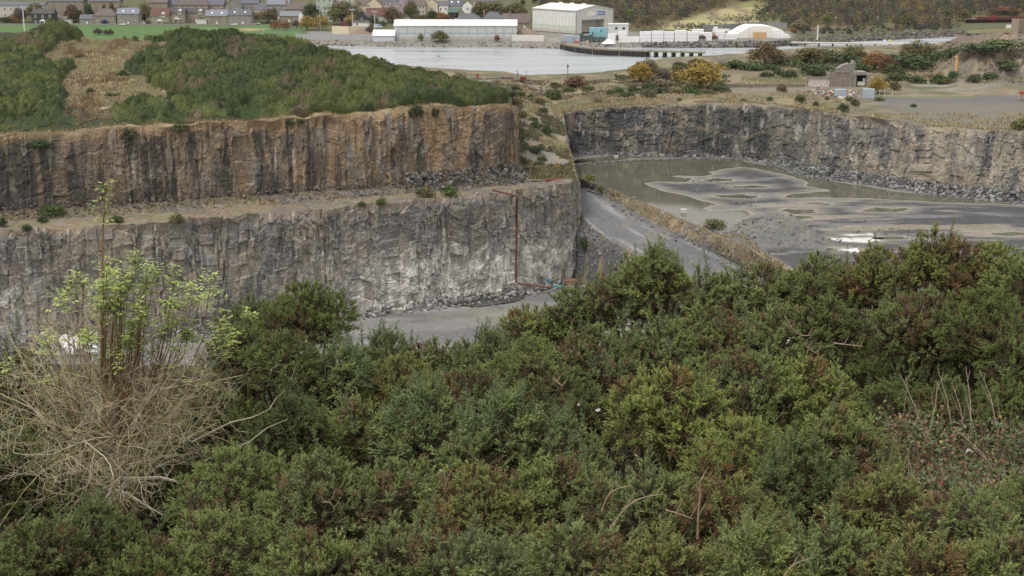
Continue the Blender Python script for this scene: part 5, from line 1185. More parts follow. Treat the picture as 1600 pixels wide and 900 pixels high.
for i, (a, b_, t, bo, lab) in enumerate([(950, 964, 53, 66.5, 'white stack in front of the left half of the annex'), (965.5, 979.5, 50, 66.5, 'white stack in front of the right half of the annex'), (980, 999, 58, 66.2, 'low white wrapped pack at the left end of the row of packs'), (1000.5, 1017, 50, 66, 'first tall stack of white packs beside the low one'), (1018.5, 1036.5, 49, 65.6, 'tall white pack stack, second of the tall ones from the annex'),
        (1037.5, 1052.5, 50, 65.3, 'white pack stack with a step at its right shoulder'), (1054.5, 1072.5, 48, 65, 'white pack stack with the highest left half, middle of the row'), (1074, 1091.5, 50, 64.6, 'last tall white stack before the brown bushes'),
        (1092.5, 1112, 51.5, 63.3, 'white stack standing behind the brown bushes'), (1118.5, 1132, 49, 61.5, 'bluish white stack right of the brown bushes'), (1133, 1151, 52.5, 61.5, 'low wide white stack left of the timber')]):
    crate('wrapped_pack', a, b_, t, bo, 3., WPK, lab, 'pack stack', 'white wrapped packs on the yard', 0, bands)
crate('wrapped_pack', 1082, 1099, 46.2, 60.5, 3, WPK, 'tallest white stack, peeping over the row from behind', 'pack stack', 'white wrapped packs on the yard', 0, bands)
TMB = cmat('sawn_timber', (.55, .36, .2), .8, 2, .2)
for a, b_, t, bo, lab in [(1152, 1163, 48, 58.5, 'left block of sawn timber in front of the white cover'), (1163.5, 1175, 47, 58.5, 'taller block of sawn timber in front of the white cover'), (1178, 1197, 50.5, 60, 'orange timber stack at the right of the timber blocks')]:
    crate('timber_stack', a, b_, t, bo, 2.5, TMB, lab, 'timber stack', 'timber stacks on the yard', 0, bands)
machine(1127, 53, 'white lorry with a blue cab parked behind the packs', WHT, 9)
# white covered shelter with barrel roof
p = hit(1190, 60); k = p[1] / F; r = empty('sheeted_cover', p, R(6), 'large white sheeted cover with sloping shoulders at the end of the yard', 'cover')
W2 = 42 * k; n = 18; b = MB(); ring = [(x * k, z * k * .86) for x, z in [(50, 0), (46, 6), (40, 8), (36, 13), (28, 17), (20, 20), (8, 21), (-2, 21), (-9, 21.5), (-16, 19), (-22, 16), (-28, 12), (-34, 8.5), (-38, 4), (-42, 0)]]; n = len(ring)
b.poly([(x, y, z) for y in (4, 22) for x, z in ring], [(i, i + 1, n + i + 1, n + i) for i in range(n - 1)] + [tuple(range(n))[::-1], tuple(range(n, 2 * n))]); b.build('sheet', WHT, r)
for i, (x0, x1, hh) in enumerate([(20, 30, 12), (26, 36, 8), (33, 44, 5)]): MB().box(x0 * k, x1 * k, 1.5 - i * .3, 3.7 - i * .3, -.2, hh * k).build('side_pack', WPK, r)
wall_line('retaining_wall', [(1098, 47.5), (1130, 47), (1165, 43.5), (1200, 42.5), (1230, 44.5)], 3.0, .5, cmat('grey_wall', (.22, .225, .23), .8), 'grey retaining wall rising behind the packs and the white tent')
wall_line('yard_fence_wall', [(850, 64), (876, 66)], 1.8, .3, CON, 'short pale block wall between gravel heap and cabin'); wall_line('block_wall', [(800, 63.5), (850, 64.5)], 3.0, .5, cmat('white_block', (.62, .6, .57), .85), 'white concrete block wall in front of the larger gravel heap')
# rock armour on the far shore
g = np.random.default_rng(17); t = g.uniform(1000, 1640, 5200); i = np.searchsorted(np.array([topix(*q)[0] for q in FS]), t).clip(0, nf - 1); a = g.random(5200); P = FS[i].copy(); P[:, 1] += 9.5 * a + g.normal(size=5200) * .3; P[:, 0] += g.normal(size=5200) * 1.2; P[:, 2] = -.2 + 2.6 * a
V, Fc, C = rocks(P, .5 + 1.1 * g.random(5200) ** 2, grey(5200, g, .05, .26, .06), g); tag(link('rock_armour', mesh('rock_armour', V, Fc, M_stone, C)), 'dark boulders piled along the far shoreline', 'boulders', kind='stuff')
t = g.uniform(0, .62, 4200) * nf; P = FS[t.astype(int)].copy(); a = g.random(4200); P[:, 1] += 7 * a; P[:, 0] += g.normal(size=4200); P[:, 2] = -.1 + 2.1 * a; C = grey(4200, g, .07, .24, .10); C[a < .18] *= .4
tag(link('shingle', mesh('shingle', *rocks(P, .25 + .6 * g.random(4200) ** 2, C, g)[:2], M_stone, np.repeat(C, 8, 0))), 'brown shingle bank below the warehouse', 'shingle', kind='stuff')
P = np.array([hit(a, b) for a, b in zip(g.uniform(1240, 1500, 900), g.uniform(46, 56, 900))]); P = P[P[:, 1] > 600]; tag(link('boulders', mesh('boulders', *rocks(P, .5 + 1.0 * g.random(len(P)) ** 2, grey(len(P), g, .08, .24, .12), g)[:2], M_stone, np.repeat(grey(len(P), g, .08, .24, .14), 8, 0))), 'brown boulder slope below the far shore road', 'boulders', kind='stuff')
# pier
PTB = cmat('dark_timber', (.03, .027, .025), .85, 1, .3); PDK = cmat('weathered_deck', (.21, .19, .14), .9, 1, .25)
ctr = smoothline(np.array([atz(883, 69, 2.4), atz(900, 73, 2.4), atz(930, 77, 2.4), atz(975, 79.5, 2.4), atz(1040, 81.2, 2.4), atz(1101, 82.8, 2.4)]), 44, 2)
pier = empty('timber_pier', ctr[0], 0, 'dark ruined timber pier curving out over the water', 'pier'); b = MB()
q = ctr - ctr[0]; T = unit(np.gradient(q, axis=0)); N2 = np.stack([-T[:, 1], T[:, 0], 0 * T[:, 0]], 1)
for i in range(43):
    A, B = q[i], q[i + 1]; n1, n2 = N2[i] * 2.6, N2[i + 1] * 2.6
    b.poly([A - n1, B - n2, B + n2, A + n1, A - n1 + [0, 0, .45], B - n2 + [0, 0, .45], B + n2 + [0, 0, .45], A + n1 + [0, 0, .45]], [(0, 3, 2, 1), (4, 5, 6, 7), (0, 1, 5, 4), (2, 3, 7, 6), (1, 2, 6, 5), (3, 0, 4, 7)])
b.build('deck', PDK, pier)
b = MB()
for i in range(30): A, B = q[i], q[i + 1]; n1, n2 = N2[i] * 2.45, N2[i + 1] * 2.45; b.poly([A - n1 + [0, 0, -2.2], B - n2 + [0, 0, -2.0], B - n2 + [0, 0, -.06], A - n1 + [0, 0, -.06], A - n1 * .8 + [0, 0, -2.2], B - n2 * .8 + [0, 0, -2.0], B - n2 * .8 + [0, 0, -.06], A - n1 * .8 + [0, 0, -.06]], [(0, 1, 2, 3), (7, 6, 5, 4), (0, 4, 5, 1)])
b.build('fender_boards', PTB, pier)
pm = MB().tube([(0, 0, -4.5), (0, 0, -.03)], .6, 8).me('pile')
for i in range(0, 44, 1):
    for s in (-1, 1):
        if i % 2 == 0 or i < 30: pm.materials.append(PTB) if not pm.materials else None; link('pile', pm, pier, q[i] + N2[i] * 2.1 * s)
    if i % 7 == 3 and i < 40: MB().tube([(0, 0, -2.4), (0, 0, 1.1)], .2, 6).build('mooring_post', PDK, pier, q[i] - N2[i] * 2.75)
b = MB()
for i in range(0, 43): b.tube([q[i] - N2[i] * 2.4 + [0, 0, .55], q[i + 1] - N2[i + 1] * 2.4 + [0, 0, .55]], .13, 4)
b.build('kerb_beam', PDK, pier)
# lamps, posts
def post(name, px, pt, pb, rad, mat, label, cat, group=None, head=None, z=None):
    p = hit(px, pb) if z is None else np.array(z); k = p[1] / F; Hh = (pb - pt) * k; r = empty(name, p, 0, label, cat, group); MB().tube([(0, 0, -.5), (0, 0, Hh)], rad, 8, rad * .7).build('pole', mat, r)
    if head == 'flood':
        b = MB(); b.box(-1.6, 1.6, -.12, .12, Hh - .2, Hh)
        for x in (-1.3, -.45, .45, 1.3): b.box(x - .35, x + .35, -.5, -.13, Hh - .1, Hh + .7)
        b.build('lamp_head', STL, r)
    elif head == 'lamp': b = MB(); b.box(-.12, .9, -.14, .14, Hh - .05, Hh + .15); b.build('lamp_head', WHT, r)
    elif head == 'lantern': b = MB(); b.box(-.35, .35, -.35, .35, Hh * .72, Hh * .86); b.build('lantern', DST, r)
    return r
GF = 'floodlight masts round the playing field'; WPL = cmat('pale_pole', (.62, .62, .6), .5)
post('floodlight_mast', 38, -2, 43, .34, WPL, 'white floodlight mast standing in front of the hedge at the left', 'floodlight', GF, 'flood', z=(aty(38, 44, 760)[0], 760, 2.6)); post('floodlight_mast', 500.5, 15, 50, .2, STL, 'grey floodlight mast between the two yellow trees', 'floodlight', GF, 'flood'); post('floodlight_mast', 551, 17, 51, .22, WPL, 'pale floodlight mast in front of the cream wall', 'floodlight', GF, 'flood'); post('floodlight_mast', 586, 20, 54, .24, WPL, 'floodlight mast with a wide head near the tent', 'floodlight', GF, 'flood')
GL = 'lamp posts on the far shore'
for px, pt, pb, h_, lab in [(1304, 28, 44, 'lamp', 'street lamp on the far shore road, the nearer to the white tent'), (1370, 27, 41, 'lamp', 'street lamp on the far shore road further to the right'), (1215, 29, 40, 'lamp', 'short lamp just above the white tent roof'), (1057, 31, 48, None, 'thin pale post behind the white packs'), (1127, 36, 48, 'lamp', 'lamp post above the lorry'), (1170, 33, 62, None, 'grey post standing in front of the white tent'), (1036, 41, 49, None, 'short post between the packs and the clearing'), (1467, 24, 30, 'lamp', 'white topped lamp on the terrace of the far slope')]:
    post('lamp_post', px, pt, pb, .13, STL, lab, 'lamp post', GL, h_)
post('signal_mast', 1277, 40, 64, .45, WPL, 'white lattice like mast standing at the water beyond the bushes', 'mast')
# near shore bits
RST = cmat('rust', (.22, .07, .045), .85, 4, .3); RDP = cmat('rusty_red_paint', (.26, .045, .04), .7, 3, .3)
post('lamp_post', 887, 99, 123, .16, DST, 'black lamp post at the shore beside the red brown shrub', 'lamp post', 'posts on the near shore', 'lantern'); post('post', 808.5, 109, 122, .14, DST, 'bare dark post left of the rusty hopper', 'post', 'posts on the near shore'); post('lamp_post', 822, 109, 122, .1, DST, 'small hooded lamp behind the rusty hopper', 'lamp post', 'posts on the near shore', 'lamp'); post('post', 779, 104, 121, .06, STL, 'thin grey pole over the ruined jetty', 'post', 'posts on the near shore')
post('marker_post', 882.5, 131, 136, .28, WHT, 'short white marker post near the bank top', 'marker')
p = hit(817, 130); r = empty('hopper', p, 0, 'rusty red hopper on legs by the near shore', 'hopper'); b = MB(); b.poly([(-1.4, -.9, .9), (1.2, -.9, .9), (1.2, .9, .9), (-1.4, .9, .9), (-.9, -1.2, 2.4), (1.1, -1.2, 2.4), (1.1, 1.2, 2.4), (-.9, 1.2, 2.4)], [(0, 3, 2, 1), (4, 5, 6, 7), (0, 1, 5, 4), (1, 2, 6, 5), (2, 3, 7, 6), (3, 0, 4, 7)]); b.build('bin', RST, r)
for x in (-1.2, 1.0):
    for y in (-.8, .8): MB().box(x - .1, x + .1, y - .1, y + .1, -.2, .9).build('leg', DST, r)
MB().tube([(1.2, 0, 1.0), (3.4, 0, .2)], .12, 6).build('chute', DST, r)
p = hit(745, 123); r = empty('jetty_platform', p, 0, 'small platform with red railings at the near shore', 'platform'); MB().box(-2, 2, -1, 1, -.1, .35).build('deck', DST, r)
for x in (-1.9, -.9, .1, .5, 1, 1.9): MB().box(x - .06 - .12 * (x in (.1, .5)), x + .06 + .12 * (x in (.1, .5)), -.95, -.85, .35, 1.6 + .3 * (x in (.1, .5))).build('rail_post', RDP, r)
p = hit(780, 123); r = empty('ruined_jetty', p, 0, 'low broken jetty deck with red edge at the near shore', 'jetty'); MB().box(-5, 5.4, -1, 1, -.2, .4).build('deck', DST, r); MB().box(.6, 5.2, -1.06, -1.0, .42, .62).build('edge_rail', RDP, r)
for x in (-4.6, -2, 1.4, 3.0, 4.6): MB().tube([(x, -.8, .4), (x, -.8, 1.5)], .06, 5).build('rail_post', DST, r)
wall_line('kerb', [(755, 138), (790, 137)], .45, .3, CON, 'thin pale kerb near the ruined jetty', 'kerb')
p = np.array(atz(685, 88.5, 0)); r = empty('buoy', p, 0, 'small dark buoy with a thin staff floating on the bay', 'buoy'); MB().tube([(0, 0, -.3), (0, 0, .5)], .7, 10, .45).build('float', DST, r); MB().tube([(0, 0, .5), (0, 0, 2.6)], .06, 5).build('staff', DST, r)
for px, c, lab in [(1382, WHT, 'round white mooring buoy by the far rocks'), (1390, cmat('yellow_buoy', (.7, .6, .05), .5), 'round yellow mooring buoy beside the white one')]:
    bm_ = MB()
    for i in range(6): t0, t1 = math.pi * i / 6, math.pi * (i + 1) / 6; bm_.tube([(0, 0, .4 - .6 * math.cos(t0)), (0, 0, .4 - .6 * math.cos(t1))], max(.02, .6 * math.sin(t0)), 10, max(.02, .6 * math.sin(t1)))
    r = empty('mooring_buoy', atz(px, 64.8, 0), 0, lab, 'buoy', 'mooring buoys'); bm_.build('float', c, r); MB().tube([(0, 0, .95), (0, 0, 1.2)], .08, 6).build('ring', DST, r)
# quay between the bushes and the water at the right
A, B = np.array(atz(1236, 67, 1.6)), np.array(atz(1412, 69.5, 1.6)); r = empty('quay', A, math.atan2(B[1] - A[1], B[0] - A[0]), 'long low pale quay showing above the autumn trees', 'quay'); L = np.linalg.norm(B - A); MB().box(0, L, -2.5, 2.5, 0, .5).build('deck', CON, r)
for i in range(9): MB().box(L * i / 8 - .4, L * i / 8 + .4, -2.2, 2.2, -4, -.02).build('support', PTB, r)
# red railway bridge at the right edge
y = 880; A = np.array(aty(1508, 32, y)); B = np.array(aty(1680, 30.5, y + 12)); r = empty('railway_bridge', A, math.atan2(B[1] - A[1], B[0] - A[0]), 'dark red girder bridge at the top right', 'bridge'); L = np.linalg.norm(B - A); k = y / F
BRD = cmat('bridge_dark', (.055, .035, .035), .8); BRR = cmat('bridge_red', (.22, .035, .03), .7)
MB().box(0, L, -.4, .4, -1.4, .5).build('girder', BRD, r); b = MB(); b.box(18 * k, L, -.55, -.42, .6, 2.2); b.build('parapet', cmat('bridge_parapet', (.13, .045, .04), .8), r); MB().box(41 * k, 51 * k, -.9, -.6, -.9, 3.1).build('red_panel', BRR, r); MB().box(0, L, -2.4, 2.4, .5, .6).build('deck', BRD, r)
for x in (36, 84): MB().box((x - 2) * k, (x + 2) * k, -1.5, 1.5, -7, -1.42).build('pier', GST, r)
for i in range(24): MB().box(L * i / 24, L * i / 24 + .2, -.62, -.56, .6, 2.2).build('stiffener', BRD, r)
wall_line('embankment_wall', [(1585, 51), (1640, 50)], 5.5, 3, STN, 'stone abutment under the right end of the red bridge', 'wall')
wall_line('sea_wall', [(1512, 50.5), (1560, 49.2), (1584, 48.5)], 1.2, 1.2, cmat('grassy_stone', (.3, .28, .14), .95), 'grassy topped low sea wall in front of the red bridge')
# cars
def car(px, py, rgb, label, rz=0., van=False):
    p = hit(px, py); r = empty('van' if van else 'parked_car', p, R(rz), label, 'van' if van else 'car', 'vehicles parked along the town front'); m = cmat('car_paint_%d' % int(rgb[0] * 1000 + rgb[2] * 77), rgb, .3, 1, .03, .5); b = MB()
    if van: prof = [(-2.5, .35), (-2.5, 2.2), (1.2, 2.25), (1.9, 1.3), (2.5, 1.1), (2.5, .35)]
    else: prof = [(-2.1, .35), (-2.1, .85), (-1.5, .95), (-1.0, 1.4), (.6, 1.42), (1.2, .95), (2.05, .8), (2.1, .35)]
    n = len(prof); b.poly([(x, y, z) for y in (-.85, .85) for x, z in prof], [tuple(range(n))[::-1], tuple(range(n, 2 * n))] + [(i, (i + 1) % n, n + (i + 1) % n, n + i)[::-1] for i in range(n)]); b.build('body', m, r)
    b = MB(); b.box(*((.2, 1.3) if van else (-.95, .6)), -.87, .87, *((1.35, 2.0) if van else (.98, 1.33))); b.build('window', PAN, r)
    for x in (-1.35, 1.35):
        for y in (-.8, .8): MB().tube([(x, y - .1, .33), (x, y + .1, .33)], .33, 12).build('wheel', DST, r)
car(192, 39.6, (.75, .75, .76), 'white car in front of the grey stone house with skylights'); car(221, 38.6, (.75, .75, .76), 'white van beside the skylight house', 0, True); car(233, 38.8, (.03, .03, .045), 'dark car between the skylight house and the red roofed semi'); car(366, 39.9, (.75, .75, .76), 'white car in front of the long grey house'); car(591, 44, (.42, .55, .65), 'light blue van right of the floodlight mast with the wide head', 0, True); car(401, 38.5, (.7, .7, .7), 'white car at the end of the stone row by the hedge'); car(1581, 47, (.7, .7, .72), 'white van on the bank below the red bridge', 0, True)
for pl, pr, pt, pb, lab in [(102, 110, 32.5, 39, 'white garage door box beside the charcoal house garden'), (308, 322, 32, 39.6, 'wide white garage left of the brown stone house')]:
    def gd(r, W, Hh, dep): MB().box(-W * .42, W * .42, -.05, -.01, .1, Hh * .8).build('garage_door', CLR, r); MB().box(-W / 2 - .2, W / 2 + .2, -.2, dep + .2, Hh, Hh + .2).build('roof', STL, r)
    crate('garage', pl, pr, pt, pb, 5, WHT, lab, 'garage', 'white garages', 0, gd)
crate('storage_container', 531, 545, 34.5, 40.5, 3, cmat('maroon_steel', (.16, .06, .06), .7), 'maroon container behind the cream wall', 'container', None, 8)
for px, py, lab in [(225, 51.5, 'little white post on the playing field, the left one'), (412, 50, 'little white post on the playing field, nearer the wire fence')]: post('field_post', px, py - 4, py, .09, WPL, lab, 'post', 'white posts on the playing field')

# ---------------------------------------------------------------- ruin and odds and ends above the far face
p = hit(1296, 136); k = p[1] / F; RU = cmat('ruin_render', (.22, .185, .155), .95, 1.2, .3); RW = cmat('flaking_whitewash', (.52, .46, .42), .95, 2.2, .4); RG_ = cmat('ruin_concrete', (.23, .215, .195), .95, 1.2, .3)
r = empty('ruined_building', p, 0, 'roofless brown ruin with a dark doorway and broken tower', 'ruin')
b = MB(); b.box(0, 37 * k, 0, .6, -.5, 22 * k); b.box(0, .6, .6, 7, -.5, 21 * k); b.box(0, 37 * k, 6.4, 7, -.5, 21 * k); b.box(8 * k, 30 * k, -.15, .75, 21.6 * k, 24 * k); b.build('main_wall', RU, r)
b = MB(); b.box(37 * k, 41 * k, -.3, 7, -.5, 23 * k); b.box(57 * k, 61 * k, -.3, 7, -.5, 21 * k); b.box(41 * k, 57 * k, -.2, 7, 18.5 * k, 23 * k); b.box(41 * k, 57 * k, 6.6, 7, -.5, 18.5 * k); b.build('doorway', RG_, r)
MB().box(41.3 * k, 56.5 * k, 5.2, 5.4, 0, 18.4 * k).build('doorway_shade', cmat('shade_black', (.012, .012, .013), .95), r); MB().box(44 * k, 56 * k, 1.0, 1.2, 2 * k, 8 * k).build('white_sheet', WHT, r); MB().box(52.5 * k, 56.5 * k, 1.3, 1.4, 7.6 * k, 13 * k).build('white_sheet', WHT, r)  # near-black panel added as the doorway's shade; white sheets in front of it
b = MB(); prof = [(14, 0), (41, 0), (41, 20), (38, 22), (36, 15.5), (30, 17), (27, 15), (22, 14), (18, 10), (14, 8)]; n = len(prof); b.poly([(x * k, y, 21.4 * k + z * k * .85) for y in (2.5, 5.5) for x, z in prof], [tuple(range(n)), tuple(range(2 * n - 1, n - 1, -1))] + [(i, n + i, n + (i + 1) % n, (i + 1) % n) for i in range(n)]); b.build('tower', RG_, r)
MB().box(-34 * k, -.02, .3, .9, -.5, 14 * k).build('whitewashed_wall', RW, r); b = MB(); b.box(-35 * k, -34 * k, 0, .95, -.5, 15.5 * k); b.box(-34 * k, 0, -.02, .98, 14 * k, 15.5 * k); b.build('wall_frame', RU, r)
wall_line('retaining_bank_wall', [(1132, 137), (1180, 136.5), (1230, 136), (1258, 136)], 1.2, .6, cmat('rough_wall', (.19, .165, .135), .95, .8, .3), 'rough dark stone bank wall left of the ruin')
g = np.random.default_rng(19); P = np.array([hit(a, b) for a, b in zip(np.r_[g.normal(1290, 16, 160), g.normal(1330, 14, 140)], np.r_[g.normal(146, 3, 160), g.normal(149, 3.5, 140)])]); P[:, 2] += .25; C = grey(300, g, .12, .6, .06); C[::4] *= A3(1.0, .6, .45)
tag(link('building_rubble', mesh('building_rubble', *rocks(P, .3 + .9 * g.random(300) ** 2, C, g)[:2], M_stone, np.repeat(C, 8, 0))), 'heap of brick and white building rubble in front of the ruin', 'rubble', kind='stuff')
def slab(name, px0, px1, pt, pb, dep, mat, label, cat, group=None, tilt=0.):
    p = hit((px0 + px1) / 2, pb); k = p[1] / F; W = (px1 - px0) * k; Hh = (pb - pt) * k; o = MB().box(-W / 2, W / 2, 0, dep, -.2, Hh).build(name, mat, None, p, R(tilt)); return tag(o, label, cat, group)
slab('steel_box', 1307, 1322, 140, 152.5, 2.2, CGB, 'grey steel box beside the building rubble, the left one', 'steel box', 'grey steel boxes by the ruin', 8); slab('steel_box', 1349, 1366, 139.5, 153.5, 2.2, CGB, 'grey steel box below the yellow willow', 'steel box', 'grey steel boxes by the ruin', -6)
slab('rusty_girder', 1288, 1306, 146, 149, .5, RST, 'rusty girder lying in front of the building rubble', 'girder'); slab('white_sack', 1310, 1316, 151, 154, .6, WHT, 'white sack lying at the foot of the left steel box', 'sack')
for px, lab in [(1374, 'thin pale fence post below the yellow willow, left of three'), (1382, 'white topped fence post below the yellow willow, middle of three'), (1394, 'thin pale fence post below the yellow willow, right of three')]: post('fence_post', px, 140, 151, .07, WPL, lab, 'post', 'fence posts below the yellow willow')
YEL_ = cmat('yellow_steel', (.62, .36, .13), .6, 1, .12); p = hit(1493, 117); k = p[1] / F; o = MB().tube([(-2.6 * k, 0, 27.5 * k), (-.6 * k, 0, 27.5 * k), (.6 * k, 0, 26 * k), (.3 * k, 0, 12 * k), (-.3 * k, 0, -1)], .42, 10).build('chute_pipe', YEL_, None, p); tag(o, 'yellow bent steel pipe standing against the brown outcrop', 'pipe')
slab('concrete_post', 1533.5, 1536, 113, 123, .5, CON, 'pale leaning concrete post at the foot of the outcrop', 'post', None, 4)
p = hit(1599, 158); r = empty('rusty_hopper', p, 0, 'rusty orange steel hopper on legs at the right edge', 'hopper'); k = p[1] / F; OR_ = cmat('orange_rust', (.3, .09, .04), .8)
MB().box(-4 * k, 14 * k, -.2, 2, 10 * k, 15 * k).build('hopper', OR_, r)
for x in (-3.5, 3, 12): MB().box(x * k - .1, x * k + .1, -.1, .1, -.3, 10 * k).build('leg', OR_, r)
# pipes and pump in the quarry
def pipe(pts, rad, mat, label, name='pipe', cat='pipe', group=None): P = [Vector(p) for p in pts]; o = MB().tube([tuple(p - P[0]) for p in P], rad, 8).build(name, mat, None, P[0]); return tag(o, label, cat, group)
yf = atz(806, 444, LOW)[1]
a_ = np.array(atz(770, 297, BENCH + .7)); b_ = np.array(atz(808, 306.5, BENCH + .4)); bt = [np.array(aty(806.5, py, b_[1] - 1.9)) for py in (309, 350, 400, 440)]; c_ = np.array(atz(812, 445, LOW + 1.3)); d_ = np.array(atz(862, 449, LOW + 1.3))
ft = L_foot[np.argmin(np.abs(topix(L_foot[:, 0], L_foot[:, 1], L_foot[:, 2])[0] - 806))]; yf_ = ft[1] - 2.0
bt = [np.array(aty(807.5 - 1.5 * (py - 309) / 134, py, np.interp(py, [309, 350, 443], [b_[1] - 2.4, yf_, yf_]))) for py in (309, 350, 400, 441)]; c_ = np.array(aty(811, 443.5, yf_ - .3)); d_ = np.array(aty(862, 449.5, yf_ - 3))
pipe([a_, b_] + bt + [c_, d_], .24, cmat('red_rust', (.115, .045, .034), .8, 4, .3), 'long rusty red pipe running down the lower face', 'drain_pipe')
pipe([atz(700, 456, LOW + .5), atz(745, 452.5, LOW + .9), atz(775, 449, LOW + 1.), atz(803, 444.5, LOW + 1.2)], .2, cmat('old_pipe', (.16, .125, .1), .85), 'brown pipe lying along the foot of the lower face', 'hose')
pipe([atz(735, 481, LOW + .5), atz(752, 477, LOW + .7), atz(768, 475.5, LOW + .9), atz(778, 478, LOW + .6), atz(785, 482, LOW + .4)], .12, DST, 'thin black hose curling out of the lowest puddle', 'hose')
pipe([atz(845, 275.8, BENCH + .5), atz(858, 274.5, BENCH + .5), atz(872, 276, BENCH + .5)], .22, RDP, 'red pipe lying on the bench corner, the farther of two', 'pipe', 'pipe', 'red pipes on the bench'); pipe([atz(852, 281.5, BENCH + .5), atz(877, 279, BENCH + .5)], .22, RDP, 'red pipe lying on the bench corner, the nearer of two', 'pipe', 'pipe', 'red pipes on the bench')
pipe([np.array(hit(917, 298)) + [0, 0, .3], np.array(hit(940, 306)) + [0, 0, .3]], .2, DST, 'dark rail lying at the top of the ramp', 'rail', 'rail')
p = np.array(atz(770, 457, LOW + .4)); r = empty('pump_raft', p, R(20), 'orange pump raft with a blue frame floating in the lowest puddle', 'pump'); ORP = cmat('orange_paint', (.42, .13, .05), .6); BLP = cmat('blue_frame', (.06, .25, .5), .5)
MB().tube([(-1.6, 0, .15), (2.2, 0, .15)], .35, 10).build('float', DST, r); b = MB(); b.box(-1.5, .2, -.5, .5, .4, 1.3); b.tube([(-1.2, 0, 1.3), (-.6, 0, 1.7), (0, 0, 1.3)], .18, 6); b.build('motor', ORP, r)
MB().tube([(.0, 0, .55), (2., 0, .3)], .3, 8).build('pump_barrel', RST, r); b = MB(); b.tube([(.6, .2, 1.3), (2.6, .3, .4), (1.2, -1.6, .1)], .1, 6); b.build('frame', BLP, r)
p = hit(892, 444); slab('steel_plate', 881, 905, 438.5, 444.5, 2.5, cmat('orange_plate', (.24, .12, .085), .8), 'orange rusty steel plate on the lowest floor', 'plate'); slab('blue_barrel', 848, 860, 436, 438.5, .5, BLP, 'blue plastic pipe among the rubble', 'pipe'); slab('teal_sheet', 862, 880, 446.5, 449, .6, cmat('teal_sheet', (.1, .35, .33), .7), 'crumpled teal sheet among the rubble', 'sheet')
slab('boulder', 1064, 1073, 327, 333, 1, cmat('pale_boulder', (.5, .49, .46), .9), 'pale boulder on the pool bank', 'boulder'); slab('float', 960, 966, 243.5, 246, .8, cmat('pale_boulder', (.5, .49, .46), .9), 'white float lying in the dark back pool', 'float')
p = hit(840, 262); post('marker_post', 827.5, 259, 266, .14, YEL_, 'yellow marker stake on the track behind the bench', 'marker')
# white heap half hidden behind the elder
r = empty('scrap_heap', atz(131, 552, LOW + .6), 0, 'heap of white panels with black gaps behind the bare elder twigs', 'scrap'); g = np.random.default_rng(23)
for i in range(15):
    x = g.uniform(-3.6, 3.6); z = g.uniform(0, 3.8) * (1 - abs(x) / 9); b = MB(); w_ = g.uniform(1., 2.2); h_ = g.uniform(1.2, 2.4); a = g.uniform(-.6, .6); c, s = math.cos(a), math.sin(a)
    pts = [(x + c * u - s * v, -1.2 + .25 * i % 1.5 + q_ + .3 * v, max(-.5, z + s * u + c * v)) for q_ in (0, .3) for u, v in ((-w_ / 2, 0), (w_ / 2, 0), (w_ / 2, h_), (-w_ / 2, h_))]
    b.poly(pts, [(0, 1, 2, 3), (7, 6, 5, 4), (0, 4, 5, 1), (1, 5, 6, 2), (2, 6, 7, 3), (3, 7, 4, 0)]); b.build('panel', WHT, r)
b = MB(); b.tube([(-2.6, -1.6, 0), (-2, -1.6, 1.6)], .15, 5); b.tube([(-1.4, -1.6, .4), (-1.4, -1.6, 3.4)], .22, 5); b.tube([(0, -1.7, 2.6), (.9, -1.7, .5)], .12, 5); b.build('strut', DST, r)

# ================================================================== NEAR GORSE, ELDER, BRAMBLE
def spikes(T, n, L, wd, g):
    """one shoot along +z: n thin spine faces round a stem, unit length 1; returns (n,3,3) triangles"""
    t = np.linspace(.05, 1, n); a = np.arange(n) * 2.4; up = .55 + .35 * t; rad = (.30 - .16 * t)
    base = np.stack([0 * t, 0 * t, t * .82], 1); tip = base + np.stack([np.cos(a) * rad, np.sin(a) * rad, up * .30], 1); side = np.stack([-np.sin(a), np.cos(a), 0 * a], 1) * .045
    return np.stack([base - side, base + side, tip], 1), t
SP, ST = spikes(0, 16, 1, .1, rng)
def shoots(P, D, L, C0, C1, g):
    """instances of the shoot as one mesh; C0 base colour, C1 tip colour"""
    n = len(P); D = unit(D); A = unit(np.cross(D, g.normal(size=(n, 3)))); B = np.cross(D, A); L = np.asarray(L)[:, None, None, None]; S = SP[None]
    V = (A[:, None, None] * S[..., 0:1] + B[:, None, None] * S[..., 1:2] + D[:, None, None] * S[..., 2:3]) * L + P[:, None, None]
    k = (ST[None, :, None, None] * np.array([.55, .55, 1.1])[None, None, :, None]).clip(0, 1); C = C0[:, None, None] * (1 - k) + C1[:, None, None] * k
    return V.reshape(-1, 3), np.arange(n * 16 * 3).reshape(-1, 3), C.reshape(-1, 3)
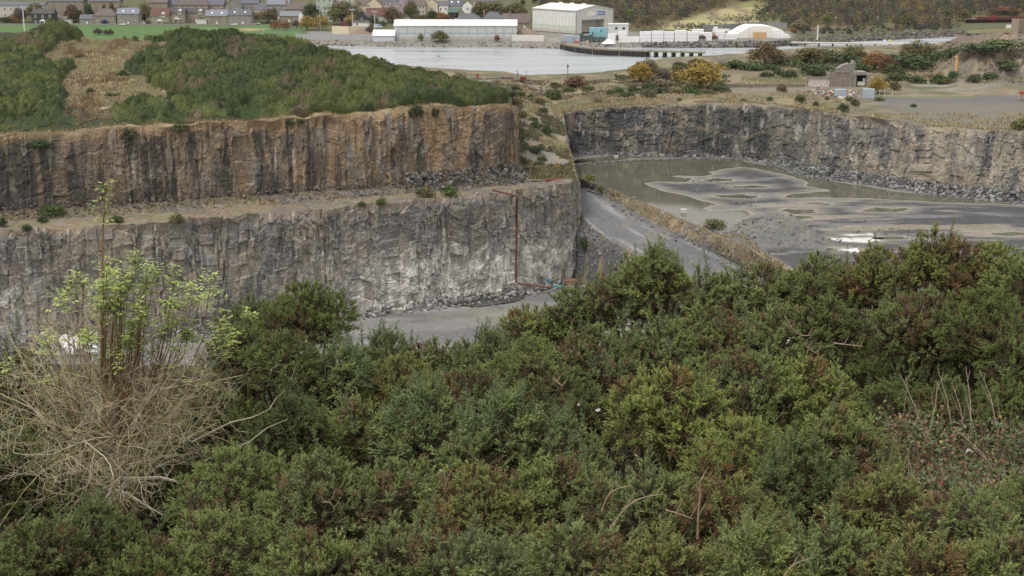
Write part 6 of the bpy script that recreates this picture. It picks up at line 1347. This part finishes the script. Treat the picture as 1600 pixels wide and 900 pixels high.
def gorse(seed, Rr, Hh, spires=0, brown=.35, dens=58, bluish=.5):
    g = np.random.default_rng(seed); nl = 8 + int(4 * Rr); lob = []
    for i in range(nl):
        a = i * 2.4 + .5 * g.random(); q = Rr * .74 * math.sqrt((i + .6) / nl); r = Rr * (.25 + .15 * g.random()); z = Hh - r - (q / Rr) ** 2 * Hh * .45 - g.random() * .22 * Hh; lob.append((q * math.cos(a), q * math.sin(a), z, r))
    lob.append((0, 0, Hh - Rr * .42, Rr * .4)); L = np.array(lob); area = (L[:, 3] ** 2 * 9).sum(); nt_ = int(area * dens * 1.75); k = g.choice(len(L), nt_, p=L[:, 3] ** 2 / (L[:, 3] ** 2).sum())
    d = unit(g.normal(size=(nt_, 3)) + [0, 0, .3]); P = L[k, :3] + d * L[k, 3:4] * (1 - .18 * g.random((nt_, 1)) ** 2)
    deep = np.zeros(nt_)
    for l in L: deep = np.maximum(deep, 1 - np.linalg.norm(P - l[:3], axis=1) / l[3])
    kp = deep < .35; P, d = P[kp], d[kp]; nt_ = len(P); size = .7 + .6 * g.random(nt_); size[g.random(nt_) < .07] *= 1.5
    per = 12; ax = unit(d * 1.1 + np.array([0, 0, .35]) + g.normal(size=(nt_, 3)) * .25); i = np.repeat(np.arange(nt_), per); m = len(i); s = g.random(m) * .085
    pos = P[i] + ax[i] * (s * size[i])[:, None]; dr = unit(ax[i] + g.normal(size=(m, 3)) * .42); ln_ = .064 * size[i] * (.7 + .6 * g.random(m))
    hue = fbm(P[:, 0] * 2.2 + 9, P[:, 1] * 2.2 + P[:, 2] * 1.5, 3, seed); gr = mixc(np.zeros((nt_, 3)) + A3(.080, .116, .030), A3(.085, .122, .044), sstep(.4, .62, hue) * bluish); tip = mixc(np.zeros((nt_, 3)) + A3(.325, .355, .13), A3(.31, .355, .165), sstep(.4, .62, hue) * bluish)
    bz = (fbm(P[:, 0] * 2.6 + 3, P[:, 1] * 2.6 + P[:, 2] * 2.6, 3, seed + 7) > .69 - brown * .16) & (g.random(nt_) < .7); gr[bz] = A3(.115, .078, .042); tip[bz] = A3(.24, .165, .085)
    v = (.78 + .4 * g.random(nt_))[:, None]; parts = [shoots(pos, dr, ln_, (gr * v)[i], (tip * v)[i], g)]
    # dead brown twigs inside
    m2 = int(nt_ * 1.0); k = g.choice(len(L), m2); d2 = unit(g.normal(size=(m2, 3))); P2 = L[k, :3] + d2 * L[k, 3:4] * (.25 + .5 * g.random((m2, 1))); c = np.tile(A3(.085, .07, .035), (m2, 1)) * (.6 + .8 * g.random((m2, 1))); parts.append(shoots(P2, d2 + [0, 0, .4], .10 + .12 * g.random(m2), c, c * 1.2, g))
    # long leader shoots
    for j in range(spires):
        k = g.integers(len(L)); dd = unit(np.array([g.normal() * .5, g.normal() * .5, 1.2])); p0 = L[k, :3] + dd * L[k, 3] * .9; le = .22 + .3 * g.random(); dd2 = unit(np.array([g.normal() * .28, g.normal() * .28, 1])); n3 = int(le * 130); t = g.random(n3); pp = p0 + dd2 * (t * le)[:, None]; q = unit(dd2 * .75 + unit(g.normal(size=(n3, 3))) * .75); c0 = np.tile(A3(.11, .14, .065), (n3, 1)); parts.append(shoots(pp, q, (.085 * (1.15 - .75 * t)), c0, c0 * A3(2., 1.9, 1.9), g))
    V, Fc, C = join(parts); fo = mesh('foliage', V, Fc, M_leaf, C)
    ch = []
    for l in L:
        ch.append(([(g.normal() * .1, g.normal() * .1, -1.6), np.array([l[0] * .4, l[1] * .4, l[2] * .2 - .3]), np.array([l[0] * .85, l[1] * .85, l[2] * .7]), l[:3] + g.normal(size=3) * l[3] * .3], [.035, .028, .02, .008], (.8, .7, .6)))
        for j in range(4): e = l[:3] + unit(g.normal(size=3)) * l[3] * (.8 + .35 * (g.random() < .12)); q = l[:3] * .75; ch.append(([q, (q + e) / 2 + g.normal(size=3) * .05, e], [.012, .009, .004], (1, .85, .7)))
    V, Fc, C = tubes(ch, 5); return fo, mesh('branches', V, Fc, M_bark, C), Hh
GV = {'a': gorse(501, .62, 1.0, 2, .3), 'b': gorse(502, .7, 1.1, 5, .55), 'c': gorse(503, .58, 1.05, 26, .2, 60, 1.0), 'd': gorse(504, .95, 1.3, 3, .35, 52, .2), 'e': gorse(505, 1.0, 1.5, 6, .55, 50, .4), 'f': gorse(506, .66, .95, 1, .15, 64, .0), 'g': gorse(507, .75, 1.2, 10, .9, 56, .5)}
RV = {'a': .62, 'b': .7, 'c': .58, 'd': .95, 'e': 1.0, 'f': .66, 'g': .75}
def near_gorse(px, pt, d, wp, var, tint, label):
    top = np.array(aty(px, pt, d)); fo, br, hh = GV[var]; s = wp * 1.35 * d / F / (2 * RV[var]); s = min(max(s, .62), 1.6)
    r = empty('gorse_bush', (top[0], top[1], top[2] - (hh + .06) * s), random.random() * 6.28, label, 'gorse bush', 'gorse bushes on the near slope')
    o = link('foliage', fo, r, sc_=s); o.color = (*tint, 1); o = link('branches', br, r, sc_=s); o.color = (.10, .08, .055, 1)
N_, DK_, LT_, BL_, BR_, VD_ = (1, 1, 1), (.77, .80, .70), (1.18, 1.16, .98), (1.0, 1.05, 1.02), (1.1, .98, .88), (.6, .7, .6)
for ln_ in '''
392 468 19 95 b DK_|dark gorse rising against the lower face just right of the elder leaves
480 440 18 135 d DK_|tallest dark gorse left of the view onto the lowest floor
602 522 19 110 c N_|low spiky gorse below the left end of the lowest floor
690 528 19 110 a N_|gorse with two thin spires below the middle of the lowest floor
765 520 19 100 c N_|spiky gorse at the right end of the lowest floor
835 475 20 110 a LT_|light gorse just below the pump raft
905 448 20 120 b N_|gorse in front of the orange steel plate
990 405 19.5 110 g N_|gorse at the left foot of the tall green spires on the skyline
1030 388 19 90 c LT_|bright gorse whose spires stand up against the ramp
1100 425 21 130 b N_|gorse hiding the lower end of the ramp
1190 412 21 130 a N_|rounded gorse below the grey gravel mound
1285 396 21 130 d N_|broad gorse under the white puddles
1372 388 20.5 110 g BR_|brown tipped gorse left of the highest skyline bush
1465 362 20 120 g BR_|highest gorse on the skyline, rusty at its tip
1560 380 20 150 d LT_|wide light green gorse on the right skyline
1650 372 19 170 d N_|gorse on the skyline cut by the right edge
20 545 15 120 b DK_|dark gorse at the left edge behind the elder
375 505 15.5 100 b DK_|dark gorse right behind the elder leaves
440 520 15 110 a DK_|dark gorse under the tallest dark one
530 545 15 120 c BL_|grey green spiky gorse below the left of the lowest floor
630 560 15 130 b BR_|gorse with a rusty patch below the lowest floor
730 575 15 140 e N_|dense gorse in the middle, second row from the skyline
830 530 16 130 d N_|round gorse lobe below the pump raft bush
930 515 16.5 140 g N_|gorse mottled with brown under the skyline spires
1030 500 17 140 b BL_|grey green gorse under the bright spired bush
1120 480 17.5 150 e N_|large dark gorse below the end of the ramp
1220 480 17.5 140 a N_|gorse with bare twigs at its right side
1300 465 17.5 110 b DK_|dark gorse left of the deep black hollow
1440 455 18 140 e N_|gorse overhanging the deep black hollow
1545 450 17.5 150 d DK_|dark gorse over the hollow at the right
1640 480 16.5 160 e DK_|dark gorse hanging in from the right edge
560 628 13 150 f N_|smooth green gorse in the middle left
455 622 12.5 130 c DK_|dark feathery gorse right of the bare elder twigs
655 610 12.5 140 c BL_|blue grey gorse with upright spires, left of the middle
780 625 12 160 c BL_|pale blue grey gorse with the most upright spires
880 660 12 130 c N_|grey green gorse beside the black gap in the middle
895 580 14.5 120 g DK_|gorse with dead twigs above the black gap in the middle
1060 575 13 170 f LT_|bright round yellow green gorse in the middle right
1170 548 14 150 e BL_|blue green gorse behind the bright round one
1270 560 14 150 f LT_|light gorse beside the deep black hollow
1170 655 11.8 170 d LT_|large tufted gorse below the bright round one
1310 640 12 140 f N_|green gorse edge dropping into the bramble
370 700 10.5 170 d BL_|grey green gorse right of the elder trunk
500 715 10 170 b N_|gorse below the feathery dark one
630 715 10 170 a BL_|grey gorse in the lower middle left
750 735 9.5 170 g BR_|gorse with much dead brown wood in the lower middle
880 715 10 170 f N_|dense green gorse with a dead twig loop
1010 735 9.5 170 b N_|gorse with a forked dead branch in the lower middle
1150 750 9.3 160 g BR_|gorse with a big brown dead patch
1260 700 10.5 160 c DK_|dark upright gorse left of the bramble
1390 735 9.6 160 b BR_|brownish gorse in front of the bramble
1520 770 9 170 a N_|gorse below the bramble at the right
1620 740 9.5 150 d N_|gorse below the bramble at the right edge
50 815 8.8 150 a DK_|dark soft gorse in the lower left corner
150 795 9.3 140 c DK_|dark feathery gorse at the elder's foot
235 845 8.3 150 f DK_|gorse along the bottom edge below the elder
350 800 8.6 170 d N_|gorse along the bottom edge right of the elder
480 835 8 180 f N_|tufted gorse on the bottom edge, left of the middle
620 825 8 180 g N_|brown flecked gorse on the bottom edge
750 845 7.7 180 c N_|gorse with small spires on the bottom edge near the middle
890 820 8 180 a N_|gorse on the bottom edge in the middle
1030 835 7.8 180 b BR_|gorse with a rusty clump on the bottom edge
1170 835 7.8 180 c LT_|light spiky gorse on the bottom edge
1300 820 8 180 b BL_|bluish gorse on the bottom edge right of the middle
1440 845 7.6 180 g BR_|brown green gorse on the bottom edge at the right
1580 840 7.6 180 f N_|gorse in the lower right corner
1325 515 20.5 120 e DK_|dark gorse closing the gap under the skyline, left of the hollow
1385 520 21 120 e DK_|dark gorse closing the gap under the skyline, at the hollow's left rim
1440 525 21 120 e DK_|dark gorse closing the gap under the skyline, over the hollow's middle
1500 530 21 120 e DK_|dark gorse closing the gap under the skyline, over the hollow's right
1365 560 19 120 b DK_|gorse at the back of the black hollow, left side
1440 575 19.3 130 e DK_|gorse at the back of the black hollow, middle
1520 570 19.2 130 b DK_|gorse at the back of the black hollow, right side
1600 575 18.6 130 e DK_|gorse at the back of the black hollow by the right edge
1400 592 15.6 125 b DK_|low gorse under the overhang behind the pale stalks
1480 598 15.4 130 g DK_|low browned gorse under the overhang behind the bramble
1575 598 15.4 130 b DK_|low gorse under the overhang at the right edge
60 610 14.3 130 e DK_|dark gorse behind the left side of the elder tangle
150 600 14.8 130 e DK_|dark gorse straight behind the elder trunk
240 610 14.8 130 b DK_|dark gorse behind the right side of the elder tangle
320 600 14.3 130 e DK_|dark gorse between the elder tangle and the tallest dark bush
20 680 13 130 b DK_|dark gorse low behind the elder at the left edge
280 700 12.6 130 b DK_|dark gorse showing right of the elder trunk
110 710 13 130 e DK_|dark gorse showing left of the elder trunk'''.strip().splitlines():
    a, lab = ln_.split('|'); px, pt, d, wp, var, tt = a.split(); near_gorse(float(px), float(pt), float(d), float(wp), var, globals()[tt], lab)

g = np.random.default_rng(29); n = 5200; Q = np.stack([g.uniform(-9, 9, n), g.uniform(5, 27, n), np.zeros(n)], 1); Q[:, 0] *= .35 + Q[:, 1] / 27; Q[:, 2] = zg(Q[:, 1]) + .05
V, Fc, C = gorse_mass(Q, .25 + .2 * g.random(n), .2 + .35 * g.random(n), np.array([(.05, .06, .025), (.055, .04, .026), (.08, .06, .04)])[g.integers(0, 3, n)], g, 34, .07)
tag(link('undergrowth', mesh('undergrowth', V, Fc, M_mass, C)), 'dark undergrowth and dead litter beneath the near gorse', 'undergrowth', kind='stuff')
n = 420; yy = g.uniform(5.5, 26, n); sd = np.where(g.random(n) < .5, -1, 1); xx = sd * (.364 * yy + .9 + 9 * g.random(n)); Q = np.stack([xx, yy, zg(yy) - .2], 1)
V, Fc, C = gorse_mass(Q, .6 + .5 * g.random(n), 1.0 + .9 * g.random(n), np.array([(.085, .115, .035), (.10, .12, .045), (.10, .085, .045)])[g.integers(0, 3, n)], g, 620, .055)
tag(link('gorse_thicket', mesh('gorse_thicket', V, Fc, M_mass, C)), 'gorse thicket running on along the near slope beyond the separate bushes', 'gorse', kind='stuff')
# ---- elder: bare tangle below, leafy shoots above
g = np.random.default_rng(31); B0 = np.array(aty(190, 830, 12.)); B0[2] -= .35; MPP = 12. / F
def loc_(px, py, dy=0): q = np.array(aty(px, py, 12. + dy)); return q - B0
def grow(p, d, L, r0, n, g, up=.1, wob=.25):
    P = [p]; d = unit(d)
    for i in range(n): d = unit(d + g.normal(size=3) * wob + [0, 0, up]); P.append(P[-1] + d * L / n)
    return np.array(P), np.linspace(r0, r0 * .45, n + 1), d
elder = empty('elder_bush', B0, 0, 'large elder, bare grey tangle below and fresh green leaves on top', 'elder')
tr = [loc_(190, 830), loc_(188, 770, .05), loc_(192, 720, .0), loc_(182, 680, .05), loc_(178, 630, .1)]
V, Fc, C = tubes([(np.array(tr), [.075, .065, .058, .05, .03], (.85, .78, .66)), (np.array([loc_(160, 830), loc_(150, 770, .2), loc_(130, 700, .3), loc_(120, 620, .3)]), [.045, .04, .03, .018], (.9, .85, .7)), (np.array([loc_(205, 825), loc_(215, 760, .2), loc_(225, 690, .3), loc_(250, 600, .4)]), [.04, .034, .028, .016], (.9, .85, .7))], 9)
o = link('trunk', mesh('trunk', V, Fc, M_bark, C), elder); o.color = (.2, .165, .12, 1)
ch = []; tips = []
anch = [loc_(188, 770, .05), loc_(190, 720), loc_(182, 680), loc_(178, 640, .1), loc_(130, 700, .3), loc_(122, 640, .3), loc_(222, 700, .3), loc_(240, 640, .35)]
def twigcol(): t = g.random(); return np.array((1.05, .95, .84)) * (.62 + .6 * t) * (np.array((.9, .95, .7)) if g.random() < .3 else 1)
for i in range(88):
    p = anch[g.integers(len(anch))] + g.normal(size=3) * .03; a = g.uniform(-.05, 1.38) if g.random() < .84 else g.uniform(-.5, 0); az = g.random() * 6.28
    d = np.array([math.cos(az) * math.cos(a), math.sin(az) * math.cos(a) * .8, math.sin(a)]); L = g.uniform(.75, 1.5) * (1.0 if d[0] > 0 else .9); P, rr_, d1 = grow(p, d, L, 0.0072 * g.uniform(.55, 1.35), 7, g, .03, .2); ch.append((P, rr_, twigcol()))
    for j in range(11):
        k = g.integers(2, 8); P2, r2, d2 = grow(P[k], unit(P[k] - P[k - 1]) + g.normal(size=3) * .75, g.uniform(.2, .55), rr_[k] * .62, 5, g, .05, .28); ch.append((P2, r2, twigcol()))
        for l in range(4): k2 = g.integers(1, 6); P3, r3, d3 = grow(P2[k2], unit(P2[k2] - P2[k2 - 1]) + g.normal(size=3) * .8, g.uniform(.08, .26), max(.0018, r2[k2] * .6), 4, g, .05, .3); ch.append((P3, r3, twigcol()))
for pts, r0 in [([loc_(188, 747, -.1), loc_(215, 748, -.2), loc_(250, 746, -.25), loc_(275, 752, -.25), loc_(290, 762, -.25)], .02), ([loc_(180, 766, -.1), loc_(200, 772, -.2), loc_(228, 790, -.25), loc_(255, 805, -.25)], .017), ([loc_(178, 742, -.15), loc_(173, 768, -.2), loc_(160, 786, -.25)], .014), ([loc_(300, 690, -.1), loc_(360, 660, -.1), loc_(395, 652, 0), loc_(420, 640, -.05), loc_(432, 622, 0), loc_(445, 610, -.05)], .007), ([loc_(320, 720, -.1), loc_(390, 690, -.1), loc_(418, 668, 0), loc_(450, 655, -.05)], .007)]:
    ch.append((np.array(pts), np.linspace(r0, r0 * .4, len(pts)), (1.2, 1.1, .98)))
V, Fc, C = tubes(ch, 4); o = link('branches', mesh('branches', V, Fc, M_bark, C), elder); o.color = (.43, .395, .315, 1)
# upright reddish stems carrying the leaves
ch = []; lp_, ld_ = [], []
tall = np.array([loc_(160, 640, .2), loc_(161, 560, .2), loc_(160, 470, .2), loc_(160, 380, .2), loc_(163, 318, .2), loc_(165, 286, .2)]); ch.append((tall, [.014, .012, .0105, .009, .007, .005], (1.15, .82, .62)))
for a, b_ in ((163, 296), (160, 312), (168, 300), (166, 288), (156, 340), (164, 342), (159, 322)):
    for _ in range(3): lp_.append(loc_(a + g.normal() * 4, b_ + g.normal() * 4, .2)); ld_.append(np.array([g.normal(), g.normal() * .5, .4]))
for i in range(74):
    tx = g.normal(205, 74); ty = 395 + 170 * g.random() ** 1.1 + abs(tx - 200) * .35; x0 = 170 + (tx - 190) * .35; P = np.array([loc_(x0, 690, .1), loc_(x0 * .4 + tx * .6, 600, .15), loc_(tx, ty, g.uniform(-.3, .5))]); P = np.concatenate([P[:2], [(P[1] + P[2]) / 2 + g.normal(size=3) * .03], P[2:]]); ch.append((P, [.008, .006, .0048, .0025], (1.0, .78, .58)))
    n5 = int(9 + 15 * g.random() ** 2) if ty < 540 else 4
    for _ in range(n5):
        t = 1.02 - .5 * g.random() ** 2; q = P[2] * (1 - t) + P[3] * t; lp_.append(q + g.normal(size=3) * (.028 + .05 * (1 - t))); ld_.append(np.array([g.normal(), g.normal() * .6, .35 + .3 * g.random()]))
for cx, cy, s in [(355, 520, 10), (365, 540, 10), (100, 465, 12), (330, 470, 14)]:
    for _ in range(16): lp_.append(loc_(cx + g.normal() * s, cy + g.normal() * s, g.uniform(-.2, .3))); ld_.append(np.array([g.normal(), g.normal() * .6, .3]))
V, Fc, C = tubes(ch, 5); o = link('stems', mesh('stems', V, Fc, M_bark, C), elder); o.color = (.235, .185, .135, 1)
# a leaf is a folded pointed blade; each point carries a pinnate leaf of five
lp_ = np.array(lp_); ld_ = unit(np.array(ld_)); n = len(lp_); V = []; Cl = []
for j, (s, sg_) in enumerate([(0, 1), (0, -1), (.028, 1), (.028, -1), (.055, 0)]):
    side = unit(np.cross(ld_, [0, 0, 1])); dl = unit(ld_ * (.45 if sg_ else 1) + side * sg_ * .9 + g.normal(size=(n, 3)) * .18 - [0, 0, .15]); p0 = lp_ + ld_ * s; Lf = (.042 + .022 * g.random((n, 1))); wv = unit(np.cross(dl, [0, 0, 1])) * Lf * .27; nr = np.cross(wv, dl); 
    V.append(np.stack([p0, p0 + dl * Lf * .5 + wv - nr * .25, p0 + dl * Lf - [0, 0, .008], p0 + dl * Lf * .5 - wv - nr * .25], 1)); c = mixc(np.zeros((n, 3)) + A3(.17, .23, .04), A3(.34, .385, .13), g.random(n)) * (.7 + .5 * g.random((n, 1))); Cl.append(np.repeat(c[:, None], 4, 1))
V = np.concatenate(V).reshape(-1, 3); o = link('leaves', mesh('leaves', V, np.arange(len(V)).reshape(-1, 4), M_leaf, np.concatenate(Cl).reshape(-1, 3)), elder)
# ---- bramble, dead stalks, dead branches
def bramble(px, pt, d, wp, hp, label, seed):
    g = np.random.default_rng(seed); p = np.array(aty(px, pt + hp, d)); k = d / F; r = empty('bramble', p, 0, label, 'bramble', 'brambles in the lower right'); n = 1500; P = np.stack([g.normal(size=n) * wp * k * .3, g.normal(size=n) * wp * k * .25, hp * k * g.random(n) ** .8], 1)
    pal = np.array([(.06, .09, .032), (.085, .115, .05), (.10, .08, .05), (.16, .11, .07), (.26, .2, .06), (.2, .05, .04), (.09, .12, .06)]); c = pal[g.choice(7, n, p=[.32, .22, .2, .17, .025, .015, .05])] * (.7 + .6 * g.random((n, 1)))
    V, Fc, C = cards(P, np.tile([0, -.4, 1.], (n, 1)), .02 + .03 * g.random(n), c, .7, .8, g); link('leaves', mesh('leaves', V, Fc, M_leaf, C), r)
    nb = 150; a_ = g.random(nb) * 6.28; Pb = np.stack([g.normal(size=nb) * wp * k * .32, g.normal(size=nb) * wp * k * .25, 0 * a_], 1); dd = np.stack([np.cos(a_), np.sin(a_), 0 * a_], 1) * .004; le = g.normal(size=(nb, 3)) * .3; le[:, 2] = 1; tp = Pb + le * (hp * k * (.5 + .8 * g.random((nb, 1)))); link('dead_grass', mesh('dead_grass', np.stack([Pb - dd, Pb + dd, tp + dd * .2, tp - dd * .2], 1).reshape(-1, 3), np.arange(4 * nb).reshape(-1, 4), M_straw, np.repeat(straw(nb, g, (.28, .22, .13), (.13, .10, .065)), 4, 0)), r)
    ch = []
    for i in range(70): q = np.array([g.normal() * wp * k * .25, g.normal() * .2, 0]); Pp, rr_, _ = grow(q, np.array([g.normal() * .7, g.normal() * .4, 1]), g.uniform(.25, .6) * hp * k * 2, .005, 6, g, -.12, .22); ch.append((Pp, rr_, (1, .8, .65) if g.random() < .6 else (1.5, 1.35, 1.1)))
    V, Fc, C = tubes(ch, 4); o = link('stems', mesh('stems', V, Fc, M_bark, C), r); o.color = (.2, .13, .09, 1)
for a in [(1420, 640, 12.5, 130, 110, 'bramble with yellowing stems at the edge of the black hollow', 1), (1500, 660, 12, 150, 110, 'rust leaved bramble under the tall pale stalks', 2), (1585, 650, 12, 130, 120, 'bramble with yellow tufts at the right edge', 3), (1450, 730, 10.6, 130, 90, 'bramble flecked with red leaves, left of the yellow leaf', 4), (1540, 715, 10.8, 150, 90, 'darker bramble flecked with red leaves at the right', 5)]: bramble(*a)
for x0, y0, x1, y1, d, lab in [(1450, 675, 1406, 583, 12.6, 'long pale dead stalk leaning left out of the bramble'), (1489, 655, 1465, 576, 12.8, 'thickest pale dead stalk at the middle of the bramble'), (1508, 660, 1487, 597, 13, 'thin bent dead stalk right of the thickest'), (1517, 665, 1509, 572, 12.7, 'upright dead stalk in the bramble'), (1557, 640, 1531, 578, 12.9, 'pale dead stalk leaning left at the right of the bramble'), (1452, 650, 1465, 595, 13.2, 'dark thin dead stalk behind the thickest'), (1560, 720, 1500, 676, 11, 'pale arched stalk lying over the bramble')]:
    A, B = np.array(aty(x0, y0 + 25, d)), np.array(aty(x1, y1, d)); m = (A + B) / 2 + [.02, 0, .015]; r = empty('dead_stalk', A, 0, lab, 'stalk', 'dead stalks in the bramble'); V, Fc, C = tubes([(np.array([A, m, B]) - A, [.006, .0048, .0025], (1, 1, 1)), (np.array([m * .4 + B * .6, m * .2 + B * .8 + [.03, 0, .03]]) - A, [.003, .0015], (1, 1, 1)), (np.array([m * .7 + A * .3, m * .5 + B * .5 + [-.05, 0, .02]]) - A, [.003, .0012], (1, 1, 1))], 5); o = link('stem', mesh('stem', V, Fc, M_bark, C), r); o.color = (.4, .33, .25, 1)
for pts, d, rad, lab in [([(1090, 842), (1091, 800), (1095, 770), (1092, 752), (1100, 745)], 8.6, .011, 'thick bent bare branch in the lower middle right'), ([(1040, 797), (1062, 803), (1082, 811)], 8.7, .008, 'short pale broken branch left of the thick bent one'), ([(955, 824), (975, 795), (998, 778), (1035, 772)], 8.7, .008, 'brown curving dead branch in the lower middle'), ([(940, 800), (947, 778), (958, 765), (988, 758)], 8.9, .006, 'thin arched grey twig over the brown curving branch'), ([(1226, 493), (1238, 515), (1252, 525), (1268, 524)], 15.8, .012, 'pale forked twig left of the deep black hollow'), ([(1258, 535), (1262, 545), (1277, 553)], 15.5, .011, 'short pale twig at the left rim of the hollow'), ([(1302, 536), (1325, 539), (1348, 541)], 16, .012, 'straight pinkish dead branch across the hollow'), ([(694, 738), (697, 755), (694, 775)], 9.3, .005, 'thin upright dead twig in the middle of the gorse'), ([(505, 784), (517, 785), (523, 797)], 8.7, .005, 'small hooked dead twig in the lower left gorse'), ([(865, 592), (880, 605)], 13.6, .012, 'short stub of branch beside the black gap'), ([(1225, 900), (1240, 880), (1270, 872)], 7.5, .006, 'dead twig at the bottom edge in the lower right')]:
    P = np.array([aty(a, b, d - .1) for a, b in pts]); P = smoothline(P, 12, 2); r = empty('dead_branch', P[0], 0, lab, 'branch', 'dead branches in the near gorse'); V, Fc, C = tubes([(P - P[0], np.linspace(rad * .8, rad * .35, 12) * (1 + .15 * np.sin(np.arange(12) * 2.3)), (1, 1, 1))] + [(np.array([P[q_], P[q_] + [.03 * s_, .01, .05], P[q_] + [.055 * s_, .015, .06 + .04 * s_]]) - P[0], [rad * .4, rad * .3, rad * .15], (1, 1, 1)) for q_, s_ in ((4, 1), (8, -1), (10, 1))], 6); o = link('wood', mesh('wood', V, Fc, M_bark, C), r); o.color = (.28, .21, .15, 1)
for px, py, d, s, lab in [(1513, 703, 10.5, .022, 'scrap of white litter lodged in the bramble'), (935, 642, 12.2, .022, 'white litter scrap at the top of the black gap'), (905, 633, 12.4, .014, 'tiny white litter scrap left of the black gap'), (1234, 533, 15.6, .03, 'grey white litter in the fork by the black hollow')]:
    p = np.array(aty(px, py, d)); g = np.random.default_rng(int(px)); V, Fc, C = rocks(np.zeros((3, 3)) + g.normal(size=(3, 3)) * s * .4, s, np.tile(A3(.5, .5, .5), (3, 1)), g, .6); tag(link('litter_scrap', mesh('litter_scrap', V, Fc, M_stone, C), loc=p), lab, 'litter', 'litter scraps in the gorse')

# ---- the air: one even volume round everything
hz = MB().box(-2600, 2600, -80, 3600, -34, 260).build('haze', None); tag(hz, 'thin pale autumn haze filling the valley', 'haze', kind='stuff')
m = bpy.data.materials.new('haze_air'); m.use_nodes = True; t = m.node_tree; t.nodes.remove(t.nodes['Principled BSDF']); v = t.nodes.new('ShaderNodeVolumePrincipled'); v.inputs['Color'].default_value = (.92, .95, 1, 1); v.inputs['Density'].default_value = .00003; v.inputs['Anisotropy'].default_value = .2
t.links.new(v.outputs[0], t.nodes['Material Output'].inputs['Volume']); hz.data.materials.append(m)
